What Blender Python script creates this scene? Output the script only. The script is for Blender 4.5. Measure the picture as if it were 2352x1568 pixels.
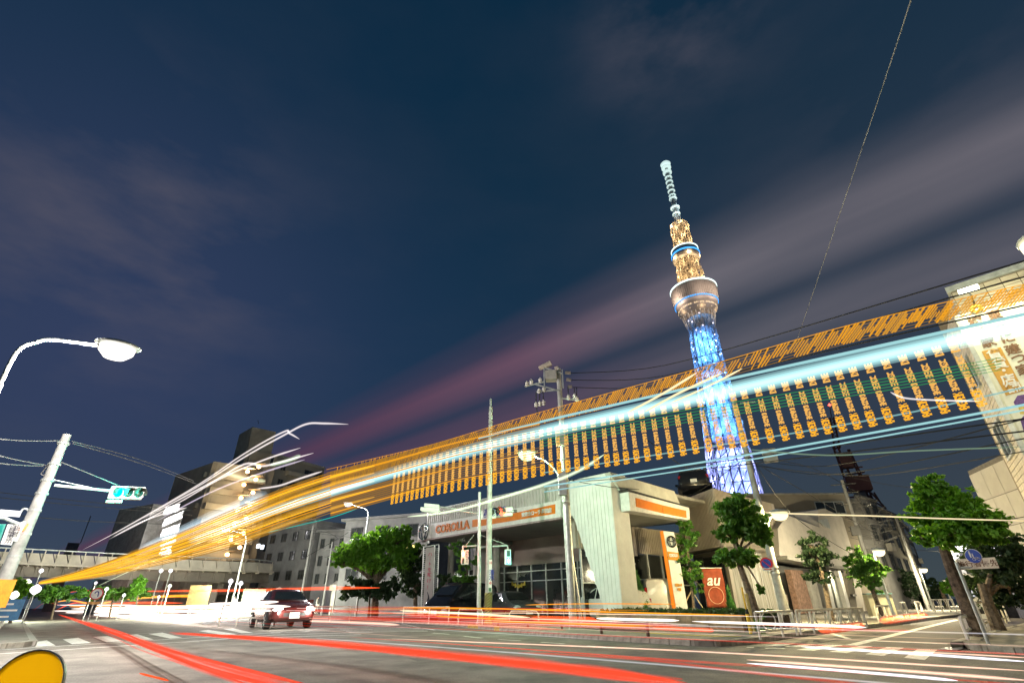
import bpy, bmesh, math, random
import numpy as np
from mathutils import Vector, Matrix
R = math.radians
for o in list(bpy.data.objects): bpy.data.objects.remove(o)
SC = bpy.context.scene
COL = SC.collection
rng = random.Random(7)

# ------------------------------------------------------------------ camera
F_PX, W_PX, H_PX, CAM_Z = 1123.0, 2352.0, 1568.0, 1.0
TILT, ROLL = R(28.1), R(0.6)
fwd = Vector((0, math.cos(TILT), math.sin(TILT)))
_r, _u = Vector((1, 0, 0)), Vector((0, -math.sin(TILT), math.cos(TILT)))
rgt = _r * math.cos(ROLL) - _u * math.sin(ROLL)
upv = _r * math.sin(ROLL) + _u * math.cos(ROLL)
CAM = Vector((0, 0, CAM_Z))
cd = bpy.data.cameras.new('camera'); cam = bpy.data.objects.new('camera', cd); COL.objects.link(cam)
cd.sensor_width = 36; cd.lens = 36 * F_PX / W_PX; cd.clip_start = 0.05; cd.clip_end = 6000
m = Matrix.Identity(4)
for i in range(3): m[i][0], m[i][1], m[i][2] = rgt[i], upv[i], -fwd[i]
cam.matrix_world = Matrix.Translation(CAM) @ m
SC.camera = cam
SC.render.engine = 'CYCLES'
SC.cycles.use_denoising = True
SC.cycles.max_bounces = 5; SC.cycles.diffuse_bounces = 2; SC.cycles.glossy_bounces = 2
SC.cycles.transparent_max_bounces = 96; SC.cycles.transmission_bounces = 3; SC.cycles.volume_bounces = 0
SC.cycles.sample_clamp_indirect = 3.0; SC.cycles.caustics_reflective = False; SC.cycles.caustics_refractive = False
SC.view_settings.view_transform = 'Standard'; SC.view_settings.look = 'None'
SC.view_settings.exposure = 0.35; SC.view_settings.gamma = 1.0

# street axes: ue runs along the side street, ve along the avenue
AZ = R(48)
ue = Vector((math.sin(AZ), math.cos(AZ), 0)); ve = Vector((-math.cos(AZ), math.sin(AZ), 0)); ZZ = Vector((0, 0, 1))
def Wd(u, v, z=0.0): return ue * u + ve * v + ZZ * z
def ray(x, y): return fwd * F_PX + rgt * (x - W_PX / 2) - upv * (y - H_PX / 2)
def G(x, y, z=0.0):                       # where a line of sight meets the level z
    d = ray(x, y); return CAM + d * ((z - CAM_Z) / d.z)
def PL(x, y, p, n):                       # ... meets a vertical plane
    d = ray(x, y); return CAM + d * ((p - CAM).dot(n) / d.dot(n))
def PU(x, y, u): return PL(x, y, ue * u, ue)
def PV(x, y, v): return PL(x, y, ve * v, ve)
def AT(x, y, D):                          # ... at a horizontal distance
    d = ray(x, y); return CAM + d * (D / math.hypot(d.x, d.y))
def UP(x, y, p):                          # height over the ground point p
    d = ray(x, y); n = Vector((p.x, p.y, 0)); q = CAM + d * (n.dot(n) / d.dot(n)); return Vector((p.x, p.y, q.z))
def K(x0, y0, s):
    return lambda cx, cy: ((x0 + cx / s) / 1.63265, (y0 + cy / s) / 1.63265)
def gz(p): return Vector((p.x, p.y, 0))

# ------------------------------------------------------------------ night sky
w = bpy.data.worlds.new('World'); SC.world = w; w.use_nodes = True
nt = w.node_tree; N = nt.nodes; L = nt.links; N.clear()
def nd(t, **k):
    n = N.new(t)
    for a, b in k.items(): setattr(n, a, b)
    return n
def mth(op, a, b=None, c=None, clamp=False):
    n = nd('ShaderNodeMath', operation=op); n.use_clamp = clamp
    for i, v in enumerate((a, b, c)):
        if v is None: continue
        if isinstance(v, (int, float)): n.inputs[i].default_value = v
        else: L.new(v, n.inputs[i])
    return n.outputs[0]
def dotn(vec, k):
    n = nd('ShaderNodeVectorMath', operation='DOT_PRODUCT'); L.new(vec, n.inputs[0]); n.inputs[1].default_value = k; return n.outputs['Value']
def ramp(fac, stops):
    n = nd('ShaderNodeValToRGB'); e = n.color_ramp.elements
    while len(e) < len(stops): e.new(0.5)
    for q, (p, c) in zip(e, stops): q.position = p; q.color = (*c, 1)
    L.new(fac, n.inputs[0]); return n.outputs[0]
def mixc(fac, a, b, mode='MIX'):
    n = nd('ShaderNodeMix', data_type='RGBA', blend_type=mode)
    for s, v in ((n.inputs[0], fac), (n.inputs[6], a), (n.inputs[7], b)):
        if isinstance(v, (int, float)): s.default_value = v
        elif isinstance(v, tuple): s.default_value = (*v, 1)
        else: L.new(v, s)
    return n.outputs[2]
tc = nd('ShaderNodeTexCoord'); D_ = tc.outputs['Generated']
zc = dotn(D_, (0, 0, 1))
el = mth('MAXIMUM', zc, 0.0)
base = ramp(el, [(0.0, (0.050, 0.076, 0.086)), (0.10, (0.030, 0.056, 0.080)), (0.25, (0.0120, 0.037, 0.078)), (0.45, (0.0052, 0.0305, 0.070)), (0.75, (0.0032, 0.0245, 0.055)), (1.0, (0.003, 0.021, 0.048))])
# city glow: violet towards the avenue, warm grey towards the side street
lf = mth('MULTIPLY', mth('MAXIMUM', dotn(D_, tuple(Vector((math.sin(R(-45)) * .93, math.cos(R(-45)) * .93, .36)))), 0.0), 1.0)
lf = mth('POWER', lf, 10.0)
base = mixc(mth('MULTIPLY', lf, 0.52), base, (0.056, 0.066, 0.150))
rf = mth('POWER', mth('MAXIMUM', dotn(D_, tuple(Vector((math.sin(R(46)) * .97, math.cos(R(46)) * .97, .22)))), 0.0), 5.0)
base = mixc(mth('MULTIPLY', rf, 0.40), base, (0.058, 0.060, 0.066))
# bus light bands painted into the sky as streaks along the avenue
ax = Vector((math.sin(R(-46)), math.cos(R(-46)), 0)); sd = Vector((math.cos(R(-46)), -math.sin(R(-46)), 0))
phi = mth('ARCTAN2', zc, dotn(D_, tuple(sd)))
cmb = nd('ShaderNodeCombineXYZ'); L.new(mth('MULTIPLY', phi, 1.0), cmb.inputs[0]); L.new(mth('MULTIPLY', dotn(D_, tuple(ax)), 0.10), cmb.inputs[1])
ns = nd('ShaderNodeTexNoise'); ns.inputs['Scale'].default_value = 9.0; ns.inputs['Detail'].default_value = 3.0; L.new(cmb.outputs[0], ns.inputs['Vector'])
stre = ramp(ns.outputs['Fac'], [(0.30, (.35, .35, .35)), (0.60, (1, 1, 1))])
band = ramp(mth('DIVIDE', phi, math.pi / 2), [(0.0, (0, 0, 0)), (0.255, (.05, .05, .05)), (0.285, (.72, .72, .72)), (0.310, (.55, .55, .55)), (0.326, (.16, .16, .16)), (0.350, (.75, .75, .75)), (0.375, (1, 1, 1)), (0.405, (.45, .45, .45)), (0.45, (0, 0, 0)), (1, (0, 0, 0))])
stm = mth('MULTIPLY', mth('MULTIPLY', stre, band), 0.82)
scol = ramp(dotn(D_, tuple(ax)), [(0.25, (0.190, 0.172, 0.200)), (0.62, (0.165, 0.085, 0.130)), (0.9, (0.100, 0.045, 0.088))])
base = mixc(stm, base, scol)
# loose soft clouds
mp = nd('ShaderNodeMapping'); mp.inputs['Scale'].default_value = (1.0, 1.0, 2.6); L.new(D_, mp.inputs[0])
n2 = nd('ShaderNodeTexNoise'); n2.inputs['Scale'].default_value = 2.3; n2.inputs['Detail'].default_value = 6.0; n2.inputs['Roughness'].default_value = .55; L.new(mp.outputs[0], n2.inputs['Vector'])
cl = ramp(n2.outputs['Fac'], [(0.47, (0, 0, 0)), (0.74, (1, 1, 1))])
def near(px, k):                          # loose patches of cloud: one by the left lamp, one overhead on the right
    d = ray(*px).normalized(); return mth('POWER', mth('MAXIMUM', dotn(D_, tuple(d)), 0.0), k)
pat = mth('MAXIMUM', mth('MAXIMUM', near((300, 560), 55.0), near((1540, 30), 150.0)), mth('MULTIPLY', near((2150, 330), 80.0), 0.4), None)
pat = mth('MINIMUM', mth('ADD', mth('MULTIPLY', pat, 1.25), 0.06), 1.0)
base = mixc(mth('MULTIPLY', mth('MULTIPLY', cl, pat), 0.8), base, (0.115, 0.105, 0.135))
bg = nd('ShaderNodeBackground'); L.new(base, bg.inputs[0]); bg.inputs[1].default_value = 0.78
ow = nd('ShaderNodeOutputWorld'); L.new(bg.outputs[0], ow.inputs[0])

# ------------------------------------------------------------------ materials
MATS = {}; GLOWC = {}
def mat(name, col, rough=.6, metal=0.0, var=.12, scale=6.0, bump=0.0, bscale=None, emit=None, es=0.0, spec=.5, col2=None, stretch=None, trans=0, grain=0):
    if name in MATS: return MATS[name]
    M = bpy.data.materials.new(name); M.use_nodes = True; t = M.node_tree; b = t.nodes['Principled BSDF']
    b.inputs['Roughness'].default_value = rough; b.inputs['Metallic'].default_value = metal
    b.inputs['Specular IOR Level'].default_value = spec
    b.inputs['Transmission Weight'].default_value = trans
    g = t.nodes.new('ShaderNodeTexCoord'); mpn = t.nodes.new('ShaderNodeMapping'); t.links.new(g.outputs['Object'], mpn.inputs[0])
    if stretch: mpn.inputs['Scale'].default_value = stretch
    nz = t.nodes.new('ShaderNodeTexNoise'); nz.inputs['Scale'].default_value = scale; nz.inputs['Detail'].default_value = 5; nz.inputs['Roughness'].default_value = .65
    t.links.new(mpn.outputs[0], nz.inputs['Vector'])
    mx = t.nodes.new('ShaderNodeMix'); mx.data_type = 'RGBA'
    c2 = col2 if col2 else tuple(max(0, c * (1 - 2.2 * var)) for c in col)
    c1 = col if col2 else tuple(min(1, c * (1 + var)) for c in col)
    mx.inputs[6].default_value = (*c1, 1); mx.inputs[7].default_value = (*c2, 1)
    rp = t.nodes.new('ShaderNodeMapRange'); rp.inputs[1].default_value = .35; rp.inputs[2].default_value = .68
    t.links.new(nz.outputs['Fac'], rp.inputs[0]); t.links.new(rp.outputs[0], mx.inputs[0]); t.links.new(mx.outputs[2], b.inputs['Base Color'])
    if grain:                             # fine aggregate speckle
        ng = t.nodes.new('ShaderNodeTexNoise'); ng.inputs['Scale'].default_value = grain; ng.inputs['Detail'].default_value = 3; t.links.new(mpn.outputs[0], ng.inputs['Vector'])
        mr = t.nodes.new('ShaderNodeMapRange'); mr.inputs[1].default_value = .3; mr.inputs[2].default_value = .7; mr.inputs[3].default_value = .62; mr.inputs[4].default_value = 1.38; t.links.new(ng.outputs['Fac'], mr.inputs[0])
        mg = t.nodes.new('ShaderNodeMix'); mg.data_type = 'RGBA'; mg.blend_type = 'MULTIPLY'; mg.inputs[0].default_value = 1.0
        t.links.new(mx.outputs[2], mg.inputs[6]); t.links.new(mr.outputs[0], mg.inputs[7]); t.links.new(mg.outputs[2], b.inputs['Base Color'])
    if bump:
        nb = t.nodes.new('ShaderNodeTexNoise'); nb.inputs['Scale'].default_value = bscale or scale * 8; nb.inputs['Detail'].default_value = 4
        t.links.new(mpn.outputs[0], nb.inputs['Vector'])
        bp = t.nodes.new('ShaderNodeBump'); bp.inputs['Strength'].default_value = bump; bp.inputs['Distance'].default_value = .02
        t.links.new(nb.outputs['Fac'], bp.inputs['Height']); t.links.new(bp.outputs[0], b.inputs['Normal'])
    if emit:
        b.inputs['Emission Color'].default_value = (*emit, 1); b.inputs['Emission Strength'].default_value = es
    MATS[name] = M; return M
def glow(name, col, s, clear=0.0):        # a luminous streak or lamp face; clear > 0 lets what lies behind through
    GLOWC[name] = (col, s)
    if name in MATS: return MATS[name]
    M = bpy.data.materials.new(name); M.use_nodes = True; t = M.node_tree; t.nodes.clear()
    e = t.nodes.new('ShaderNodeEmission'); e.inputs[0].default_value = (*col, 1); e.inputs[1].default_value = s
    o = t.nodes.new('ShaderNodeOutputMaterial')
    if clear > 0:
        tr = t.nodes.new('ShaderNodeBsdfTransparent'); tr.inputs[0].default_value = (clear, clear, clear, 1)
        a = t.nodes.new('ShaderNodeAddShader'); t.links.new(e.outputs[0], a.inputs[0]); t.links.new(tr.outputs[0], a.inputs[1]); t.links.new(a.outputs[0], o.inputs[0])
    else: t.links.new(e.outputs[0], o.inputs[0])
    MATS[name] = M; return M

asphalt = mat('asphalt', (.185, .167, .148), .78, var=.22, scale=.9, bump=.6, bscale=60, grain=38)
asphalt2 = mat('asphalt_side', (.105, .090, .078), .8, var=.16, scale=1.1, bump=.5, bscale=60)
paintw = mat('road_paint', (.70, .69, .66), .65, var=.16, scale=7, bump=.2, grain=14)
paving = mat('paving', (.24, .22, .19), .85, var=.18, scale=2.5, bump=.3)
kerbm = mat('kerb_stone', (.36, .34, .30), .85, var=.16, scale=5, bump=.3)
brick_o = mat('paver_orange', (.36, .17, .10), .85, var=.2, scale=8, bump=.2)
brick_w = mat('paver_cream', (.52, .46, .38), .85, var=.15, scale=8, bump=.2)
tact = mat('tactile_yellow', (.58, .42, .10), .8, var=.2, scale=7)
conc = mat('concrete', (.36, .35, .32), .85, var=.14, scale=1.6, bump=.15)
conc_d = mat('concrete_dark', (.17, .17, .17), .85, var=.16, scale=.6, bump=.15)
conc_g = mat('pole_concrete', (.42, .42, .40), .8, var=.16, scale=3, bump=.15)
whitep = mat('white_paint', (.72, .72, .70), .4, var=.07, scale=4)
whitec = mat('white_cladding', (.70, .71, .69), .45, var=.07, scale=1.1)
clad = mat('ribbed_cladding', (.56, .54, .51), .5, var=.08, scale=.8)
cladw = mat('ribbed_cladding_warm', (.38, .34, .29), .55, var=.08, scale=.8)
orange = mat('orange_panel', (.72, .20, .012), .4, var=.06, scale=3)
galv = mat('galvanised', (.50, .53, .51), .42, .35, var=.12, scale=5)
wirem = mat('wire_dark', (.03, .03, .03), .9, var=.1, spec=.1); wirep = mat('wire_pale', (.22, .22, .21), .9, var=.1, spec=.1)
dark = mat('dark_metal', (.045, .045, .045), .5, .3, var=.2, scale=5)
brownm = mat('brown_metal', (.10, .065, .045), .5, .2, var=.2, scale=5)
black = mat('black_rubber', (.02, .02, .02), .75, var=.1)
glass = mat('dark_glass', (.030, .034, .034), .08, 0, var=.15, scale=.6, spec=.8)
soffit = mat('soffit', (.30, .30, .27), .7, var=.08, scale=.7)
trunkm = mat('bark', (.16, .12, .085), .9, var=.35, scale=9, bump=.5)
soil = mat('soil', (.07, .05, .035), .95, var=.3, scale=9, bump=.4)
yellowm = mat('yellow_paint', (.75, .48, .03), .45, var=.06)
signb = mat('sign_blue', (.02, .07, .42), .4, var=.05)
redm = mat('sign_red', (.60, .02, .03), .4, var=.05)
inkm = mat('lettering_ink', (.03, .03, .05), .6, var=.05)
pinkm = mat('lettering_pink', (.62, .12, .20), .6, var=.05)
brownink = mat('lettering_brown', (.20, .10, .05), .6, var=.05)
chrome = mat('chrome', (.55, .56, .57), .15, .95, var=.1)
orangeink = mat('lettering_orange', (.55, .15, .01), .4, .3, var=.08)
purple = mat('print_purple', (.12, .05, .24), .6, var=.3, scale=14)
skin = mat('skin', (.48, .32, .24), .6, var=.05)
def leafm(name, c, c2):                   # thin leaves: part of the light passes through
    M = mat(name, c, .5, var=.2, scale=1.3, col2=c2); t = M.node_tree; b = t.nodes['Principled BSDF']; o = t.nodes['Material Output']
    tr = t.nodes.new('ShaderNodeBsdfTranslucent'); tr.inputs[0].default_value = (c[0] * 1.6, c[1] * 1.5, c[2], 1); mx = t.nodes.new('ShaderNodeMixShader'); mx.inputs[0].default_value = .38
    t.links.new(b.outputs[0], mx.inputs[1]); t.links.new(tr.outputs[0], mx.inputs[2]); t.links.new(mx.outputs[0], o.inputs[0]); return M
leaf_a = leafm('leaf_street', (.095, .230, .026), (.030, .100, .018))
leaf_b = leafm('leaf_lit', (.120, .290, .016), (.045, .150, .014))  # brighter leaf copy: lamp light put into the colour of lit trees
leaf_c = leafm('leaf_shade', (.035, .070, .028), (.018, .040, .018))  # darker leaf copy: shade put into the colour of unlit planting

# ------------------------------------------------------------------ mesh helpers
def translucent(M, k):                    # thin coloured plastic that lets lamp light through from behind
    t = M.node_tree; b = t.nodes['Principled BSDF']; o = t.nodes['Material Output']; tr = t.nodes.new('ShaderNodeBsdfTranslucent')
    tr.inputs[0].default_value = (1.0, .50, .004, 1); mx = t.nodes.new('ShaderNodeMixShader'); mx.inputs[0].default_value = k
    t.links.new(b.outputs[0], mx.inputs[1]); t.links.new(tr.outputs[0], mx.inputs[2]); t.links.new(mx.outputs[0], o.inputs[0]); return M
class MB:
    def __init__(s): s.v, s.f = [], []
    def add(s, vs, fs):
        k = len(s.v); s.v += [tuple(p) for p in vs]; s.f += [tuple(i + k for i in q) for q in fs]; return s
    def hexa(s, a):                        # eight corners: four below, four above
        return s.add(a, [(3, 2, 1, 0), (4, 5, 6, 7), (0, 1, 5, 4), (1, 2, 6, 5), (2, 3, 7, 6), (3, 0, 4, 7)])
    def obox(s, o, x, y, z, lx, ly, lz):   # a box from corner o along three directions
        a = [o, o + x * lx, o + x * lx + y * ly, o + y * ly]
        return s.hexa(a + [p + z * lz for p in a])
    def cbox(s, c, sx, sy, sz, x=Vector((1, 0, 0)), y=Vector((0, 1, 0)), z=ZZ):
        return s.obox(c - x * sx / 2 - y * sy / 2 - z * sz / 2, x, y, z, sx, sy, sz)
    def prism(s, poly, ext):
        n = len(poly); a = [Vector(p) for p in poly]
        return s.add(a + [p + ext for p in a], [tuple(range(n))[::-1], tuple(range(n, 2 * n))] + [(i, (i + 1) % n, n + (i + 1) % n, n + i) for i in range(n)])
    def tube(s, path, r, n=6, cap=True):
        path = [Vector(p) for p in path]; rs = r if isinstance(r, (list, tuple)) else [r] * len(path)
        vs, fs = [], []; ref = None
        for i, p in enumerate(path):
            t = (path[min(i + 1, len(path) - 1)] - path[max(i - 1, 0)])
            if t.length < 1e-9: t = ZZ.copy()
            t.normalize()
            if ref is None: ref = ZZ if abs(t.z) < .9 else Vector((1, 0, 0))
            a = t.cross(ref); a = a.normalized() if a.length > 1e-6 else t.orthogonal().normalized()
            b = a.cross(t).normalized(); ref = b
            for k in range(n):
                q = 2 * math.pi * (k + .5) / n; vs.append(p + (a * math.cos(q) + b * math.sin(q)) * rs[i])
        m_ = len(path)
        for i in range(m_ - 1):
            for k in range(n): fs.append((i * n + k, i * n + (k + 1) % n, (i + 1) * n + (k + 1) % n, (i + 1) * n + k))
        if cap: fs += [tuple(range(n))[::-1], tuple(range((m_ - 1) * n, m_ * n))]
        return s.add(vs, fs)
    def lathe(s, c, prof, n=24, x=Vector((1, 0, 0)), y=Vector((0, 1, 0)), z=ZZ, cap=True):
        vs, fs = [], []
        for r_, h_ in prof:
            for k in range(n):
                q = 2 * math.pi * k / n; vs.append(c + x * (r_ * math.cos(q)) + y * (r_ * math.sin(q)) + z * h_)
        for i in range(len(prof) - 1):
            for k in range(n): fs.append((i * n + k, i * n + (k + 1) % n, (i + 1) * n + (k + 1) % n, (i + 1) * n + k))
        if cap: fs += [tuple(range(n))[::-1], tuple(range((len(prof) - 1) * n, len(prof) * n))]
        return s.add(vs, fs)
    def ring(s, c, rx, rz, r, x, y, n=20, k=5, a0=0, a1=2 * math.pi):
        pts = [c + x * (rx * math.cos(a0 + (a1 - a0) * i / n)) + y * (rz * math.sin(a0 + (a1 - a0) * i / n)) for i in range(n + 1)]
        return s.tube(pts, r, k, cap=True)
    def build(s, name, mt, parent=None, smooth=False, bevel=0.0):
        off = ROOT.get(parent.name, Vector((0, 0, 0))) if parent else Vector((0, 0, 0))
        me = bpy.data.meshes.new(name); me.from_pydata([(p[0] - off.x, p[1] - off.y, p[2] - off.z) for p in s.v], [], s.f); me.validate(); me.update()
        bm = bmesh.new(); bm.from_mesh(me); bmesh.ops.recalc_face_normals(bm, faces=bm.faces); bm.to_mesh(me); bm.free()
        me.materials.append(mt)
        o = bpy.data.objects.new(name, me); COL.objects.link(o)
        if parent: o.parent = parent; ROOT[o.name] = off
        if smooth:
            for p in me.polygons: p.use_smooth = True
            me.set_sharp_from_angle(angle=R(38))
        if bevel:
            b = o.modifiers.new('bevel', 'BEVEL'); b.width = bevel; b.segments = 2; b.limit_method = 'ANGLE'
        return o
ROOT = {}
def thing(name, label, cat, loc, group=None):
    o = bpy.data.objects.new(name, None); COL.objects.link(o); o.location = loc; o.empty_display_size = .2
    o['label'] = label; o['category'] = cat
    if group: o['group'] = group
    ROOT[o.name] = Vector(loc); return o
def tag(o, label, cat, group=None):
    o['label'] = label; o['category'] = cat
    if group: o['group'] = group
    return o
def struct(o): o['kind'] = 'structure'; return o
def stuff(o): o['kind'] = 'stuff'; return o
def share(name, me, parent, loc):          # one more piece on the same mesh
    o = bpy.data.objects.new(name, me); COL.objects.link(o); o.parent = parent
    o.location = loc - ROOT.get(parent.name, Vector((0, 0, 0))); ROOT[o.name] = ROOT.get(parent.name, Vector((0, 0, 0))); return o
def copy_tree(o, label=None, loc=None, rz=None, parent=None):
    c = o.copy(); COL.objects.link(c)
    if parent: c.parent = parent
    if label: c['label'] = label
    if loc is not None: c.location = loc
    if rz is not None: c.rotation_euler.z = rz
    for ch in [q for q in bpy.data.objects if q.parent == o]: copy_tree(ch, parent=c)
    return c
def text(name, body, size, mt, parent, org, xd, yd=ZZ, ext=.01, off=0.0, shear=0.0, align='LEFT', sx=1.0, space=1.0):
    c = bpy.data.curves.new(name, 'FONT'); c.body = body; c.size = size; c.extrude = ext; c.offset = off; c.shear = shear
    c.align_x = align; c.resolution_u = 2; c.space_line = space
    o = bpy.data.objects.new('t', c); COL.objects.link(o); bpy.context.view_layer.update()
    me = bpy.data.meshes.new_from_object(o.evaluated_get(bpy.context.evaluated_depsgraph_get()))
    bpy.data.objects.remove(o); bpy.data.curves.remove(c)
    xd = xd.normalized(); zd = xd.cross(yd).normalized(); mm = Matrix.Identity(4)
    offv = ROOT.get(parent.name, Vector((0, 0, 0)))
    for i in range(3): mm[i][0], mm[i][1], mm[i][2], mm[i][3] = xd[i] * sx, yd[i], zd[i], (org - offv)[i]
    me.transform(mm); me.name = name; me.materials.clear(); me.materials.append(mt)
    q = bpy.data.objects.new(name, me); COL.objects.link(q); q.parent = parent; ROOT[q.name] = offv; return q
def lamp_light(name, p, col, power, parent=None, size=.25, down=0):
    l = bpy.data.lights.new(name, 'SPOT' if down else 'POINT'); l.color = col
    if down: l.spot_size = down; l.spot_blend = .75
    l.energy = power; l.shadow_soft_size = size
    o = bpy.data.objects.new(name, l); COL.objects.link(o)
    off = ROOT.get(parent.name, Vector((0, 0, 0))) if parent else Vector((0, 0, 0))
    o.location = p - off
    if parent: o.parent = parent
    return o
# ------------------------------------------------------------------ ground, pavements, kerbs, road markings
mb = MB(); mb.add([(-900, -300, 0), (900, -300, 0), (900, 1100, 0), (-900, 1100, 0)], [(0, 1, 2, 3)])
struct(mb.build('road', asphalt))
def sheet(poly, z): return [Vector((p.x, p.y, z)) for p in poly]
def smoothline(pts, n=4):
    out = []
    for i in range(len(pts) - 1):
        p0, p1, p2, p3 = pts[max(i - 1, 0)], pts[i], pts[i + 1], pts[min(i + 2, len(pts) - 1)]
        for k in range(n):
            t = k / n
            out.append(.5 * ((2 * p1) + (p2 - p0) * t + (2 * p0 - 5 * p1 + 4 * p2 - p3) * t * t + (3 * p1 - p0 - 3 * p2 + p3) * t ** 3))
    return out + [pts[-1]]
KERB_H = .13
def pavement(name, line, back, stones=True, yellow=(), mt=paving, lowered=(), rng_=None):
    """a pavement slab with a row of kerb stones along its edge"""
    line = [gz(p) for p in line]
    poly = sheet(line + back, 0.001)
    o = struct(MB().prism(poly, ZZ * (KERB_H - .001)).build(name, mt))
    # kerb stones along the edge, 0.6 m each, a touch proud of the slab
    d = 0; step = .62; acc = []
    s = 0.0
    for i in range(len(line) - 1):            # march along the whole edge so that stones butt end to end
        a, b = line[i], line[i + 1]; l = (b - a).length
        while s < l:
            acc.append(a.lerp(b, s / l)); s += step
        s -= l
    acc = [(a, (b - a).normalized()) for a, b in zip(acc, acc[1:]) if (b - a).length > .5]
    side = 1
    c = sum((p for p in poly), Vector()) / len(poly)
    base = MB().obox(Vector((0, 0, 0)), Vector((1, 0, 0)), Vector((0, 1, 0)), ZZ, step - .02, .17, KERB_H + .004).build('kerb_stone', kerbm, o)
    me = base.data; bpy.data.objects.remove(base)
    mey = me.copy(); mey.materials.clear(); mey.materials.append(tact)
    n = 0
    for k, (p, t) in enumerate(acc):
        if stones is not True and not (stones[0] <= k < stones[1]): continue
        nrm = Vector((-t.y, t.x, 0))
        if (c - p).dot(nrm) < 0: p, t, nrm = p + t * (step - .02), -t, -nrm
        q = share('kerb_stone', mey if k in yellow else me, o, p - nrm * .025 + ZZ * .002)
        q.rotation_euler.z = math.atan2(t.y, t.x); n += 1
        if n > 180: break
    return o
far_line = smoothline([G(*q) for q in [(800, 1422), (925, 1430), (1080, 1441), (1250, 1460), (1400, 1471), (1500, 1477), (1640, 1484), (1735, 1477), (1800, 1467), (1860, 1459), (1990, 1443)]]) + [Wd(40, 7.4), Wd(110, 7.9)]
far_pave = pavement('pavement', far_line, [Wd(110, 70), Wd(34, 62)], yellow=(31, 32, 36))
rp_line = smoothline([Wd(100, 3.0), Wd(40, 3.05), Wd(18, 3.1), Wd(16.3, 2.9), Wd(15.3, 2.2), Wd(14.8, 1.0), Wd(14.6, -4), Wd(14.6, -20)], 3)
right_pave = pavement('pavement', rp_line, [Wd(100, -20)])
lp_line = smoothline([Wd(-8, 21.0), Wd(-1.0, 21.2), Wd(.3, 21.7), Wd(.75, 23), Wd(.75, 30), Wd(.75, 110)], 3)
left_pave = pavement('pavement', lp_line, [Wd(-30, 110), Wd(-30, 21)])
# chequered pavers on the near right corner
me_o = MB().obox(Vector((0, 0, 0)), ue, ve, ZZ, .285, .285, .022).build('paver', brick_o, right_pave).data
me_w = me_o.copy(); me_w.materials.clear(); me_w.materials.append(brick_w)
for q in [q for q in bpy.data.objects if q.name.startswith('paver')]: bpy.data.objects.remove(q)
for i in range(30):
    for j in range(9):
        u_, v_ = 15.6 + i * .3, -.9 + j * .3
        if u_ < 16.4 and v_ > 1.4: continue
        share('paver', me_w if (i + j * 2) % 4 == 0 else me_o, right_pave, Wd(u_, v_, KERB_H + .001 + rng.uniform(0, .004)))
# tactile strip on the far pavement
mt_ = MB()
def paint(pts, z=.005): mark.add([Vector((p.x, p.y, z)) for p in pts], [tuple(range(len(pts)))])
def line_px(mb_, pts, wd, z=.005):
    P = [G(*q) for q in pts]; L_, R_ = [], []
    for i, p in enumerate(P):
        t = (P[min(i + 1, len(P) - 1)] - P[max(i - 1, 0)]); t.z = 0; t.normalize(); n = Vector((-t.y, t.x, 0))
        L_.append(Vector((p.x, p.y, z)) + n * wd / 2); R_.append(Vector((p.x, p.y, z)) - n * wd / 2)
    for i in range(len(P) - 1): mb_.add([L_[i], L_[i + 1], R_[i + 1], R_[i]], [(0, 1, 2, 3)])
tm = MB(); line_px(tm, [(1440, 1460), (1540, 1468), (1650, 1473), (1705, 1474)], .35, KERB_H + .006)
struct(tm.build('tactile_strip', tact))
kl = K(0, 2050, 3.074); km = K(700, 2150, 3.36); kr = K(2800, 2200, 2.2615); kc = K(1500, 2250, 1.68); k2 = K(800, 1960, 2.613)
zebra = []
for k, qs in ((kl, [[(355, 1100), (540, 1075), (640, 1135), (410, 1150)], [(725, 1065), (900, 1045), (1050, 1105), (830, 1120)], [(1070, 1035), (1240, 1025), (1430, 1085), (1225, 1095)], [(1400, 1018), (1580, 1003), (1770, 1065), (1590, 1075)], [(1710, 1000), (1870, 985), (2100, 1045), (1960, 1055)]]),
              (km, [[(150, 722), (270, 706), (640, 762), (470, 775)], [(460, 695), (580, 685), (840, 745), (690, 748)]]),
              (kr, [[(150, 500), (250, 484), (380, 484), (290, 502)], [(320, 505), (480, 485), (590, 485), (450, 507)], [(420, 532), (690, 490), (820, 492), (570, 540)], [(700, 548), (960, 498), (1070, 502), (850, 560)], [(1005, 570), (1190, 508), (1335, 515), (1165, 585)], [(1335, 600), (1450, 525), (1618, 532), (1510, 620)]])):
    for q in qs:
        mark = MB(); paint([G(*k(*p)) for p in q]); o = mark.build('zebra_stripe', paintw); struct(o)
mark = MB()
for a, b in [((205, 205), (310, 213)), ((400, 225), (515, 237)), ((620, 247), (760, 254)), ((890, 263), (1035, 274)), ((1178, 287), (1355, 300))]: line_px(mark, [kc(*a), kc(*b)], .13)
for a, b, wd in [((0, 510), (60, 512), .2), ((158, 520), (322, 521), .2)]: line_px(mark, [kr(*a), kr(*b)], wd)
struct(mark.build('lane_dashes', paintw))
mark = MB()
line_px(mark, [kl(0, 1185), kl(2152, 1050), km(1150, 742), km(2340, 700)], .16)
line_px(mark, [kl(0, 1230), kl(2152, 1092), km(1100, 772), km(2340, 738)], .16)
line_px(mark, [km(1100, 800), km(2200, 766)], .2)
line_px(mark, [kl(1180, 935), kl(1430, 1000)], .3)
struct(mark.build('stop_line', paintw))
mark = MB()
line_px(mark, [kr(885, 494), kr(1780, 277)], .25); line_px(mark, [kr(1070, 456), kr(1708, 482)], .22)
line_px(mark, [kr(680, 380), kr(870, 440)], .15)
struct(mark.build('side_street_line', paintw))
mark = MB()
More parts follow.
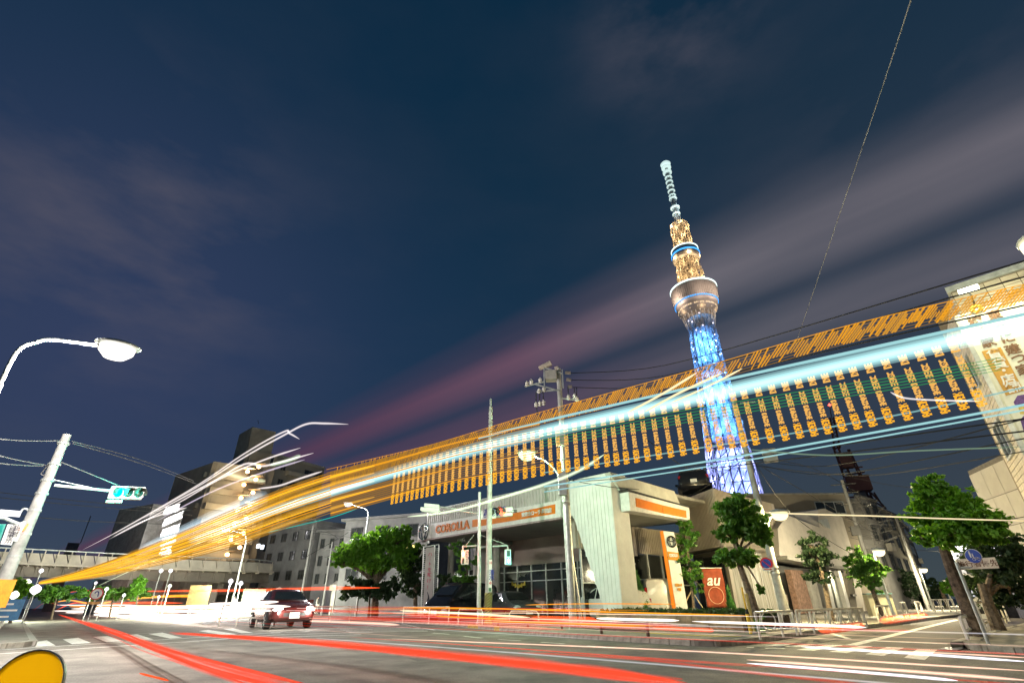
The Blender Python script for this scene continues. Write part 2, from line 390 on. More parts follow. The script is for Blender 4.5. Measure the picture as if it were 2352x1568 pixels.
for i in range(6):
    y = 1002 + i * 11; line_px(mark, [k2(1180 + i * 30, y + 14), k2(1900 + i * 40, y)], .28)
line_px(mark, [k2(1845, 985), k2(2000, 1020), k2(2170, 1048)], .14)
struct(mark.build('far_crossing', paintw))
for q in ([(900, 1500), (1130, 1496), (1230, 1512), (960, 1518)], [(560, 1470), (700, 1466), (745, 1476), (590, 1481)], [(1500, 1525), (1640, 1522), (1720, 1536), (1560, 1541)]):
    mark = MB(); paint([G(*p) for p in q], .003); struct(mark.build('road_patch', mat('asphalt_patch', (.15, .138, .125), .8, var=.18, scale=1.4, bump=.5, bscale=60, grain=34)))
# side-street carriageway, a slightly different asphalt laid over the base sheet
mark = MB(); mark.add([Vector((p.x, p.y, .003)) for p in [Wd(16.5, 7.0), Wd(15.9, 3.2), Wd(100, 3.2), Wd(100, 7.6)]], [(0, 1, 2, 3)])
struct(mark.build('side_street', asphalt2))
# drain grate by the right kerb
dg = thing('drain_grate', 'small rusty drain grate set in the road by the near right kerb', 'drain', gz(G(*kr(1740, 528))))
p0 = gz(G(*kr(1740, 528)))
MB().cbox(p0 + ZZ * .006, .9, .35, .012, ue, ve).build('frame', dark, dg)
for i in range(7): MB().cbox(p0 + ue * (-.36 + i * .12) + ZZ * .017, .05, .3, .012, ue, ve).build('bar', galv, dg)
# ------------------------------------------------------------------ the tall broadcast tower
TD = 630.0; TA = R(24.0); TB = Vector((math.sin(TA) * TD, math.cos(TA) * TD, 0))
tow = thing('broadcast_tower', 'very tall lattice tower lit blue with two round observation decks and white ringed mast', 'tower', TB)
def tz(y, x): return UP(x, y, TB).z
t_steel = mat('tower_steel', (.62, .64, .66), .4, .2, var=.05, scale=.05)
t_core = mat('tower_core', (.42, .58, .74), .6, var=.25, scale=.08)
t_deck = mat('tower_deck', (.48, .43, .38), .5, .1, var=.1, scale=.1)
t_white = glow('tower_white_light', (.80, 1.0, .95), 1.5)
t_blue = glow('tower_blue_light', (.05, .35, 1.0), 1.6)
t_win = glow('tower_window_light', (1.0, .75, .45), .9)
PR = [(0, 34), (60, 31), (105, 28.0), (160, 24.5), (260, 19.0), (323, 17.4), (336, 17.6), (342, 18.6)]
def prof(z):
    for (a, ra), (b, rb) in zip(PR, PR[1:]):
        if z <= b: return ra + (rb - ra) * (z - a) / (b - a)
    return PR[-1][1]
def rad(z, q):                            # three-cornered at the foot, round higher up
    k = max(0, 1 - z / 300); return prof(z) * (1 + .13 * k * math.cos(3 * (q - .6)))
def tp(z, q, dr=0): r_ = rad(z, q) + dr; return TB + Vector((math.cos(q) * r_, math.sin(q) * r_, z))
NB = 18
def ringz(za, zb, n): return [za + (zb - za) * i / n for i in range(n + 1)]
lo, hi = MB(), MB()
zs = ringz(0, 160, 11) + ringz(160, 342, 17)[1:]
for i in range(len(zs) - 1):
    for k in range(NB):
        q = 2 * math.pi * k / NB; q2 = 2 * math.pi * (k + 1) / NB
        r_ = .95 if zs[i] < 160 else .55
        m_ = lo if zs[i] < 160 else hi
        m_.tube([tp(zs[i], q), tp(zs[i + 1], q)], r_, 4, False)
        if zs[i] < 160 and k % 2 == 0: m_.tube([tp(zs[i], q), tp(zs[i + 1], q2)], r_ * .7, 4, False); m_.tube([tp(zs[i], q2), tp(zs[i + 1], q2 + q2 - q)], r_ * .6, 4, False)
        elif zs[i] >= 160: m_.tube([tp(zs[i], q2 if (i + k) % 2 else q), tp(zs[i + 1], q if (i + k) % 2 else q2)], r_ * .65, 4, False)
        m_.tube([tp(zs[i + 1], q), tp(zs[i + 1], q2)], r_ * .55, 4, False)
stuff(lo.build('lattice', t_steel, tow)); stuff(hi.build('lattice', mat('tower_steel_unlit', (.24, .26, .30), .5, .2, var=.05, scale=.05), tow))  # middle lattice coloured dark to read unlit against the bright core
for za, zb, f_ in [(80, 158, .62), (171, 259, .66), (272, 323, .66)]:
    pr = [(rad(z, 1.2) * f_, z) for z in ringz(za, zb, 6)]
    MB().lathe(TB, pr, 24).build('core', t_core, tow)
MB().lathe(TB, [(6, 0), (6, 345)], 12).build('shaft', t_deck, tow)
# lower observation deck
MB().lathe(TB, [(18.6, 338), (19.2, 342), (22.0, 346), (25.2, 351), (25.2, 354), (27.4, 357), (27.6, 361), (29.0, 363), (30.6, 379), (30.8, 385), (29.4, 388.5), (18, 389.5)], 60).build('observation_deck', t_deck, tow)
fin = MB()
for k in range(72):
    q = 2 * math.pi * k / 72; d_ = Vector((math.cos(q), math.sin(q), 0)); t_ = Vector((-d_.y, d_.x, 0))
    fin.hexa([TB + d_ * (29.2) + t_ * .4 + ZZ * 363.6, TB + d_ * 29.8 + t_ * .4 + ZZ * 363.6, TB + d_ * 29.8 - t_ * .4 + ZZ * 363.6, TB + d_ * 29.2 - t_ * .4 + ZZ * 363.6,
              TB + d_ * (30.5) + t_ * .4 + ZZ * 383, TB + d_ * 31.2 + t_ * .4 + ZZ * 383, TB + d_ * 31.2 - t_ * .4 + ZZ * 383, TB + d_ * 30.5 - t_ * .4 + ZZ * 383])
stuff(fin.build('cladding_fin', mat('tower_fin', (.50, .47, .43), .5, .1, var=.05), tow))
MB().lathe(TB, [(30.9, 385.2), (31.6, 385.4), (31.6, 387.2), (30.0, 387.8)], 60).build('rim_light', t_white, tow)
wb = MB(); wo = MB()
for k in range(60):
    q = 2 * math.pi * (k + .5) / 60; d_ = Vector((math.cos(q), math.sin(q), 0)); t_ = Vector((-d_.y, d_.x, 0))
    wb.cbox(TB + d_ * 28.6 + ZZ * 362.2, .6, 2.2, 1.6, d_, t_)
    if k % 3: wo.cbox(TB + d_ * 25.4 + ZZ * 352.6, .5, 1.7, 1.6, d_, t_)
    if k % 4 == 1: wo.cbox(TB + d_ * 23.6 + ZZ * 348, .5, 1.0, .9, d_, t_)
stuff(wb.build('blue_light', t_blue, tow)); stuff(wo.build('window', t_win, tow))
bm_ = MB()
for k in range(24):
    q = 2 * math.pi * k / 24; bm_.tube([tp(326, q), TB + Vector((math.cos(q) * 21.5, math.sin(q) * 21.5, 344))], .6, 4, False)
stuff(bm_.build('bracket', t_steel, tow))
# upper neck
nk = MB()
for i in range(6):
    za, zb = 388 + i * 8.6, 388 + (i + 1) * 8.6; ra, rb = 17 - i * .35, 17 - (i + 1) * .35
    for k in range(14):
        q, q2 = 2 * math.pi * k / 14, 2 * math.pi * (k + 1) / 14
        P_ = lambda r_, z_, a_: TB + Vector((math.cos(a_) * r_, math.sin(a_) * r_, z_))
        nk.tube([P_(ra, za, q), P_(rb, zb, q)], .7, 4, False); nk.tube([P_(ra, za, q if (i + k) % 2 else q2), P_(rb, zb, q2 if (i + k) % 2 else q)], .55, 4, False); nk.tube([P_(rb, zb, q), P_(rb, zb, q2)], .4, 4, False)
for i in range(40):
    q, z_ = rng.uniform(0, 6.28), rng.uniform(396, 420); nk.cbox(TB + Vector((math.cos(q) * 17.6, math.sin(q) * 17.6, z_)), 1.8, 1.8, 2.2)
stuff(nk.build('lattice', mat('tower_warmlit_steel', (.72, .62, .46), .45, .2, var=.15, scale=.1), tow))  # warm floodlight put into the steel colour of the neck
MB().lathe(TB, [(12.5, 388), (11.5, 438)], 20).build('core', mat('tower_warmlit_core', (.40, .33, .24), .6, var=.2, scale=.1), tow)  # core likewise tinted with the warm floodlight
MB().lathe(TB, [(16.5, 437), (18.8, 439), (19.6, 443), (19.4, 448), (18.4, 451), (18.6, 457), (17.0, 459.5), (12, 460)], 48).build('observation_deck', mat('tower_deck2', (.50, .47, .42), .5, .1, var=.08, scale=.1), tow)
MB().lathe(TB, [(19.7, 446.6), (20.2, 446.8), (20.2, 448.6), (19.4, 449)], 48).build('rim_light', t_blue, tow)
MB().lathe(TB, [(18.6, 455.6), (19.3, 455.8), (19.3, 457.2), (18.4, 457.5)], 48).build('rim_light', t_white, tow)
nk = MB()
for i in range(5):
    za, zb = 460 + i * 9, 460 + (i + 1) * 9; r_ = 13
    for k in range(16):
        q, q2 = 2 * math.pi * k / 16, 2 * math.pi * (k + 1) / 16
        nk.tube([P_(r_, za, q), P_(r_, zb, q)], .75, 4, False); nk.tube([P_(r_, za, q if k % 2 else q2), P_(r_, zb, q2 if k % 2 else q)], .55, 4, False); nk.tube([P_(r_, zb, q), P_(r_, zb, q2)], .45, 4, False)
stuff(nk.build('lattice', MATS['tower_warmlit_steel'], tow))
MB().lathe(TB, [(7.5, 460), (7.5, 505)], 16).build('core', MATS['tower_warmlit_core'], tow)
# mast with its rings
ms = MB()
for i in range(18):
    za, zb = 504 + i * 6.6, 504 + (i + 1) * 6.6; r_ = 4.6 - i * .05
    for k in range(8):
        q, q2 = 2 * math.pi * k / 8, 2 * math.pi * (k + 1) / 8
        ms.tube([P_(r_, za, q), P_(r_, zb, q)], .5, 4, False); ms.tube([P_(r_, za, q), P_(r_, zb, q2)], .4, 4, False)
stuff(ms.build('mast', t_steel, tow))
MB().lathe(TB, [(3.0, 504), (2.6, 628)], 12).build('mast_core', t_deck, tow)
m_ring = mat('mast_ring', (.78, .82, .82), .4, var=.03, emit=(.75, 1.0, .95), es=.62)  # emission in the ring colour stands in for floodlight on the mast
for y, r_, h_ in [(387, 7.6, 4), (398, 7.0, 4.6), (410, 5.7, 1.8), (420, 5.7, 1.8), (430, 5.7, 1.8), (441, 5.7, 1.8), (451, 5.5, 1.0), (458, 6.0, 1.6), (479, 7.0, 2.4), (493, 6.0, 1.8)]:
    z_ = tz(y, 1525 + (y - 380) * .22)
    MB().lathe(TB, [(r_ - 1.2, z_ - h_ / 2), (r_, z_ - h_ * .3), (r_, z_ + h_ * .3), (r_ - 1.2, z_ + h_ / 2)], 24).build('mast_ring', m_ring, tow)
MB().lathe(TB, [(5.2, tz(384, 1525)), (7.4, tz(384, 1525) + 2), (8.2, tz(379, 1525)), (6.4, tz(378, 1525) + 1.6)], 24).build('mast_crown', m_ring, tow)
# the tower's floodlights by lattice, core and deck roofs, then lights added off the structure
LB, LW, LG = (.17, .45, 1.0), (.42, .42, 1.0), (1.0, .70, .38)
TOWK = .017
for z_, c_, p_, n_, r_ in [(110, LW, 1.7e6, 3, 24), (140, LW, 1.7e6, 3, 22.5), (178, LB, 1.5e6, 3, 21.9), (205, LB, 1.4e6, 3, 20.6), (232, LB, 1.4e6, 3, 19.3), (278, LB, 1.2e6, 3, 17.2), (298, LB, 1.2e6, 3, 16.9), (252, LB, 1.0e6, 3, 18.4), (396, LG, .8e6, 3, 22), (428, LG, .7e6, 3, 21), (466, LG, .5e6, 3, 17), (492, LG, .5e6, 3, 17), (334, LG, .12e6, 3, 26)]:
    for k in range(6):
        q = math.atan2(-TB.y, -TB.x) + (-1.5 + k * .6)
        lamp_light('flood_light', TB + Vector((math.cos(q) * r_, math.sin(q) * r_, z_ + (k % 2) * 12)), c_, p_ * TOWK * .45, tow, 1.0)
for q_ in (-.9, .3, 1.2):
    q = math.atan2(-TB.y, -TB.x) + q_
    lamp_light('flood_light', TB + Vector((math.cos(q) * 40, math.sin(q) * 52, 362)), (1.0, .76, .60), 2.2e4, tow, 2)  # unmounted fill light added outside the deck to brighten it
    lamp_light('flood_light', TB + Vector((math.cos(q) * 13, math.sin(q) * 13, 520 + 20 * q_)), (.7, .95, 1), 2.2e3, tow, 1)
wl_ = MB()
for i in range(16):
    z_ = 270 + i * 4.6; q = math.atan2(-TB.y, -TB.x) + rng.uniform(-1.2, 1.2); wl_.cbox(tp(z_, q, .5), .9, .9, .9)
stuff(wl_.build('warning_light', glow('tower_sparkle', (.9, .8, 1), 4), tow))
# ------------------------------------------------------------------ buildings
def pxp(name, pxs, pl, ext, mt, parent, out=0.0):
    """a flat piece of a facade: outline on the vertical plane pl = (point, normal), extruded by ext"""
    p, n = pl; n = n.normalized()
    return MB().prism([PL(x, y, p, n) - n * out for x, y in pxs], ext).build(name, mt, parent)
def poly_block(name, base, z0, z1, mt, parent): return MB().prism([Vector((p.x, p.y, z0)) for p in base], ZZ * (z1 - z0)).build(name, mt, parent)
def win(parent, o, x, n, w_, h_, gl=None, fr=None, mull=1, trans=0, deep=.08):
    """a window: frame proud of the wall, pane set back inside it, bars; o = lower left corner, x = along, n = outwards"""
    f = MB(); t = .07
    f.obox(o - n * .02, x, ZZ, n, w_, t, .07 + .02); f.obox(o + ZZ * (h_ - t) - n * .02, x, ZZ, n, w_, t, .09)
    f.obox(o + ZZ * t - n * .02, x, ZZ, n, t, h_ - 2 * t, .088); f.obox(o + x * (w_ - t) + ZZ * t - n * .02, x, ZZ, n, t, h_ - 2 * t, .088)
    for i in range(mull): f.obox(o + x * (w_ * (i + 1) / (mull + 1) - .03) + ZZ * t - n * .02, x, ZZ, n, .06, h_ - 2 * t, .08)
    if trans: f.obox(o + ZZ * (h_ * .62) + x * t - n * .02, x, ZZ, n, w_ - 2 * t, .05, .075)
    fo = f.build('window', fr or galv, parent)
    MB().obox(o + x * t + ZZ * t - n * .01, x, ZZ, n, w_ - 2 * t, h_ - 2 * t, .03).build('pane', gl or glass, fo)
    return fo
kA = K(1560, 1880, 3.4075); kB = K(2000, 1660, 2.119); kC = K(1500, 1860, 2.903); kD = K(2600, 1760, 2.24); kE = K(2850, 1850, 3.135)
kG = K(3440, 960, 1.96); kH = K(3540, 1120, 2.45); kF = K(3040, 1650, 2.6125); kI = K(3140, 1760, 2.24); kP = K(2380, 1960, 4.354)
UF = 21.4; PF = (ue * UF, ue)
colp = PU(*kB(625, 300), UF); VS = colp.dot(ve); PS = (ve * VS, ve)
show = thing('car_showroom', 'white corner car showroom with orange striped canopy and big tapering ribbed fin', 'showroom', Wd(UF, VS))
zs_ = PU(*kB(245, 592), UF).z; VL = PU(*kA(62, 500), UF).dot(ve)
ztop = PU(*kB(605, 230), UF).z
# the fin: front face outline, 1.3 m deep
wingpx = [kB(292, 300), kB(605, 232), kB(612, 300), kB(660, 800), kB(718, 1400), kB(590, 1400), kB(318, 580), kB(292, 575)]
pxp('fin', wingpx, PF, ue * 1.35, whitec, show)
rb = MB()
pw = [PL(*q, PF[0], PF[1]) for q in wingpx]
va, vb = pw[1].dot(ve), pw[0].dot(ve)
def wing_bot(v):                            # lower edge of the fin at v
    a, b = pw[5], pw[6]; va_, vb_ = a.dot(ve), b.dot(ve)
    if v >= vb_: return b.z
    if v <= va_: return a.z
    return a.z + (b.z - a.z) * (v - va_) / (vb_ - va_)
v = va + .12
while v < vb - .1:
    zt = pw[1].z + (pw[0].z - pw[1].z) * (v - va) / (vb - va)
    zb = wing_bot(v)
    rb.cbox(Wd(UF - .008, v, (zt + zb) / 2), .03, .10, (zt - zb) - .03, ue, ve); v += .235
stuff(rb.build('rib', whitec, show))
# parapet with ribs, running left
pl_ = [PU(974, 1174, UF), PU(*kB(292, 300), UF), PU(*kB(292, 460), UF), PU(*kA(110, 300), UF)]
MB().prism([p + ue * .25 for p in pl_], ue * .3).build('parapet', clad, show)
rb = MB(); v = pl_[1].dot(ve) + .1
while v < pl_[0].dot(ve) - .05:
    k = (v - pl_[1].dot(ve)) / (pl_[0].dot(ve) - pl_[1].dot(ve))
    zt = pl_[1].z + (pl_[0].z - pl_[1].z) * k; zb = pl_[2].z + (pl_[3].z - pl_[2].z) * k
    rb.cbox(Wd(UF + .22, v, (zt + zb) / 2), .07, .09, (zt - zb) - .04, ue, ve); v += .27
stuff(rb.build('rib', clad, show))
MB().prism([p + ue * .20 for p in (pl_[0], pl_[1], pl_[1] + ZZ * .09, pl_[0] + ZZ * .09)], ue * .4).build('coping', galv, show)
# sign band over the canopy edge
fas = [kA(76, 318), kB(245, 457), kB(245, 592), kA(62, 500)]
fasp = [PU(*q, UF) for q in fas]
fb = MB().prism([p - ue * .30 for p in fasp], ue * .5).build('sign_band', whitep, show)
MB().prism([p - ue * .33 for p in (fasp[3] - ZZ * .10, fasp[2] - ZZ * .10, fasp[2], fasp[3])], ue * .55).build('edge_trim', mat('trim_mauve', (.36, .28, .28), .5), show)
def onf(px, out): p = PU(*px, UF); return p - ue * out
# orange strip in separate panels
os_ = [(kA(765, 240), kA(765, 330)), (kA(800, 233), kA(800, 325)), (kA(918, 215), kA(918, 310)), (kA(1045, 195), kA(1045, 288)), (kA(1363, 140), kA(1363, 236)), (kB(205, 490), kB(205, 565))]
for (a, b), (c, d) in zip(os_, os_[1:]):
    q = [onf(a, .32), onf(c, .32), onf(d, .32), onf(b, .32)]; g = ve * .012
    MB().prism([q[0] - g, q[1] + g, q[2] + g, q[3] - g], ue * .03).build('orange_panel', orange, show)
fd = (fasp[1] - fasp[0]).normalized(); fdir = fd
tx = onf(kA(296, 412), .33)
hC = (PU(*kA(300, 300), UF) - PU(*kA(305, 405), UF)).length
text('lettering', 'COROLLA', hC * 1.30, orangeink, show, tx, fd, ext=.05, off=.022, sx=1.02 * (PU(*kA(700, 345), UF) - PU(*kA(300, 405), UF)).length / (hC * 1.30 * 4.35))
j0 = onf(kC(1370, 228), .35); jl = (PU(*kC(1695, 180), UF) - PU(*kC(1370, 228), UF)).length
text('lettering', '東京カローラ 墨田店', jl / 9.2, whitep, show, j0, fd, ext=.012, off=.012)
def emblem(parent, c, x, y, s):
    e = MB(); n = x.cross(y).normalized()
    e.ring(c, s, s * .95, s * .10, x, y, 28, 6); e.ring(c, s * .42, s * .90, s * .085, x, y, 24, 6); e.ring(c + y * s * .42, s * .80, s * .40, s * .085, x, y, 24, 6)
    return e.build('emblem', chrome, parent, smooth=True)
MB().prism([onf(q, .345) for q in (kA(82, 322), kA(250, 296), kA(240, 462), kA(70, 490))], ue * .05).build('emblem_panel', whitep, show)
emblem(show, onf(kA(156, 390), .40), fd, ZZ, (PU(*kA(210, 390), UF) - PU(*kA(100, 390), UF)).length / 2)
# canopy slab: soffit and roof
UB = 27.2; VE = VL + .3
MB().prism([Wd(UF + .2, VS + .2, zs_ + .02), Wd(UF + .2, VL - .1, fasp[3].z + .02), Wd(UB + .1, VL - .1, fasp[3].z + .02), Wd(UB + .1, VS + .2, zs_ + .02)], ZZ * .2).build('soffit', soffit, show)
MB().prism([Wd(UF + .3, VS + .3, ztop - .5), Wd(UF + .3, VL - .2, pl_[0].z - .4), Wd(UB + 12, VL - .2, pl_[0].z - .4), Wd(UB + 12, VS + .3, ztop - .5)], ZZ * .18).build('roof', conc, show)
# walls behind: band above the glazing, glazing with mullions, round columns
zg = PU(*kC(1400, 745), UB).z
MB().obox(Wd(UB, VS + 3.2, zg), ve, ue, ZZ, VL - VS - 3.2, .3, zs_ + .3 - zg).build('upper_wall', mat('taupe_wall', (.34, .29, .25), .7, var=.06, scale=.7), show)
for i in range(13):
    v0 = VS + 3.4 + i * 1.5
    for z0, z1 in ((.15, 2.35), (2.42, 3.0), (3.06, zg - .04)):
        if z1 - z0 < .2: continue
        MB().obox(Wd(UB + .06, v0 + .05, z0), ve, ue, ZZ, 1.4, .03, z1 - z0).build('pane', glass, show)
for i in range(14): MB().obox(Wd(UB, v0 := VS + 3.37 + i * 1.5, .12), ve, ue, ZZ, .075, .12, zg - .13).build('mullion', galv, show)
for z0 in (.06, 2.36, 3.0): MB().obox(Wd(UB - .02, VS + 3.3, z0), ve, ue, ZZ, 19.8, .1, .055).build('transom', galv, show)
for px in (kC(1050, 760), kC(560, 600)):
    c = gz(PU(*px, 24.6)); MB().lathe(c, [(.26, .1), (.26, zs_ + .05)], 16).build('column', conc, show, smooth=True)
MB().obox(Wd(UB - 1.5, VL - 1.3, .1), ue, ve, ZZ, 9, .3, fasp[3].z).build('end_wall', clad, show)
for i in range(4): MB().obox(Wd(UF + 1.2, VL - 3.2 - i * .25, zs_ - .22), ue, ve, ZZ, 4.6, .1, .2).build('soffit_slat', galv, show)
# hanging garland in the window
gr_ = MB(); ga = PU(*kC(1220, 945), UB - .2)
for i, ch in enumerate('YARIS!'): pass
for i in range(9):
    p = PU(*kC(1222 + i * 17, 950 + 26 * math.sin(i * .4)), UB - .25); gr_.cbox(p, .05, .1, .26 - .1 * (i % 2), ue, (ve + ZZ * (.5 - (i % 3) * .5)).normalized())
stuff(gr_.build('window_garland', mat('gold_foil', (.75, .60, .08), .3, .3), show))
# side street face
sf = [kB(605, 232), kB(1120, 382), kB(1182, 522), kB(690, 376)]
pxp('side_parapet', sf, (ve * (VS), ve), ve * .35, mat('side_wall', (.50, .50, .45), .7, var=.10, scale=1.2), show)
sfb = [kB(700, 398), kB(1184, 522), kB(1190, 622), kB(715, 545)]
MB().prism([PV(*q, VS) - ve * .45 for q in sfb], ve * .7).build('side_sign_band', whitep, show)
for a, b, c, d in (((755, 446), (968, 503), (968, 566), (760, 515)), ((972, 504), (1156, 546), (1160, 602), (972, 567))):
    MB().prism([PV(*kB(*q), VS) - ve * .48 for q in (a, b, c, d)], ve * .04).build('orange_panel', orange, show)
MB().prism([PV(*q, VS) - ve * .47 for q in (kB(688, 376), kB(1184, 512), kB(1184, 523), kB(698, 397))], ve * .8).build('gutter', dark, show)
zr = PV(*kB(715, 545), VS).z; ur = PV(*kB(1190, 622), VS).dot(ue)
MB().prism([Wd(UF + 1.2, VS, zr + .03), Wd(ur, VS, zr + .03), Wd(ur, VS + 4, zr + .03), Wd(UF + 1.2, VS + 4, zr + .03)], ZZ * .15).build('soffit', soffit, show)
VW = VS + 3.6
zw = PV(*kB(900, 882), VW).z
MB().obox(Wd(UF + .9, VW, zw), ue, ve, ZZ, 12, .25, zr + .1 - zw).build('side_wall', cladw, show)
rb = MB()
for i in range(60): rb.cbox(Wd(UF + 1.1 + i * .2, VW - .02, (zw + zr) / 2), .05, .05, zr - zw - .02, ue, ve)
stuff(rb.build('rib', cladw, show))
for i in range(7):
    for z0, z1 in ((.2, 1.9), (1.98, zw - .05)):
        MB().obox(Wd(UF + 1.3 + i * 1.6, VW + .05, z0), ue, ve, ZZ, 1.5, .03, z1 - z0).build('pane', glass, show)
for i in range(8): MB().obox(Wd(UF + 1.22 + i * 1.6, VW - .03, .12), ue, ve, ZZ, .075, .12, zw - .13).build('mullion', galv, show)
MB().obox(Wd(UF + 1.2, VW - .05, 1.9), ue, ve, ZZ, 11.5, .12, .07).build('transom', galv, show)
MB().obox(Wd(UF + 6, VS + 4, .0), ve, ue, ZZ, 16, .3, zs_).build('inner_wall', conc_d, show)

# --- ribbed annexe and the phone shop under it
A0, B0 = gz(AT(1546, 1130, 39)), gz(AT(1637, 1120, 34.5)); C0 = B0 + ue * 9; D0 = A0 + ue * 9
zan = UP(1636, 1121, B0).z; zab = UP(*kD(235, 640), B0).z
ann = thing('ribbed_annexe', 'beige ribbed annexe with a parked car on its roof over a glazed phone shop', 'building', B0)
MB().prism([Vector((p.x, p.y, zab)) for p in (A0, B0, C0, D0)], ZZ * (zan - zab)).build('upper_storey', cladw, ann)
rb = MB(); dirA = (A0 - B0).normalized(); nA = Vector((-dirA.y, dirA.x, 0)); nA = nA if nA.dot(CAM - B0) > 0 else -nA
for i in range(int((A0 - B0).length / .17)): rb.cbox(B0 + dirA * (.1 + i * .17) + nA * .02 + ZZ * (zab + zan) / 2, .05, .06, zan - zab - .02, dirA, nA)
for i in range(50): rb.cbox(B0 + ue * (.1 + i * .17) - ve * .02 + ZZ * (zab + zan) / 2, .05, .06, zan - zab - .02, ue, ve)
stuff(rb.build('rib', cladw, ann))
MB().prism([Vector((p.x, p.y, .1)) for p in (A0 + ue * 1.2, B0 + ue * 1.2 + ve * .8, C0 + ve * .8, D0)], ZZ * (zab - .12)).build('shop_floor', conc_d, ann)
for i in range(5):
    o = B0 + ue * (1.3 + i * 1.5) + ve * .72
    MB().obox(o + ZZ * .2, ue, ve, ZZ, 1.42, .03, zab - .3).build('pane', mat('curtain_glass', (.42, .41, .36), .25, var=.25, scale=1.1, stretch=(9, 9, .4)), ann)
    MB().obox(o - ue * .06 + ZZ * .12 - ve * .04, ue, ve, ZZ, .07, .1, zab - .14).build('mullion', whitep, ann)
for i in range(3):
    o = (A0 + ue * 1.15).lerp(B0 + ue * 1.15 + ve * .75, .1 + i * .3) + nA * .06
    MB().obox(o + ZZ * .2, -dirA, nA, ZZ, 1.5, .03, zab - .3).build('pane', glass, ann)
MB().obox(B0 + ZZ * .05 + ue * .1 + dirA * .1, ue, dirA, ZZ, .35, .3, zab - .06).build('corner_pier', cladw, ann)
# au banner
bp = gz(AT(1641, 1350, 31.5)); bx = (rgt - ZZ * rgt.z).normalized()
ban = thing('shop_banner', 'orange fabric banner with white script lettering beside the phone shop glazing', 'banner', bp)
zb0, zb1 = UP(*kD(140, 1155), bp).z, UP(*kD(140, 830), bp).z; bw = 1.15
bz = MB(); nx, ny = 8, 14
vs = []
for j in range(ny + 1):
    for i in range(nx + 1):
        vs.append(bp + bx * (bw * (i / nx - .5)) + ZZ * (zb0 + (zb1 - zb0) * j / ny) + Vector((bx.y, -bx.x, 0)) * (.03 * math.sin(i * 1.3 + j * .4) + .02 * math.sin(j * .9)))
bz.add(vs, [(j * (nx + 1) + i, j * (nx + 1) + i + 1, (j + 1) * (nx + 1) + i + 1, (j + 1) * (nx + 1) + i) for j in range(ny) for i in range(nx)])
bo = bz.build('cloth', mat('banner_orange', (.27, .050, .018), .8, var=.15, scale=3), ban, smooth=True); sm = bo.modifiers.new('t', 'SOLIDIFY'); sm.thickness = .006
bn = Vector((bx.y, -bx.x, 0)); bn = bn if bn.dot(CAM - bp) > 0 else -bn
text('lettering', 'au', .78, whitep, ban, bp + bn * .085 - bx * .42 + ZZ * (zb0 + (zb1 - zb0) * .56), bx, ext=.004, off=.012, shear=.35)
em = MB(); em.ring(bp + bn * .08 + ZZ * (zb0 + (zb1 - zb0) * .30), .40, .40, .014, bx, ZZ, 26, 4); em.build('circle_print', mat('banner_cream', (.70, .45, .30), .8), ban)
for i, s_ in enumerate(('BUY SMART', 'SUPPORT')): pass
MB().cbox(bp + ZZ * (zb1 + .03), bw + .1, .03, .03, bx, bn).build('bar', galv, ban)
for s_ in (-1, 1): MB().tube([bp + bx * s_ * bw * .48 - bn * .05 + ZZ * .1, bp + bx * s_ * bw * .48 - bn * .05 + ZZ * (zb1 + .05)], .015).build('pole', galv, ban)

# --- beige block behind the lamp, white shop house, dark houses down the street
def face_block(name, label, cat, xl, yl, xr, yr, Dl, Dr, depth, mt, z0=0, group=None):
    a, b = AT(xl, yl, Dl), AT(xr, yr, Dr); z1 = (a.z + b.z) / 2; a, b = gz(a), gz(b)
    t = (b - a).normalized(); n = Vector((t.y, -t.x, 0)); n = n if n.dot(CAM - a) > 0 else -n
    o = thing(name, label, cat, a, group)
    MB().prism([a + ZZ * z0, b + ZZ * z0, b - n * depth + ZZ * z0, a - n * depth + ZZ * z0], ZZ * (z1 - z0)).build('wall', mt, o)
    return o, a, t, n, (b - a).length, z1
beige = mat('beige_wall', (.30, .265, .21), .8, var=.10, scale=.5)
o, a, t, n, l_, z1 = face_block('beige_house', 'tall beige rendered house with a dark strip window behind the nearest street lamp', 'house', 1655, 1160, 1938, 1113, 52, 58, 9, beige)
x0 = (PL(*kD(1015, 285), a, n) - a).dot(t); x1 = (PL(*kD(1250, 255), a, n) - a).dot(t); zw0 = PL(*kD(1150, 370), a, n).z; zw1 = PL(*kD(1130, 268), a, n).z
win(o, a + t * x0 + ZZ * zw0 + n * .01, t, n, x1 - x0, zw1 - zw0, mull=2)
MB().obox(a - t * .1 + ZZ * z1 + n * .1, t, -n, ZZ, l_ + .2, .4, .15).build('coping', conc, o)
for i in range(3): win(o, a + t * (2 + i * 3.2) + ZZ * 3.0 + n * .01, t, n, 1.4, 1.3)
V15 = (ve * 15.2, ve)
wh = mat('white_render', (.44, .41, .37), .75, var=.10, scale=.7)
shp = thing('white_shop_house', 'white gabled shop house with a grey balcony screen and red lit ground floor', 'house', gz(PL(*kE(600, 1400), *V15)))
pxp('wall', [kE(700, 440), kE(680, 190), kE(760, 172), kE(968, 280), kE(1090, 690), kE(1060, 890), kE(740, 850)], V15, ve * 7, wh, shp)
pxp('balcony_wall', [kE(250, 260), kE(740, 440), kE(760, 850), kE(160, 735), kE(140, 420)], V15, ve * 4, wh, shp, out=.4)
pxp('balcony_screen', [kE(590, 325), kE(700, 300), kE(745, 420), kE(690, 405)], V15, ve * .1, galv, shp, out=.6)
pxp('awning', [kE(160, 738), kE(740, 850), kE(1060, 885), kE(1062, 905), kE(740, 885), kE(165, 780)], V15, ve * 1.0, conc, shp, out=.9)
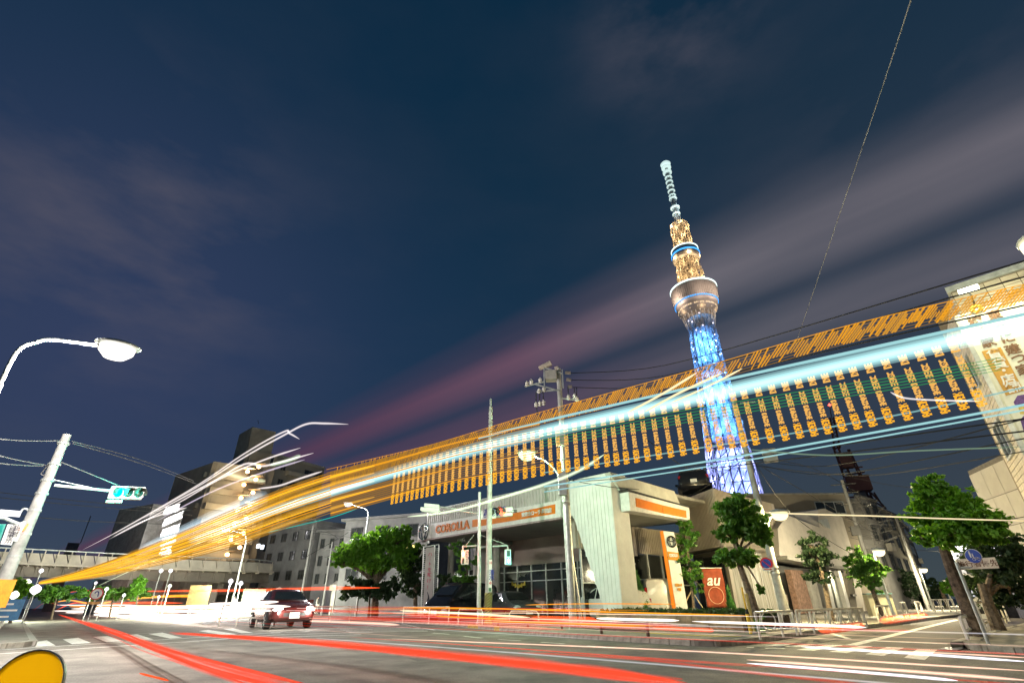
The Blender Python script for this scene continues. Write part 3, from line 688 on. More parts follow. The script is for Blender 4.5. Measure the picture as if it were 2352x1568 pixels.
pxp('recess_wall', [kE(170, 780), kE(1075, 905), kE(1190, 1400), kE(300, 1420)], V15, ve * .3, conc_d, shp, out=-1.6)
for q, m_ in (([(355, 890), (500, 905), (640, 1400), (480, 1410)], mat('brick_pier', (.25, .15, .11), .85, var=.25, scale=5)), ([(560, 930), (640, 940), (755, 1395), (650, 1400)], conc), ([(770, 940), (800, 945), (905, 1400), (870, 1400)], whitep), ([(915, 905), (950, 908), (1080, 1388), (1045, 1390)], whitep)):
    pxp('pier', [kE(*p) for p in q], V15, ve * .4, m_, shp)
pxp('door', [kE(690, 1170), kE(790, 1160), kE(860, 1390), kE(760, 1400)], V15, ve * .1, mat('door_brown', (.20, .09, .07), .6), shp, out=-.8)
pxp('door_window', [kE(735, 1240), kE(790, 1235), kE(806, 1290), kE(752, 1295)], V15, ve * .05, glass, shp, out=-.7)
for q in ([(420, 1180), (450, 1182), (470, 1300), (440, 1300)], [(660, 1030), (745, 1040), (760, 1110), (685, 1110)]):
    pxp('notice', [kE(*p) for p in q], V15, ve * .05, mat('notice_paper', (.5, .42, .36), .8, var=.3, scale=20), shp, out=-.7)
pxp('mesh_shutter', [kE(850, 900), kE(915, 905), kE(1045, 1390), kE(985, 1390)], V15, ve * .08, galv, shp, out=-.3)
pxp('pier', [kE(1080, 880), kE(1150, 900), kE(1240, 1390), kE(1150, 1390)], V15, ve * .5, wh, shp)
pxp('vent_box', [kE(1040, 1180), kE(1085, 1180), kE(1095, 1205), kE(1050, 1208)], V15, ve * .2, dark, shp, out=.3)
# dark houses
for (lab, xl, yl, xr, yr, Dl, Dr, dp, m_, wn) in (
    ('dark brown house with a flat roof under the red lattice mast', *kF(470, 560), *kF(640, 600), 62, 66, 9, conc_d, 2),
    ('dark house with tall narrow shuttered windows right of the lattice mast', *kF(560, 620), *kF(860, 750), 74, 90, 12, mat('dark_render', (.16, .15, .12), .85, var=.12, scale=.5), 4),
    ('low dark house with an air conditioner at the far end of the side street', *kF(850, 760), *kF(960, 880), 92, 110, 12, conc_d, 1)):
    o, a, t, n, l_, z1 = face_block('dark_house', lab, 'house', xl, yl, xr, yr, Dl, Dr, dp, m_, group='houses down the side street')
    for i in range(wn):
        for zf in (.35, .6, .8):
            win(o, a + t * (l_ * (i + .25) / wn) + ZZ * (z1 * zf) + n * .01, t, n, l_ / wn * .5, z1 * .14, fr=dark, mull=1)
    MB().obox(a - t * .15 + ZZ * z1 + n * .15, t, -n, ZZ, l_ + .3, .5, .2).build('coping', conc_d, o)
    MB().cbox(a + t * l_ * .7 + ZZ * (z1 * .55) + n * .35, .9, .5, .7, t, n).build('air_conditioner', conc, o)
# cabinets
c = gz(G(*kD(1500, 1250))); cb = thing('switch_cabinet', 'cream steel switch cabinet standing behind the white railing in the side street', 'cabinet', c)
xa = (G(*kD(1540, 1250)) - G(*kD(1450, 1235))).normalized(); xa.z = 0
hc = UP(*kD(1420, 1048), c).z
MB().obox(c - xa * .8 + ZZ * .1, xa, Vector((-xa.y, xa.x, 0)), ZZ, 1.5, 1.2, hc - .1).build('case', mat('cream_steel', (.60, .54, .34), .5, var=.06), cb, bevel=.02)
MB().obox(c - xa * .84 + ZZ * hc, xa, Vector((-xa.y, xa.x, 0)), ZZ, 1.58, 1.26, .06).build('lid', mat('teal_steel', (.10, .20, .19), .5), cb)

# --- billboard building on the right
Bq = gz(AT(*kG(248, 268), 21.0)); zB = UP(*kG(248, 268), Bq).z
Er = G(*kG(745, 108), zB); fdr = gz(Er - Bq).normalized(); fn = Vector((fdr.y, -fdr.x, 0)); fn = fn if fn.dot(CAM - Bq) > 0 else -fn
Kb = gz(AT(*kG(150, 500), 25.5)); zK = UP(*kG(150, 500), Kb).z
bb = thing('billboard_building', 'tiled corner building carrying a tall lit property billboard at the right edge', 'building', Bq)
tile = mat('wall_tile', (.50, .44, .34), .5, var=.10, scale=1.5); tgap = mat('tile_joint', (.16, .13, .09), .9)
Fr = Bq + fdr * 9; Kr = Kb + fdr * 9
MB().add([Bq, Fr, Kr, Kb, Bq + ZZ * zB, Fr + ZZ * zB, Kr + ZZ * zK, Kb + ZZ * zK], [(3, 2, 1, 0), (4, 5, 6, 7), (0, 1, 5, 4), (1, 2, 6, 5), (2, 3, 7, 6), (3, 0, 4, 7)]).build('wall', tgap, bb)
# wall tiles: the ones that show largest singly, the rest in one piece
sdv = (Kb - Bq).normalized(); sn = Vector((sdv.y, -sdv.x, 0)); sn = sn if sn.dot(CAM - Bq) > 0 else -sn; sl = (Kb - Bq).length
TW, TH = .42, .17
def mk_tile(x, n_): return MB().obox(x * -0 , x, n_, ZZ, TW - .025, .02, TH - .02).build('wall_tile', tile, bb)
tf = mk_tile(fdr, fn); tfm = tf.data; bpy.data.objects.remove(tf)
for q in tfm.vertices: q.co += Bq
big = MB(); cnt = 0
nrow = int(zB / TH)
for j in range(nrow - 1, -1, -1):
    z_ = j * TH + .01
    if z_ + TH > zB - .02: continue
    for i in range(int(5.2 / TW)):
        p = Bq + fdr * (i * TW + .01) + ZZ * z_ + fn * .001
        if z_ > zB - 3.3 and cnt < 230: share('wall_tile', tfm, bb, p); cnt += 1
        else: big.obox(p, fdr, fn, ZZ, TW - .025, .02, TH - .02)
    for i in range(int(sl / TW)):
        if z_ + TH > zB - (zB - zK) * ((i + 1) * TW / sl): continue
        big.obox(Bq + sdv * (i * TW + .03) + ZZ * z_ + sn * .001, sdv, sn, ZZ, TW - .025, .02, TH - .02)
stuff(big.build('wall_tile', tile, bb))
MB().add([Bq + ZZ * zB - fdr * .1 + fn * .1, Fr + ZZ * zB + fn * .1, Fr + ZZ * (zB + .2) + fn * .1, Bq + ZZ * (zB + .2) - fdr * .1 + fn * .1, Bq + ZZ * zB - fdr * .1 - fn * .3, Fr + ZZ * zB - fn * .3, Fr + ZZ * (zB + .2) - fn * .3, Bq + ZZ * (zB + .2) - fdr * .1 - fn * .3], [(0, 1, 2, 3), (7, 6, 5, 4), (0, 4, 5, 1), (3, 2, 6, 7), (0, 3, 7, 4), (1, 5, 6, 2)]).build('coping', galv, bb)
for zz in (2.6, 5.2, 7.6):                 # side windows and a bracketed sign on the receding wall
    if zz + 1.3 < zK: win(bb, Bq + sdv * (sl * .45) + ZZ * zz + sn * .03, sdv, sn, 1.3, 1.2)
# the billboard itself
bq0 = Bq + fn * .55
def bpx(q): return PL(*kH(*q), bq0, fn)
c0, c1 = bpx((128, 150)), bpx((510, 92)); c3 = bpx((735, 1290)); wdt = 0
s0 = (c0 - bq0).dot(fdr); s1 = (c1 - bq0).dot(fdr); zt_ = (c0.z + c1.z) / 2; zb_ = 1.9
bill = thing('billboard', 'tall white lit billboard with brown and orange vertical lettering on the tiled building', 'billboard', gz(bq0))
def bpt(s, z): return gz(bq0) + fdr * s + ZZ * z
bm1 = mat('billboard_face', (.74, .76, .64), .6, var=.05, scale=2)
MB().obox(bpt(s0, zb_) - fn * .38, fdr, fn, ZZ, s1 - s0 + 1.2, .38, zt_ - zb_).build('panel', bm1, bill)
MB().obox(bpt(s0 - .12, zb_) - fn * .40, fdr, fn, ZZ, .12, .46, zt_ - zb_ + .05).build('frame', galv, bill)
MB().obox(bpt(s0 - .12, zt_) - fn * .40, fdr, fn, ZZ, s1 - s0 + 1.3, .46, .08).build('frame', galv, bill)
csz = (bpx((520, 150)) - bpx((392, 165))).length
def chars(lst, m_, k=1.0):
    for ch, q in lst:
        c = bpx(q) + fn * .03; text('lettering', ch, csz * 1.12 * k, m_, bill, c - fdr * csz * .55 * k - ZZ * csz * .42 * k, fdr, ext=.012, off=.022 * csz)
MB().prism([bpx(q) + fn * .012 for q in ((345, 485), (520, 445), (735, 845), (570, 890))], fn * .015).build('orange_panel', mat('billboard_orange', (.55, .30, .05), .6, var=.08), bill)
chars([('東', (460, 150)), ('京', (520, 275)), ('に', (578, 362)), ('建', (630, 465)), ('つ', (685, 548)), ('家', (735, 650))], brownink)
chars([('稼', (290, 205)), ('ぐ', (350, 300)), ('家', (405, 400))], brownink)
chars([('賃', (462, 512)), ('貸', (512, 598)), ('・', (550, 660)), ('店', (588, 738)), ('舗', (638, 815))], whitep, .95)
# printed figure: plain hat and coat shapes
MB().prism([bpx(q) + fn * .012 for q in ((640, 950), (675, 890), (735, 880), (770, 930), (775, 985), (700, 985), (650, 975))], fn * .01).build('printed_hat', purple, bill)
MB().prism([bpx(q) + fn * .010 for q in ((680, 985), (775, 985), (780, 1060), (700, 1060))], fn * .008).build('printed_face', mat('print_yellow', (.62, .48, .12), .6), bill)
MB().prism([bpx(q) + fn * .012 for q in ((700, 1110), (735, 1075), (820, 1060), (820, 1330), (760, 1300))], fn * .01).build('printed_coat', purple, bill)
rgm = MB(); rgm.ring(bpx((300, 100)) + fn * .1, csz * .36, csz * .30, .05, fdr, ZZ, 20, 5); rgm.build('round_emblem', mat('gold_ring', (.6, .5, .12), .4, .3), bill)
for i in range(2):
    p = bpt(s0 + .5 + i * 1.6, zt_ + .25); MB().tube([p - fn * .1, p + fn * .7 + ZZ * .25], .03).build('lamp_arm', dark, bill)
    lh = MB().cbox(p + fn * .8 + ZZ * .25, .5, .16, .1, fdr, fn).build('flood_lamp', glow('flood_face', (1, 1, .72), 14), bill)
    lamp_light('flood_light', p + fn * .95 + ZZ * .1, (1.0, .96, .58), 110, bill, .15)
# grey panelled building behind
o, a, t, n, l_, z1 = face_block('panel_building', 'pale grey panel clad building behind the billboard building and the tree', 'building', *kI(1070, -40), 2420, 1010, 33, 27, 12, mat('panel_gap', (.12, .11, .10), .9), group=None)
pn = mat('grey_panel', (.36, .34, .31), .7, var=.08, scale=.6)
pw_, ph_ = 1.15, 1.25
pm = MB().obox(Vector((0, 0, 0)) + a, t, n, ZZ, pw_ - .03, .03, ph_ - .03).build('wall_panel', pn, o); pmd = pm.data; bpy.data.objects.remove(pm)
for j in range(int(z1 / ph_)):
    for i in range(int(l_ / pw_)):
        share('wall_panel', pmd, o, a + t * (i * pw_ + .02) + ZZ * (j * ph_ + .05) + n * .002)
# ------------------------------------------------------------------ left: overpass and housing beyond it
k6 = K(600, 1540, 2.24)
XS = [-60, 120, 290, 420, 545, 600, 645, 700, 760, 830]
def itp(t, ys): return float(np.interp(t, XS, ys))
YT = [1254, 1263, 1272, 1277, 1283, 1285, 1291, 1299, 1306, 1312]; YP = [1285, 1293, 1300, 1304, 1308, 1309, 1313, 1318, 1322, 1327]; YG = [1320, 1325, 1330, 1334, 1337, 1337, 1338, 1339, 1340, 1343]
DD = [72, 74, 76, 78, 80, 83, 87, 92, 98, 104]
ovp = thing('overpass', 'cream steel girder overpass with a panelled parapet crossing above the avenue', 'bridge', gz(AT(290, 1300, 76)))
creams = mat('parapet_cream', (.62, .56, .46), .6, var=.10, scale=.4); girdm = mat('girder_brown', (.24, .21, .17), .6, var=.14, scale=.4)
xs = list(np.arange(-60, 800, 31.0))
def sec(x, ys): return AT(x, itp(x, ys), itp(x, DD))
def bdir(x): d = gz(sec(x + 5, YT) - sec(x - 5, YT)).normalized(); n = Vector((d.y, -d.x, 0)); return d, (n if n.dot(CAM - sec(x, YT)) > 0 else -n)
for a, b in zip(xs, xs[1:]):
    d, n = bdir((a + b) / 2)
    q = [sec(a, YP), sec(b, YP), sec(b, YT) - ZZ * .35, sec(a, YT) - ZZ * .35]; g = d * .05
    MB().prism([q[0] + g, q[1] - g, q[2] - g, q[3] + g], -n * .12).build('parapet_panel', creams, ovp)
    MB().tube([sec(a, YT), sec(b, YT)], .07, 6).build('handrail', galv, ovp)
    MB().prism([sec(a, YP) + n * .3 - ZZ * .02, sec(b, YP) + n * .3 - ZZ * .02, sec(b, YP) + n * .3 - ZZ * .25, sec(a, YP) + n * .3 - ZZ * .25], -n * 7).build('deck', creams, ovp)
    q = [sec(a, YG), sec(b, YG), sec(b, YP) - ZZ * .28, sec(a, YP) - ZZ * .28]
    MB().prism([p - n * .8 for p in q], -n * .3).build('girder', girdm, ovp)
    st = sec(a, YP) - n * .8; MB().obox(Vector((st.x, st.y, sec(a, YG).z)) - n * 0 - d * .05, d, n, ZZ, .10, .14, st.z - sec(a, YG).z - .3).build('stiffener', girdm, ovp)
    p = sec(a, YP); MB().obox(Vector((p.x, p.y, p.z - .35)) + n * .02 - d * .06, d, n, ZZ, .09, .05, sec(a, YT).z - p.z + .3).build('post', creams, ovp)
    MB().prism([p + n * .30 - ZZ * .25, p + n * .30 - ZZ * .45, p - n * .2 - ZZ * .45, p - n * .2 - ZZ * .25], d * .08).build('bracket', creams, ovp)
    MB().prism([sec(a, YG) - n * .3, sec(b, YG) - n * .3, sec(b, YG) - n * 1.4, sec(a, YG) - n * 1.4], ZZ * .06).build('flange', girdm, ovp)
for x in (508, 712, 60):
    p = gz(sec(x, YG)); d, n = bdir(x); p = p - n * 2; h_ = sec(x, YG).z
    MB().obox(p - d * .45, d, -n, ZZ, .9, 1.2, h_).build('pier', creams, ovp)
    MB().obox(p - d * 1.1 + ZZ * (h_ - .8), d, -n, ZZ, 2.2, 1.6, .75).build('pier_cap', girdm, ovp)
# apartment block
aw = mat('apartment_wall', (.36, .33, .27), .8, var=.10, scale=.25); aw2 = mat('apartment_wall_pale', (.46, .43, .36), .8, var=.08, scale=.25)
apt = thing('apartment_block', 'big beige apartment block with a tall rooftop stair tower and orange stairway lamps', 'apartment building', gz(AT(600, 1300, 112)))
def blk(xl, yl, xr, yr, Dl, Dr, dp, m_, par, nm='wall', z0=0):
    a, b = AT(xl, yl, Dl), AT(xr, yr, Dr); z1 = (a.z + b.z) / 2; a, b = gz(a), gz(b); t = (b - a).normalized(); n = Vector((t.y, -t.x, 0)); n = n if n.dot(CAM - a) > 0 else -n
    MB().prism([q + ZZ * z0 for q in (a, b, b - n * dp, a - n * dp)], ZZ * (z1 - z0)).build(nm, m_, par); return a, t, n, (b - a).length, z1
a, t, n, l_, z1 = blk(634, 1060, 747, 1067, 112, 120, 14, aw, apt)
fl = z1 / 9
for f_ in range(1, 9):
    for i, (s, ww) in enumerate(((.10, .10), (.30, .18), (.58, .2), (.82, .14))):
        if (i + f_) % 5 == 4: continue
        win(apt, a + t * l_ * s + ZZ * (fl * f_ + .7) + n * .02, t, n, l_ * ww, 1.35, fr=girdm, mull=1)
    MB().obox(a + t * l_ * .22 + ZZ * (fl * f_ - .1) + n * .01, t, n, ZZ, l_ * .75, .9, .95).build('balcony', aw2, apt)
MB().obox(a + ZZ * z1 - t * .1 + n * .15, t, -n, ZZ, l_ + .2, .5, .5).build('coping', aw2, apt)
a2, t2, n2_, l2, z2 = blk(488, 1066, 612, 1080, 104, 108, 16, aw, apt)
for f_ in range(1, 9):
    MB().obox(a2 + t2 * .3 + ZZ * (z2 * f_ / 9 - .1) + n2_ * .01, t2, n2_, ZZ, l2 * .52, 1.1, 1.05).build('balcony', aw2, apt)
    win(apt, a2 + t2 * l2 * .12 + ZZ * (z2 * f_ / 9 + 1.0) + n2_ * .02, t2, n2_, l2 * .34, 1.3, fr=girdm, mull=1)
    # open stairway landings with their lamps
    MB().obox(a2 + t2 * l2 * .60 + ZZ * (z2 * f_ / 9) + n2_ * .01, t2, n2_, ZZ, l2 * .36, 1.5, .16).build('stair_landing', aw2, apt)
    MB().obox(a2 + t2 * l2 * .60 + ZZ * (z2 * f_ / 9 + .17) + n2_ * 1.4, t2, n2_, ZZ, l2 * .36, .1, .85).build('stair_parapet', aw2, apt)
a3, t3, n3, l3, z3 = blk(444, 1097, 489, 1066, 124, 104.2, 6, aw2, apt)
for f_ in range(2, 9): MB().obox(a3 + t3 * 1 + ZZ * (z3 * f_ / 9) + n3 * .01, t3, n3, ZZ, l3 - 2, .8, .9).build('balcony', aw, apt)
blk(578, 988, 636, 984, 108.5, 110, 7, mat('stair_tower_tile', (.33, .30, .24), .8, var=.12, scale=.5), apt, 'stair_tower')
aa, tt, nn_, ll, zz_ = blk(575, 1040, 640, 1038, 108, 109.5, 8, aw, apt, 'stair_tower', 0)
win(apt, aa + tt * ll * .75 + ZZ * (zz_ - 2.4) + nn_ * .02, tt, nn_, ll * .14, 2.2, mull=0)
warm = glow('stair_lamp_face', (1.0, .55, .22), 9)
stl = mat('stair_soffit', (.6, .5, .35), .7)
for q in [(830, 470), (805, 575), (780, 685), (755, 795), (725, 905), (700, 1025), (670, 1145), (735, 510), (705, 620), (680, 730), (650, 840), (625, 960), (595, 1080), (565, 1205)]:
    p = AT(*k6(*q), 102.8); MB().lathe(p, [(.1, -.3), (.34, -.15), (.34, .15), (.1, .3)], 8).build('stair_lamp', warm, apt)
    MB().cbox(p - fwd * 0 + Vector((.3, 0, .55)), 2.2, 1.0, .14).build('lamp_bracket', stl, apt)
    if q[1] % 3 == 0: lamp_light('stair_light', p + (CAM - p).normalized() * .8, (1, .75, .4), 380, apt, .3)
MB().tube([AT(*k6(735, 330), 105), AT(*k6(755, 210), 105)], .05).build('antenna', dark, apt)
MB().tube([AT(*k6(828, 108), 109), AT(*k6(822, 78), 109)], .05).build('antenna', dark, apt)
# floodlit stairs block with rows of white lamps
sb = thing('stair_block', 'narrow block with open galleries lit by rows of white lamps behind the overpass', 'building', gz(AT(390, 1250, 92)))
a, t, n, l_, z1 = blk(350, 1165, 428, 1158, 92, 94, 10, conc, sb)
wfl = glow('gallery_lamp_face', (1, .97, .98), 3)
for q0, q1 in (((25, 865), (150, 830)), ((15, 965), (180, 890)), ((0, 1050), (150, 1000)), ((0, 1130), (120, 1090)), ((-10, 1205), (80, 1190))):
    p, q = AT(*k6(*q0), 91), AT(*k6(*q1), 91)
    MB().prism([p - ZZ * .2, q - ZZ * .2, q + ZZ * .9, p + ZZ * .9], n * .12).build('gallery_wall', whitep, sb)
    for i in range(6):
        c = p.lerp(q, (i + .3) / 6) + n * .3 + ZZ * (.1); MB().lathe(c, [(.08, -.2), (.22, -.1), (.22, .1), (.08, .2)], 8).build('gallery_lamp', wfl, sb)
    lamp_light('gallery_light', p.lerp(q, .5) + n * 1.0 + ZZ * .3, (1, .96, .98), 150, sb, .3)
# dark houses between the block and the tree
for lab, xl, yl, xr, yr, Dl, Dr, dp, wr in (
    ('dark concrete house with lit white windows left of the leaning lamp', 622, 1208, 728, 1196, 88, 78, 10, 4),
    ('dark grey flat block seen behind overhead wires above the overpass end', 735, 1226, 800, 1216, 74, 72, 10, 3),
    ('dark block with overhanging eaves behind the bright green tree', 796, 1193, 985, 1188, 60, 54, 12, 3)):
    o, a, t, n, l_, z1 = face_block('dark_block', lab, 'building', xl, yl, xr, yr, Dl, Dr, dp, conc_d, group='dark blocks left of the showroom')
    for f_ in range(3):
        for i in range(wr): win(o, a + t * l_ * (i + .25) / wr + ZZ * (z1 * (.35 + .22 * f_)) + n * .02, t, n, l_ / wr * .42, 1.2, fr=dark, mull=1)
    MB().obox(a - t * .3 + ZZ * z1 + n * .5, t, -n, ZZ, l_ + .6, 1, .25).build('eaves', conc_d, o)
    if wr == 4:
        for px in ((440, 225), (480, 235)): MB().cbox(AT(*k2(*px), 77), .5, .2, .5, t, n).build('lit_window', glow('lit_white', (.9, .95, 1), 2.2), o)
    if wr == 3 and xl == 796:
        for px in ((1917, 240), (1962, 240)): MB().cbox(AT(*k2(*px), 53.5), .5, .2, .5, t, n).build('lit_window', glow('lit_yellow', (1, .8, .25), 2.5), o)
o, a, t, n, l_, z1 = face_block('far_block', 'tiny dark far block with a roof aerial left of the overpass traffic signal', 'building', 156, 1246, 184, 1246, 210, 210, 14, conc_d)
MB().tube([a + t * 3 + ZZ * z1, a + t * 3 + ZZ * (z1 + 8)], .12).build('aerial', dark, o)
# glass box shops under the bridge
o, a, t, n, l_, z1 = face_block('kiosk', 'small lit pale green kiosk under the overpass beside the piers', 'kiosk', 560, 1352, 612, 1352, 66, 66, 4, mat('kiosk_green', (.5, .6, .45), .6))
win(o, a + t * .3 + ZZ * .9 + n * .02, t, n, l_ - .6, .9, gl=glow('kiosk_light', (.75, 1, .7), 1.6))
# ------------------------------------------------------------------ trees and plants
def leaves(blobs, size, seed, wide=.55, twig=.30):
    """leaf-sized faces gathered in twigs through the volume of each blob"""
    r = np.random.default_rng(seed); V, Fc = [], []
    for c, rad_, n in blobs:
        n = int(n * 1.7); nt_ = max(6, n // 26)
        d = r.normal(size=(nt_, 3)); d /= np.linalg.norm(d, axis=1)[:, None]
        rr = r.uniform(.35, 1.0, nt_) ** .55 * r.uniform(.68, 1.28, nt_)
        tc_ = np.array(c) + d * rr[:, None] * np.array(rad_)
        k = r.integers(0, nt_, n)
        pos = tc_[k] + r.normal(size=(n, 3)) * twig * np.mean(rad_) * .36 * np.array([1, 1, .6])
        out = d[k] * .7 + r.normal(size=(n, 3)) * .75 + np.array([0, 0, -.15]); out /= np.linalg.norm(out, axis=1)[:, None]
        sd_ = np.cross(out, r.normal(size=(n, 3))); sd_ /= np.linalg.norm(sd_, axis=1)[:, None]
        s = size * r.uniform(.38, 1.05, n)[:, None]
        a, b, c_, e = pos - out * s * .5, pos + sd_ * s * wide * .5, pos + out * s * .5, pos - sd_ * s * wide * .5
        V.append(np.stack([a, b, c_, e], 1).reshape(-1, 3))
    return np.concatenate(V)
def leaf_mesh(name, V, mt, parent):
    off = ROOT.get(parent.name, Vector((0, 0, 0))); V = V - np.array(off); n = len(V) // 4
    me = bpy.data.meshes.new(name); me.vertices.add(len(V)); me.vertices.foreach_set('co', V.astype(np.float32).ravel())
    me.loops.add(4 * n); me.loops.foreach_set('vertex_index', np.arange(4 * n, dtype=np.int32))
    me.polygons.add(n); me.polygons.foreach_set('loop_start', np.arange(0, 4 * n, 4, dtype=np.int32))
    me.update(calc_edges=True); me.materials.append(mt)
    o = bpy.data.objects.new(name, me); COL.objects.link(o); o.parent = parent; ROOT[o.name] = off; return o
SEED = [11]
def tree(name, label, trunk, rads, crown, size, mt, cat='tree', group=None, limbs=True, dens=1.0):
    """trunk: points from the foot up; crown: (centre, pixel half-width, pixel half-height, leaves)"""
    SEED[0] += 1
    o = thing(name, label, cat, gz(trunk[0]) if trunk[0].z < .6 else trunk[0], group)
    tb = MB().tube(trunk, rads, 8)
    bl = []
    for c, rx, rz, n in crown:
        k = (c - CAM).dot(fwd) / F_PX; bl.append((c, (rx * k, rx * k * .9, rz * k), int(n * dens)))
        if limbs:
            a = trunk[-2].lerp(trunk[-1], .5); mid = a.lerp(c, .5) + Vector((0, 0, .06 * (c - a).length))
            tb.tube([a, mid, c], [rads[-1] * .8, rads[-1] * .55, rads[-1] * .25], 6)
            for j in range(5):
                e = c + Vector((rng.uniform(-1, 1) * rx * k, rng.uniform(-1, 1) * rx * k, rng.uniform(-.7, .8) * rz * k)) * .8
                tb.tube([mid.lerp(c, .6), e], [rads[-1] * .35, rads[-1] * .1], 5)
    tb.build('trunk', trunkm, o, smooth=True)
    leaf_mesh('crown', leaves(bl, size, SEED[0]), mt, o)
    return o
def tpx(b, pts):                          # trunk points above/around a foot, at the foot's own distance
    D = math.hypot(b.x, b.y); return [gz(b)] + [AT(x, y, D) for x, y in pts]
# big tree on the right corner
b = gz(G(2252, 1474)); D = math.hypot(b.x, b.y)
tree('street_tree', 'largest green street tree on the right corner pavement beside the blue round sign', tpx(b, [(2225, 1400), (2195, 1335), (2170, 1265), (2160, 1240)]), [.21, .18, .15, .12, .10],
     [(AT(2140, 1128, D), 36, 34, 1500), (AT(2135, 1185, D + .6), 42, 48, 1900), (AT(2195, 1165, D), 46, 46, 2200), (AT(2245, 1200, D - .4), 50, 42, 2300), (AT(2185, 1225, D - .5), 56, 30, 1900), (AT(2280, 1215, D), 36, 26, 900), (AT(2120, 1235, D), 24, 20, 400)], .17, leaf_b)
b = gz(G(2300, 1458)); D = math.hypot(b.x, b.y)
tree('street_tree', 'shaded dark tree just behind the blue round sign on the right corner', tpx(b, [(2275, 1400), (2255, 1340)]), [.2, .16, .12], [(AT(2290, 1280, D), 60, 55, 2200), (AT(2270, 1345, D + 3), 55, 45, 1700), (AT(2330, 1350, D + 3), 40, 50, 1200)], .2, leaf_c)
# row along the left pavement of the side street
b = gz(G(1752, 1461)); D = math.hypot(b.x, b.y)
tree('street_tree', 'tall dark layered street tree by the yellow guide posts and the phone shop', tpx(b, [(1738, 1410), (1718, 1350), (1700, 1300), (1690, 1240)]), [.15, .13, .11, .09, .06],
     [(AT(1692, 1180, D), 44, 40, 2000), (AT(1725, 1205, D), 40, 34, 1500), (AT(1672, 1222, D), 30, 20, 700), (AT(1752, 1232, D), 18, 26, 600), (AT(1690, 1278, D), 46, 20, 1000), (AT(1715, 1285, D), 24, 18, 400), (AT(1748, 1350, D), 9, 10, 90)], .19, leaf_a)
for lab, bx_, by_, tr, cr, m_, sz in (
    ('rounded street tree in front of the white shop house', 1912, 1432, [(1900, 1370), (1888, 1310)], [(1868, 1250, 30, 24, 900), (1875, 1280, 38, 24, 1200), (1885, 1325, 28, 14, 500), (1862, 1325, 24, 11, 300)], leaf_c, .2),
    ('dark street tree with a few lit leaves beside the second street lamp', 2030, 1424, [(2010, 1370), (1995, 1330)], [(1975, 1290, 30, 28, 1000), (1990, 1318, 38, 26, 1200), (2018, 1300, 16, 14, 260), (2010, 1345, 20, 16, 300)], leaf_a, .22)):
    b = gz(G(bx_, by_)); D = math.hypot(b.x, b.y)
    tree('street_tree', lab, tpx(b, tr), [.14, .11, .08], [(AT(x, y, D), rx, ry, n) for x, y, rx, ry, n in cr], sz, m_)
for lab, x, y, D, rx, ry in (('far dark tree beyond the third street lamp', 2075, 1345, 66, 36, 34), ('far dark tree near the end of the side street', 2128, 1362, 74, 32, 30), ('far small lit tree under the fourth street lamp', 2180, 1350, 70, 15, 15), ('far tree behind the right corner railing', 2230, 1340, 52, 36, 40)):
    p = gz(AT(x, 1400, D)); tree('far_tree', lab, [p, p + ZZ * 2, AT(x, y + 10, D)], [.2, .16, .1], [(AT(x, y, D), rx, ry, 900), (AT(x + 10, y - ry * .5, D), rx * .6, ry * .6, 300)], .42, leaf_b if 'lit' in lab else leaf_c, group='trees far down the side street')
# slim tree with stakes by the pylon sign
b = gz(AT(1592, 1418, 30.5)); b.z = .35; D = 30.5
t_ = tree('young_tree', 'slim young tree held by two stakes right of the orange pylon sign', [Vector((b.x, b.y, 0)), AT(1590, 1350, D), AT(1582, 1290, D), AT(1572, 1220, D)], [.06, .05, .04, .03],
     [(AT(1570, 1205, D), 20, 16, 300), (AT(1580, 1232, D), 26, 16, 420), (AT(1572, 1258, D), 24, 14, 380), (AT(1584, 1290, D), 28, 16, 420), (AT(1592, 1320, D), 26, 18, 420), (AT(1600, 1350, D), 16, 12, 160)], .24, leaf_a)
for dx in (-.45, .5): MB().tube([gz(b) + bx * (dx * 1.6) + ZZ * .3, AT(1588, 1355, D)], .03).build('stake', mat('stake_wood', (.5, .4, .25), .8), t_)
# tree before the glazing, left
b = gz(AT(1078, 1410, 36)); D = 36
tree('young_tree', 'thin loose tree standing before the showroom glazing by the pedestrian signal', [b, AT(1075, 1350, D), AT(1070, 1270, D)], [.08, .06, .04], [(AT(1062, 1262, D), 26, 20, 320), (AT(1075, 1292, D), 30, 18, 300), (AT(1068, 1325, D), 32, 16, 280), (AT(1075, 1350, D), 36, 14, 300)], .3, leaf_a)
b = gz(AT(1030, 1400, 38)); tree('shrub', 'dark rounded shrub behind the vertical slogan banner', [b, b + ZZ * .8], [.08, .05], [(AT(1027, 1345, 38), 26, 28, 700)], .3, leaf_c, 'shrub')
# bright broad tree left of the showroom
b = gz(AT(862, 1400, 44)); D = 44
tree('broad_tree', 'broad bright green lamp lit tree standing left of the showroom', [b, AT(862, 1370, D), AT(865, 1310, D)], [.3, .26, .2],
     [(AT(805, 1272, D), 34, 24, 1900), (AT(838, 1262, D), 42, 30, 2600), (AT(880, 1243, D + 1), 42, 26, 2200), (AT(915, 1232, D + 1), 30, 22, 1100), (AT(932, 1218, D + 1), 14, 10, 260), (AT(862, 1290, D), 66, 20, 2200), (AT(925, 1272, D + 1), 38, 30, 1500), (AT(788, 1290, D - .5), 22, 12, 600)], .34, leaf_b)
b = gz(AT(955, 1395, 46)); tree('broad_tree', 'dark shaded tree between the bright tree and the slogan banner', [b, AT(955, 1340, 46)], [.2, .15], [(AT(945, 1300, 46), 40, 40, 1600), (AT(955, 1345, 46), 30, 26, 800)], .34, leaf_c)
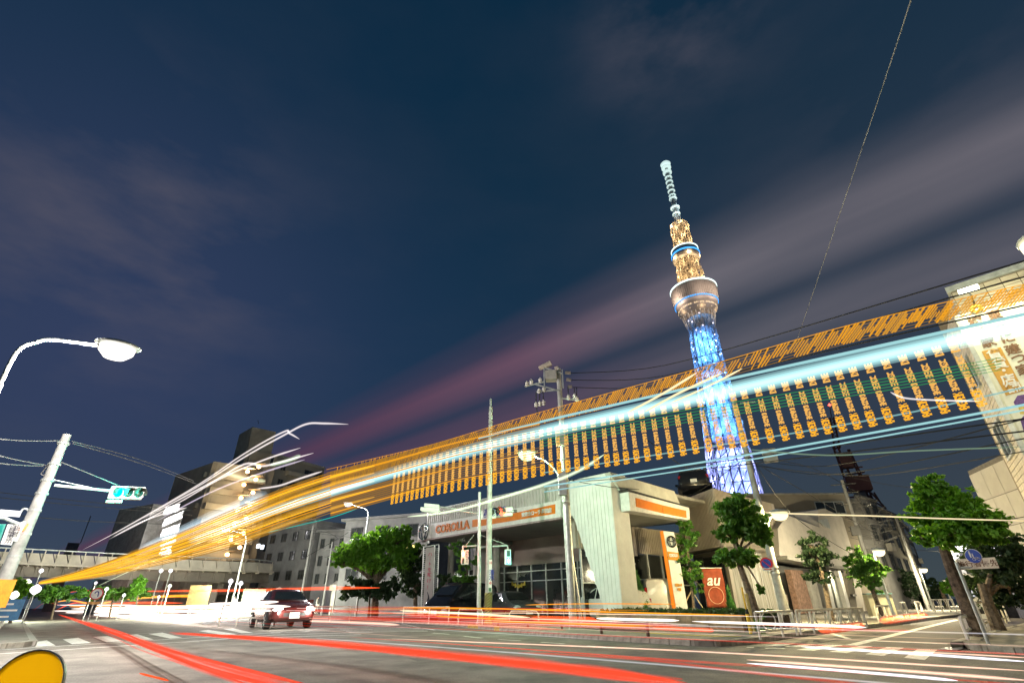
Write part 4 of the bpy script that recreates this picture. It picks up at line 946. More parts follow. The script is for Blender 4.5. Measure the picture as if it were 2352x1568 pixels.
# planting under the bridge
for lab, x, y, D, rx, ry, m_ in (('lit green sapling under the overpass girder', 318, 1345, 66, 14, 18, leaf_b), ('low dark hedge under the overpass at the far left', 130, 1362, 66, 60, 16, leaf_a), ('low dark hedge under the overpass behind the round sign', 260, 1362, 68, 70, 13, leaf_a), ('small bright bush at the foot of the left signal pole', 40, 1352, 50, 22, 24, leaf_b), ('low dark hedge beneath the broad bright green tree', 850, 1352, 43, 70, 20, leaf_c), ('low hedge between the overpass piers', 600, 1362, 74, 60, 12, leaf_c)):
    b = gz(AT(x, 1390, D)); tree('hedge', lab, [b, AT(x, y + 8, D)], [.1, .06], [(AT(x + dx * rx, y, D), rx * .6, ry, 420) for dx in (-.5, 0, .5)], .5, m_, 'hedge', limbs=False)
# conifers
def conifer(lab, x, yb, yt, D, rpx, seed, n):
    b = gz(AT(x, yb, D)); zt = UP(x - (yb - yt) * .12, yt, b).z; k = (b - CAM).dot(fwd) / F_PX; r0 = rpx * k
    o = thing('conifer', lab, 'conifer', b)
    MB().tube([b, b + ZZ * zt * .95], [.06, .02], 6).build('trunk', trunkm, o)
    r = np.random.default_rng(seed); z = (1 - np.sqrt(r.uniform(0, 1, n))); q = r.uniform(0, 6.28, n)
    rr = r0 * (np.minimum(1, (1 - z) * 1.15)) * r.uniform(.55, 1.08, n); zz = .3 + z * (zt - .3)
    pos = np.stack([b.x + rr * np.cos(q), b.y + rr * np.sin(q), zz], 1)
    out = np.stack([np.cos(q) * .45, np.sin(q) * .45, np.full(n, .9)], 1) + r.normal(size=(n, 3)) * .22
    s = r.uniform(.14, .30, n)[:, None]; sd_ = np.stack([-np.sin(q), np.cos(q), 0 * q], 1) + r.normal(size=(n, 3)) * .4
    V = np.stack([pos - out * s * .5, pos + sd_ * s * .16, pos + out * s * .6, pos - sd_ * s * .16], 1).reshape(-1, 3)
    leaf_mesh('crown', V, mat('leaf_conifer', (.06, .20, .03), .6, var=.2, col2=(.02, .09, .02), scale=3), o)
conifer('pointed green conifer in front of the white minivan', 1472, 1410, 1310, 29.5, 23, 3, 2600)
conifer('small pointed conifer right of the orange shop banner', 1681, 1402, 1345, 29, 11, 4, 700)
# planter along the corner with its low hedge
pw = [gz(G(1372, 1446)), gz(G(1560, 1455)), gz(G(1712, 1462))]
pt = thing('planter', 'low ochre planter wall with clipped ground cover around the showroom corner', 'planter', pw[0])
pm_ = mat('planter_brick', (.34, .24, .15), .85, var=.18, scale=3)
for a, b_ in zip(pw, pw[1:]):
    d = (b_ - a).normalized(); n = Vector((d.y, -d.x, 0)); n = n if n.dot(CAM - a) > 0 else -n
    nn2 = int((b_ - a).length / .55)
    for i in range(nn2):
        for j in range(2):
            MB().obox(a + d * (i * (b_ - a).length / nn2 + .006) + ZZ * (.13 + j * .24), d, -n, ZZ, (b_ - a).length / nn2 - .012, .2, .232).build('planter_block', pm_, pt)
    MB().prism([a - n * .2 + ZZ * .13, b_ - n * .2 + ZZ * .13, b_ - n * 3.0 + ZZ * .13, a - n * 4.0 + ZZ * .13], ZZ * .42).build('soil', soil, pt)
V = []
r = np.random.default_rng(5); n_ = 6000
s = r.uniform(0, 1, n_); aa_ = np.where((s < .55)[:, None], np.array(pw[0]) + (np.array(pw[1]) - np.array(pw[0])) * (s / .55)[:, None], np.array(pw[1]) + (np.array(pw[2]) - np.array(pw[1])) * ((s - .55) / .45)[:, None])
nrm = np.array(-n); pos = aa_ + nrm * r.uniform(.15, 2.4, n_)[:, None]; pos[:, 2] = .55 + r.uniform(0, .20, n_) * (.6 + .4 * np.sin(s * 60))
out = r.normal(size=(n_, 3)) * .6 + np.array([0, 0, .6]); out /= np.linalg.norm(out, axis=1)[:, None]; sd_ = np.cross(out, r.normal(size=(n_, 3))); sz = r.uniform(.08, .18, n_)[:, None]
stuff(leaf_mesh('ground_cover', np.stack([pos - out * sz * .5, pos + sd_ * sz * .25, pos + out * sz * .5, pos - sd_ * sz * .25], 1).reshape(-1, 3), leaf_c, pt))
b = gz(G(1757, 1466)); o = thing('weed_tuft', 'small weedy shrub growing at the foot of the white railing corner', 'shrub', b)
leaf_mesh('foliage', leaves([(b + ZZ * .3, (.35, .3, .22), 260)], .12, 77), leaf_a, o)
MB().tube([b, b + ZZ * .3], .02).build('stem', trunkm, o)
# ------------------------------------------------------------------ lamps, signals, poles, wires
camr = Vector((1, 0, 0))
LAMPK = 1.25
def street_lamp(lab, foot, path, head, col, power, rad_=.07, hs=.30, group=None, glowk=1.8, drop=.45):
    o = thing('street_lamp', lab, 'street lamp', gz(foot), group)
    MB().tube([gz(foot), path[0]], [rad_ * 1.25, rad_], 8).build('pole', galv, o, smooth=True)
    MB().tube([gz(foot), gz(foot) + ZZ * .35], rad_ * 1.7, 10).build('base_sleeve', galv, o)
    MB().tube(smoothline([path[0]] + list(path[1:]) + [head], 5), rad_ * .7, 8).build('arm', galv, o, smooth=True)
    d = (head - path[-1]); d.z = 0; d = d.normalized() if d.length > .01 else Vector((1, 0, 0)); s = Vector((-d.y, d.x, 0))
    MB().lathe(head + ZZ * .10, [(.05, .12), (hs * .8, .08), (hs * 1.12, 0), (hs * 1.08, -.03)], 14, d * 1.5, s).build('lamp_head', galv, o, smooth=True)
    MB().lathe(head + ZZ * .03, [(hs * 1.02, 0), (hs * .98, -hs * .5), (hs * .6, -hs * 1.0), (.03, -hs * 1.15)], 14, d * 1.25, s).build('diffuser', glow('lamp_face_%d%d%d' % tuple(int(c * 9) for c in col), col, glowk), o, smooth=True)
    lamp_light('lamp_light', head - ZZ * hs * .9, col, power * LAMPK, o, hs * 1.0)
    return o
# big bright lamp over the near lane, left
f0 = gz(AT(-35, 1000, 17.2)); h0 = AT(270, 800, 17.0)
street_lamp('brightest tall curved street lamp over the left lane against the sky', f0, [AT(0, 882, 17.2), AT(40, 806, 17.2), AT(85, 785, 17.2), AT(130, 780, 17.15)], h0, (1.0, .93, .85), 10000, .075, .34, glowk=1.8)
# greenish lamp on the far pavement
L0 = gz(G(1338, 1450)); DL = math.hypot(L0.x, L0.y)
street_lamp('curved street lamp with greenish light on the far pavement beside the transformer pole', L0, [AT(1290, 1112, DL), AT(1278, 1082, DL), AT(1250, 1056, DL)], AT(1210, 1042, DL), (.66, 1.0, .58), 1900, .06, .30, glowk=1.8)
# lamp whose flare shows at the top right edge of the frame
h1 = AT(2384, 560, 15.0); f1 = gz(AT(2600, 900, 17.0))
street_lamp('street lamp high at the top right corner of the picture', f1, [f1 + ZZ * (h1.z - 1.0), f1 + ZZ * (h1.z - .1)], h1, (1.0, .90, .58), 1100, .075, .30, glowk=1.8)
# side street lamps
Rp = gz(AT(1806, 1425, 26.5)); DR = 26.5
street_lamp('warm bright street lamp nearest the corner mounted beside the no parking pole', Rp + bx * .25, [AT(1762, 1240, DR), AT(1768, 1190, DR)], AT(1790, 1180, DR), (1.0, .80, .40), 4600, .05, .28, glowk=1.8)
for lab, x, y, D, pw_ in (('second street lamp down the side street, above the dark tree', 2018, 1266, 38, 4200), ('third street lamp down the side street', 2120, 1307, 58, 3800), ('farthest street lamp down the side street above a small lit tree', 2174, 1333, 88, 4000)):
    h_ = AT(x, y, D); f_ = gz(AT(x + 28, 1400, D)) if D < 60 else gz(AT(x + 18, 1400, D)); f_ = gz(h_) + bx * -.35
    street_lamp(lab, f_, [f_ + ZZ * (h_.z - .5), f_ + ZZ * (h_.z - .1)], h_, (1.0, .86, .55), pw_, .07, .26, group='street lamps down the side street', glowk=1.8)
for lab, x, y, D, px, col, pw_ in (('white street lamp with a slender pole above the bright green tree', 800, 1156, 47, 846, (1, .95, .98), 3800), ('leaning thin street lamp in front of the apartment block', 518, 1214, 62, 566, (1, .95, .9), 2600)):
    h_ = AT(x, y, D); f_ = gz(AT(px, y + 25, D)); street_lamp(lab, f_, [AT(px, y + 28, D), AT(px - 6, y + 12, D)], h_, col, pw_, .07, .28, glowk=1.8)
SML = ['left of the pair by the right overpass pier', 'right of the pair by the right overpass pier', 'with a yellowish globe beside the lit kiosk', 'with a big globe by the foot of the left signal pole', 'with a big globe just above the blue direction sign', 'with a yellowish globe left of the blue direction sign', 'high against the girder near the left picture edge', 'with a yellowish globe below the floodlit stair block', 'left of the pair against the girder by the green sapling', 'right of the pair against the girder by the green sapling', 'directly above the round turn arrow sign', 'just right of the round turn arrow sign', 'low down between the sapling and the yellow notice boards', 'half hidden behind the round turn arrow sign']
for i, (x, y, D, c, s) in enumerate([(530, 1334, 58, 0, .22), (553, 1339, 60, 0, .22), (617, 1361, 60, 1, .16), (62, 1338, 60, 1, .3), (82, 1353, 48, 0, .3), (33, 1366, 42, 1, .22), (95, 1310, 66, 0, .18), (390, 1345, 62, 1, .18), (370, 1310, 70, 0, .2), (392, 1310, 70, 0, .2), (245, 1352, 60, 0, .16), (285, 1366, 60, 0, .14), (365, 1370, 60, 0, .12), (220, 1338, 64, 0, .12)]):
    p = AT(x, y, D); o = thing('small_lamp', 'small round lamp ' + SML[i], 'lamp', gz(p), 'small lamps under the overpass')
    MB().tube([gz(p), p - ZZ * s], .04, 6).build('pole', galv, o)
    MB().lathe(p, [(.04, -s), (s * .8, -s * .5), (s, 0), (s * .8, s * .5), (.04, s)], 10).build('globe', glow('small_lamp_%d' % c, ((1, .97, 1), (1, 1, .75))[c], 1.8), o, smooth=True)
    if i in (0, 2, 3, 7): lamp_light('lamp_light', p + (CAM - p).normalized() * (s + .3), ((1, .97, 1), (.95, 1, .7))[c], 2200 * LAMPK, o, .2)
    if i == 0: last_small = o
# --- signal pole with street name, pedestrian heads and twin light fittings
S0 = gz(G(1100, 1440)); DS = math.hypot(S0.x, S0.y); sgn = (CAM - S0); sgn.z = 0; sgn.normalize(); sx_ = Vector((-sgn.y, sgn.x, 0)); sx_ = sx_ if sx_.x > 0 else -sx_
def SA(q): return PL(*kA(*q), S0, sgn)
sp = thing('signal_pole', 'grey steel pole with red traffic signal, street name plate and two pedestrian signals', 'traffic signal', S0)
MB().tube([S0, SA((812, -120))], [.105, .075], 10).build('pole', galv, sp, smooth=True)
MB().tube([SA((800, 150)), SA((640, 128)), SA((440, 85)), SA((300, 65))], .045, 8).build('arm', galv, sp)
for a, b, z_ in (((108, 45), (300, 62), .10), ((60, 92), (302, 112), .10)):
    p, q = SA(a), SA(b); d = (q - p).normalized()
    MB().obox(p - ZZ * z_ - sgn * .12, d, sgn, ZZ, (q - p).length, .26, .18).build('light_fitting', mat('fitting_white', (.72, .80, .74), .4, var=.05), sp, bevel=.02)
    MB().obox(p - ZZ * (z_ + .035) - sgn * .09 + d * .06, d, sgn, ZZ, (q - p).length - .12, .2, .035).build('light_panel', mat('fitting_lens', (.75, .85, .78), .25, var=.03), sp)
bk = mat('signal_dark_lens', (.05, .07, .06), .3)
def hood(parent, c, ax_, r_, lens, len_=.30):
    a = ax_.normalized(); s = a.cross(ZZ).normalized(); m_ = MB(); n = 14; pts = []
    for i in range(n + 1):
        q = math.pi * (-.12 + 1.24 * i / n); pts.append(s * math.cos(q) * r_ + ZZ * math.sin(q) * r_)
    vs = []
    for p in pts: vs += [c + p, c + p * .97 + a * len_, c + p * 1.06, c + p * 1.03 + a * len_]
    fs = []
    for i in range(n): k = 4 * i; fs += [(k, k + 4, k + 5, k + 1), (k + 2, k + 3, k + 7, k + 6), (k + 1, k + 5, k + 7, k + 3)]
    lo_ = MB().lathe(c + a * .01, [(r_ * .95, 0), (r_ * .8, .04), (.02, .06)], 16, s, ZZ, a).build('lens', lens, parent, smooth=True)
    m_.add(vs, fs).build('hood', MATS['signal_hood'], lo_); return lo_
mat('signal_hood', (.07, .08, .07), .5)
wsig = mat('signal_white', (.66, .72, .67), .4, var=.06)
redl = glow('signal_red_lens', (1.0, .10, .02), 7); grl = glow('signal_green_lens', (.0, 1.0, .72), 9)
axs = (-sx_ * .86 + sgn * .5).normalized(); long_ = (sx_ * .72 - sgn * -.1 + ZZ * .02).normalized()
long_ = (sx_ * .80 - sgn * .35).normalized(); hb = SA((1120, 130)); axs = (-sgn * -1 * .35 - sx_ * .0 + sgn * .55 + -sx_ * .75).normalized()
for i, (px, le) in enumerate((((965, 142), bk), ((1040, 134), bk), ((1105, 124), redl))):
    c = SA(px); hood(sp, c + axs * .02 - ZZ * 0, axs, .20, le, .26)
a0, a1 = SA((985, 142)), SA((1240, 116)); d = (a1 - a0).normalized()
MB().obox(a0 - ZZ * .24 - sgn * .30, d, sgn, ZZ, (a1 - a0).length, .24, .46).build('signal_housing', wsig, sp, bevel=.05)
MB().tube([SA((815, 155)), SA((1000, 140)), SA((1250, 118)), SA((1295, 120))], .035, 8).build('arm', galv, sp)
MB().tube([SA((1245, 118)), SA((1290, 122))], .07, 8).build('cable_gland', dark, sp)
npx = [SA(q) + sgn * .10 for q in ((834, 122), (1030, 92), (1022, 214), (830, 232))]
MB().prism(npx, -sgn * .03).build('name_plate', whitep, sp)
nd_ = (npx[1] - npx[0]).normalized()
blu = mat('lettering_blue', (.03, .05, .30), .5)
text('lettering', '源 森 橋', .34, blu, sp, SA((856, 176)) + sgn * .105, nd_, ext=.004, off=.006)
text('lettering', 'Genmoribashi', .19, blu, sp, SA((862, 212)) + sgn * .105, nd_, ext=.004, off=.004)
MB().tube([SA((610, 570)), SA((812, 562))], .04, 8).build('arm', galv, sp); MB().tube([SA((815, 582)), SA((1165, 560))], .045, 8).build('arm', galv, sp)
MB().tube([SA((640, 555)), SA((740, 425))], .016, 6).build('stay', galv, sp); MB().tube([SA((830, 425)), SA((910, 460)), SA((1130, 540))], .018, 6).build('stay', galv, sp)
def figure(par, c, x, n, mt_, h_):          # the little standing man of a pedestrian signal
    m_ = MB(); m_.lathe(c + ZZ * h_ * .36 + n * .0, [(.01, -.01), (h_ * .10, 0), (.01, .01)], 10, x, ZZ, n)
    m_.cbox(c + ZZ * h_ * .10, h_ * .26, .015, h_ * .34, x, n); m_.cbox(c - ZZ * h_ * .24 - x * h_ * .07, h_ * .09, .015, h_ * .36, x, n); m_.cbox(c - ZZ * h_ * .24 + x * h_ * .07, h_ * .09, .015, h_ * .36, x, n)
    return m_.build('figure', mt_, par)
fig_w = glow('figure_white', (1, .95, .85), 5)
for (xl, xr, yt, yb, litc, top) in ((575, 628, 622, 805, redl, True), (1132, 1212, 612, 806, glow('walk_green', (.0, .85, .75), 5), False)):
    p0, p1 = SA((xl, yb)), SA((xr, yb)); hh = SA((xl, yt)).z - p0.z; ww = (p1 - p0).length
    hs_ = MB().obox(p0 - sgn * .12, sx_, sgn, ZZ, ww, .22, hh).build('pedestrian_signal', wsig, sp, bevel=.02)
    off = ww * (.5 if top else .62)
    for k, m_ in ((.53, litc if top else bk), (.05, bk if top else litc)):
        MB().obox(p0 + sx_ * (off - ww * .26) + ZZ * hh * k + sgn * .102, sx_, sgn, ZZ, ww * .52, .012, hh * .40).build('signal_face', m_, hs_)
    figure(sp, p0 + sx_ * off + ZZ * hh * (.73 if top else .25) + sgn * .125, sx_, sgn, fig_w, hh * .36)
    MB().tube([SA(((xl + xr) / 2, 560)), SA(((xl + xr) / 2, yt))], .04, 6).build('hanger', galv, sp)
pp = [SA(q) + sgn * .06 for q in ((632, 620), (673, 615), (670, 800), (630, 802))]
MB().prism(pp, -sgn * .02).build('plate', whitep, sp)
for i, ch in enumerate('歩行者'): text('lettering', ch, .13, inkm, sp, SA((655, 662 + i * 36)) + sgn * .066, sx_, ext=.002)
for i, ch in enumerate('自転車専用'): text('lettering', ch, .12, inkm, sp, SA((635, 655 + i * 32)) + sgn * .066, sx_, ext=.002)
lamp_light('signal_glow', SA((560, 660)) + sgn * .35, (1, .1, .03), 25, sp, .1); lamp_light('signal_glow', SA((1240, 760)) + sgn * .35, (.1, 1, .8), 25, sp, .1)
# --- concrete utility pole with the vertical address plate
U0 = gz(G(1121, 1441)); DU = math.hypot(U0.x, U0.y)
def UA(q): return PL(*kA(*q), U0, sgn)
up_ = thing('utility_pole', 'concrete utility pole with a vertical white name plate and yellow striped foot wrap', 'utility pole', U0)
tpt = UP(1133, 935, U0)
MB().tube([U0, tpt], [.17, .105], 12).build('pole', conc_g, up_, smooth=True)
wz = UP(*kA(925, 1165), U0).z
MB().lathe(U0, [(.178, .15), (.172, wz)], 14).build('foot_wrap', mat('wrap_yellow', (.45, .40, .10), .7, var=.15, scale=4), up_)
st_ = MB()
for i in range(9):
    z_ = .3 + i * (wz - .4) / 9
    pts = [U0 + Vector((math.cos(q) * .182, math.sin(q) * .182, z_ + .12 * (q + math.pi))) for q in np.linspace(-math.pi, 0, 8)]
    st_.tube(pts, .028, 4)
st_.build('wrap_stripe', mat('wrap_black', (.10, .09, .05), .7), up_)
pq = [UA(q) + sgn * .19 for q in ((932, 745), (972, 745), (966, 1155), (922, 1155))]
MB().prism(pq, -sgn * .015).build('name_plate', whitep, up_)
for ch, y, m_, s_ in (('H', 800, redm, .16), ('清', 935, blu, .26), ('水', 1000, blu, .26), ('←', 1058, redm, .2)):
    text('lettering', ch, s_, m_, up_, UA((930 if s_ > .18 else 938, y)) + sgn * .195, sx_, ext=.003, off=.004)
MB().prism([UA(q) + sgn * .195 for q in ((928, 1100), (962, 1100), (960, 1148), (925, 1148))], -sgn * .003).build('plate_print', mat('print_green', (.05, .16, .08), .6), up_)
MB().tube([tpt - ZZ * .1, tpt + ZZ * .5], .06, 8).build('pole_cap', galv, up_)
# --- transformer pole
k4 = K(1900, 1300, 1.96)
T0 = gz(G(1318, 1450)); tn = (CAM - T0); tn.z = 0; tn.normalize(); tx_ = Vector((-tn.y, tn.x, 0)); tx_ = tx_ if tx_.x > 0 else -tx_
def TAk(q): return PL(*k4(*q), T0, tn)
tr = thing('utility_pole', 'tall utility pole with cross arms, insulators and a transformer box at its top', 'utility pole', T0)
ttop = TAk((388, 160)); ttop = Vector((T0.x, T0.y, ttop.z))
MB().tube([T0, ttop], [.16, .11], 12).build('pole', conc_g, tr, smooth=True)
MB().tube([T0 + tn * .05, Vector((T0.x, T0.y, UP(*kB(260, 505), T0).z)) + tn * .05], .165, 12).build('steel_sleeve', galv, tr, smooth=True)
for a, b in (((135, 298), (275, 265)), ((215, 283), (385, 330)), ((220, 338), (400, 320)), ((400, 385), (535, 398)), ((275, 160), (410, 205)), ((275, 165), (278, 300)), ((408, 175), (415, 310))):
    p, q = TAk(a), TAk(b); d = (q - p).normalized(); MB().tube([p + tn * .12, q + tn * .12], .04, 4).build('cross_arm', galv, tr)
MB().obox(TAk((285, 250)) - tn * .25, tx_, tn, ZZ, (TAk((370, 250)) - TAk((285, 250))).length, .5, TAk((285, 185)).z - TAk((285, 250)).z).build('transformer_box', conc, tr, bevel=.03)
MB().tube([TAk((240, 165)) + tn * .1, TAk((325, 128)) + tn * .1], [.11, .15], 10).build('switch_tube', mat('ceramic', (.55, .48, .40), .35), tr)
MB().tube([TAk((370, 190)), TAk((368, 150))], .11, 10).build('arrester', mat('ceramic', (.55, .48, .40), .35), tr)
for q in ((150, 278), (183, 264), (248, 252), (218, 430), (245, 423), (272, 417), (455, 376), (500, 370), (515, 388), (240, 330), (275, 320)):
    p = TAk(q) + tn * .14; MB().lathe(p, [(.04, -.14), (.10, -.08), (.06, -.03), (.10, .02), (.05, .10), (.02, .14)], 10).build('insulator', mat('insulator_white', (.72, .70, .64), .3), tr)
for a, b in (((218, 345), (218, 420)), ((243, 340), (245, 412)), ((268, 335), (272, 406)), ((450, 300), (455, 366)), ((495, 305), (500, 360)), ((513, 310), (515, 380)), ((218, 440), (230, 500))):
    MB().tube([TAk(a) + tn * .16, TAk(b) + tn * .16], .025, 5).build('drop_wire', dark, tr)
for a, b in (((430, 195), (470, 198)), ((440, 245), (475, 250)), ((450, 297), (480, 300))): MB().tube([TAk(a) + tn * .1, TAk(b) + tn * .1], .08, 8).build('strain_insulator', mat('insulator_grey', (.25, .22, .2), .4), tr)
pbx = TAk((385, 1100)); MB().obox(pbx + tn * .15, tx_, tn, ZZ, .35, .25, 1.0).build('meter_box', galv, tr, bevel=.02)
pbx = UP(*kB(235, 30), T0); MB().obox(pbx + tn * .05 - tx_ * .3, tx_, tn, ZZ, .45, .3, .7).build('junction_box', conc, tr, bevel=.02)
for i in range(7):
    z_ = 1.2 + i * .9; MB().lathe(Vector((T0.x, T0.y, z_)) + tn * .05, [(.175, -.03), (.175, .03)], 12).build('clamp_band', galv, tr)
# --- side street utility pole with its sign
rn = (CAM - Rp); rn.z = 0; rn.normalize(); rx_ = Vector((-rn.y, rn.x, 0)); rx_ = rx_ if rx_.x > 0 else -rx_
k5 = K(2400, 1200, 1.96)
ru = thing('utility_pole', 'side street concrete pole with the round no parking sign and a grey box on top', 'utility pole', Rp)
rt = UP(*k5(690, 590), Rp)
MB().tube([Rp, rt], [.19, .11], 12).build('pole', conc_g, ru, smooth=True)
def RA(q): return PL(*k5(*q), Rp, rn)
MB().tube([RA((740, 985)), RA((905, 970))], .05, 6).build('cross_arm', galv, ru)
MB().obox(RA((915, 1055)) + rn * .05, rx_, rn, ZZ, .62, .35, RA((915, 960)).z - RA((915, 1055)).z).build('transformer_box', conc, ru, bevel=.03)
MB().tube([RA((735, 610)), RA((850, 600))], .05, 6).build('cross_arm', galv, ru)
nc = PL(*kE(75, 825), Rp, rn) + rn * .25; nr = .245
MB().lathe(nc, [(nr, -.01), (nr, .01)], 28, rx_, ZZ, rn).build('no_parking_disc', redm, ru)
MB().lathe(nc + rn * .012, [(nr * .76, 0), (nr * .76, .006)], 28, rx_, ZZ, rn).build('disc_field', signb, ru)
dg_ = (rx_ - ZZ).normalized(); MB().obox(nc + rn * .02 - dg_ * nr * .78 - (rx_ + ZZ).normalized() * nr * .09, dg_, rn, (rx_ + ZZ).normalized(), nr * 1.56, .006, nr * .18).build('disc_slash', redm, ru)
ap = PL(*kE(38, 910), Rp, rn) + rn * .25; MB().obox(ap, rx_, rn, ZZ, .44, .012, .12).build('arrow_plate', whitep, ru)
MB().obox(ap + rx_ * .06 + ZZ * .045 + rn * .013, rx_, rn, ZZ, .26, .005, .03).build('arrow', redm, ru); MB().prism([ap + rx_ * .30 + ZZ * .02 + rn * .013, ap + rx_ * .38 + ZZ * .06 + rn * .013, ap + rx_ * .30 + ZZ * .10 + rn * .013], rn * .005).build('arrow_tip', redm, ru)
MB().tube([nc - rn * .02, nc - rn * .02 - ZZ * .45], .02, 6).build('sign_post', galv, ru)
for q in (865, 930): p = PL(*kE(180, q), Rp, rn); MB().lathe(Vector((Rp.x, Rp.y, p.z)), [(.195, -.03), (.195, .03)], 12).build('clamp_band', galv, ru)
# dark poles farther down
for lab, xb, xt, yt, D in (('dark utility pole crowded with cables below the red mast', 1935, *kF(305, 390), 44), ('far dark utility pole right of the narrow dark house', 2095, *kF(830, 750), 60), ('dark utility pole left of the overpass end behind the wires', 742, *k6(1290, 960), 66), ('thin dark pole beside the bright green tree', 772, *k6(1452, 1095), 62)):
    b = gz(AT(xt, yt, D)); o = thing('utility_pole', lab, 'utility pole', b); tt_ = AT(xt, yt, D)
    MB().tube([b, tt_], [.17, .11], 10).build('pole', conc_d, o, smooth=True)
    for z_ in (.3, .9, 1.6): MB().tube([tt_ - ZZ * z_ - rx_ * .8, tt_ - ZZ * z_ + rx_ * .8], .04, 4).build('cross_arm', dark, o)
    if D == 44:
        for j in range(3): MB().cbox(tt_ - ZZ * (2.6 + j * .9) + rx_ * (.35 - .5 * (j % 2)), .55, .45, .6, rx_, rn).build('cable_box', dark, o)
        cb_ = MB()
        for j in range(14):
            p = tt_ - ZZ * (1.5 + j * .22); cb_.tube([p + rx_ * rng.uniform(-.6, .3), p + rx_ * rng.uniform(.3, 1.4) - ZZ * rng.uniform(.2, .9), p + rx_ * rng.uniform(1, 2.4) - ZZ * rng.uniform(-.2, .6)], .025, 4)
        cb_.build('cable_loops', dark, o)
# --- left pole: traffic signal with green light
LP = gz(AT(80, 1170, 25)); ln = (CAM - LP); ln.z = 0; ln.normalize(); lx_ = Vector((-ln.y, ln.x, 0)); lx_ = lx_ if lx_.x > 0 else -lx_
k0 = K(0, 1560, 1.568); kq = K(0, 1880, 7.125)
def LA(q): return PL(*k0(*q), LP, ln)
def LQ(q): return PL(*kq(*q), LP, ln)
lpz = thing('signal_pole', 'leaning looking concrete pole at the left edge with a green traffic signal on an arm', 'traffic signal', LP)
MB().tube([LP, UP(155, 998, LP)], [.22, .135], 14).build('pole', conc_g, lpz, smooth=True)
for q in (150, 280, 380, 460, 560, 700, 830): p = LA((300, q)); MB().lathe(Vector((LP.x, LP.y, p.z)), [(.195, -.035), (.195, .035)], 14).build('clamp_band', galv, lpz)
MB().tube([LA((320, 405)), LA((470, 420)), LA((645, 438))], .05, 8).build('arm', whitep, lpz); MB().tube([LA((310, 372)), LA((560, 425))], .02, 6).build('stay', galv, lpz)
a0, a1 = LA((640, 452)), LA((845, 458)); d = (a1 - a0).normalized()
MB().obox(a0 - ZZ * .22 - ln * .16, d, ln, ZZ, (a1 - a0).length, .28, .50).build('signal_housing', whitep, lpz, bevel=.06)
lax = (ln * .75 + lx_ * .45 - ZZ * .12).normalized()
for px, le in (((690, 450), grl), ((752, 450), mat('lens_teal', (.02, .16, .14), .25)), ((812, 452), mat('lens_teal', (.02, .16, .14), .25))): hood(lpz, LA(px) + ln * .15, lax, .185, le, .22)
MB().obox(a0 - ZZ * .36 - ln * .12, d, ln, ZZ, (a1 - a0).length * .45, .2, .1).build('sensor_box', galv, lpz)
lamp_light('signal_glow', LA((690, 450)) + ln * .55, (.0, 1.0, .75), 160, lpz, .15)
wl2 = MB().tube([LA((360, 150)), LA((330, 240)), LA((270, 300)), LA((240, 340)), LA((300, 370))], .025, 6); wl2.build('cable', dark, lpz)
pq = [LQ(q) + ln * .2 for q in ((205, 620), (520, 632), (300, 1175), (5, 1150))]
MB().prism(pq, -ln * .03).build('plate', whitep, lpz)
dn_ = (pq[3] - pq[0]).normalized(); dr_ = (pq[1] - pq[0]).normalized()
for col_, xs0 in (('歩行者', 380), ('自転車専用', 265)):
    for i, ch in enumerate(col_): text('lettering', ch, .20, inkm, lpz, LQ((xs0 - 55 - i * 30, 760 + i * 92)) + ln * .21, dr_, ext=.003)
MB().prism([LQ(q) + ln * .18 for q in ((-260, 600), (160, 615), (90, 800), (-60, 1230), (-400, 1200))], -ln * .2).build('signal_backplate', mat('teal_plate', (.02, .30, .26), .5), lpz)
MB().prism([LQ(q) + ln * .3 for q in ((-100, 640), (100, 650), (20, 860), (-180, 850))], -ln * .1).build('signal_face', glow('teal_lens', (.05, .55, .45), .8), lpz)
MB().prism([LQ(q) + ln * .15 for q in ((545, 560), (640, 530), (830, 560), (840, 690), (640, 860), (480, 1085), (340, 1060))], -ln * .25).build('pedestrian_signal', wsig, lpz)
MB().prism([LQ(q) + ln * .26 for q in ((735, 600), (760, 610), (690, 720), (620, 800), (585, 800))], -ln * .05).build('signal_face', redl, lpz)
MB().tube([LQ((520, 600)), LQ((300, 520)), LQ((130, 440)), LQ((-100, 420))], .06, 8).build('arm', galv, lpz)
lpt = [LQ(q) for q in ((780, 400), (775, 260), (700, 190), (600, 210), (540, 290), (400, 320))]
MB().tube(smoothline(lpt, 4), .035, 8).build('lamp_hook', galv, lpz)
MB().cbox(LQ((270, 310)), .55, .3, .16, lx_, ln).build('lamp_face', glow('hook_lamp', (1, .96, 1), 1.8), lpz)
MB().tube([LQ((400, 1100)), LQ((180, 1560)), PL(*kl(0, 330), LP, ln)], .05, 8).build('conduit', galv, lpz)
# --- wires
def wire(lab, pts, r_=.018, sag=.0, m_=None, group='overhead wires'):
    mm = MB().tube(smoothline(pts, 6), r_, 4); o = mm.build('overhead_wire', m_ or wirem); tag(o, lab, 'wire', group); return o
for wlab, (a, b, c_) in zip(['thin dark wire leaving the transformer pole, %s at the right picture edge' % q for q in ('topmost', 'second from the top', 'third from the top', 'fourth from the top', 'lowest')] + ['short dark wire from the transformer pole to the annexe roof'], ((TAk((430, 195)), AT(1531, 838, 22), AT(2400, 585, 13)), (TAk((440, 245)), AT(1531, 862, 22), AT(2400, 622, 13)), (TAk((450, 297)), AT(1531, 885, 22), AT(2400, 690, 13)),
                 (UP(1300, 1104, T0), AT(1470, 1085, 23), AT(2420, 952, 12)), (UP(1302, 1107, T0), AT(1470, 1094, 23), AT(2420, 982, 12)), (UP(1302, 1100, T0), AT(1420, 1120, 26), AT(1548, 1128, 35)))): wire(wlab, [a, b, c_])
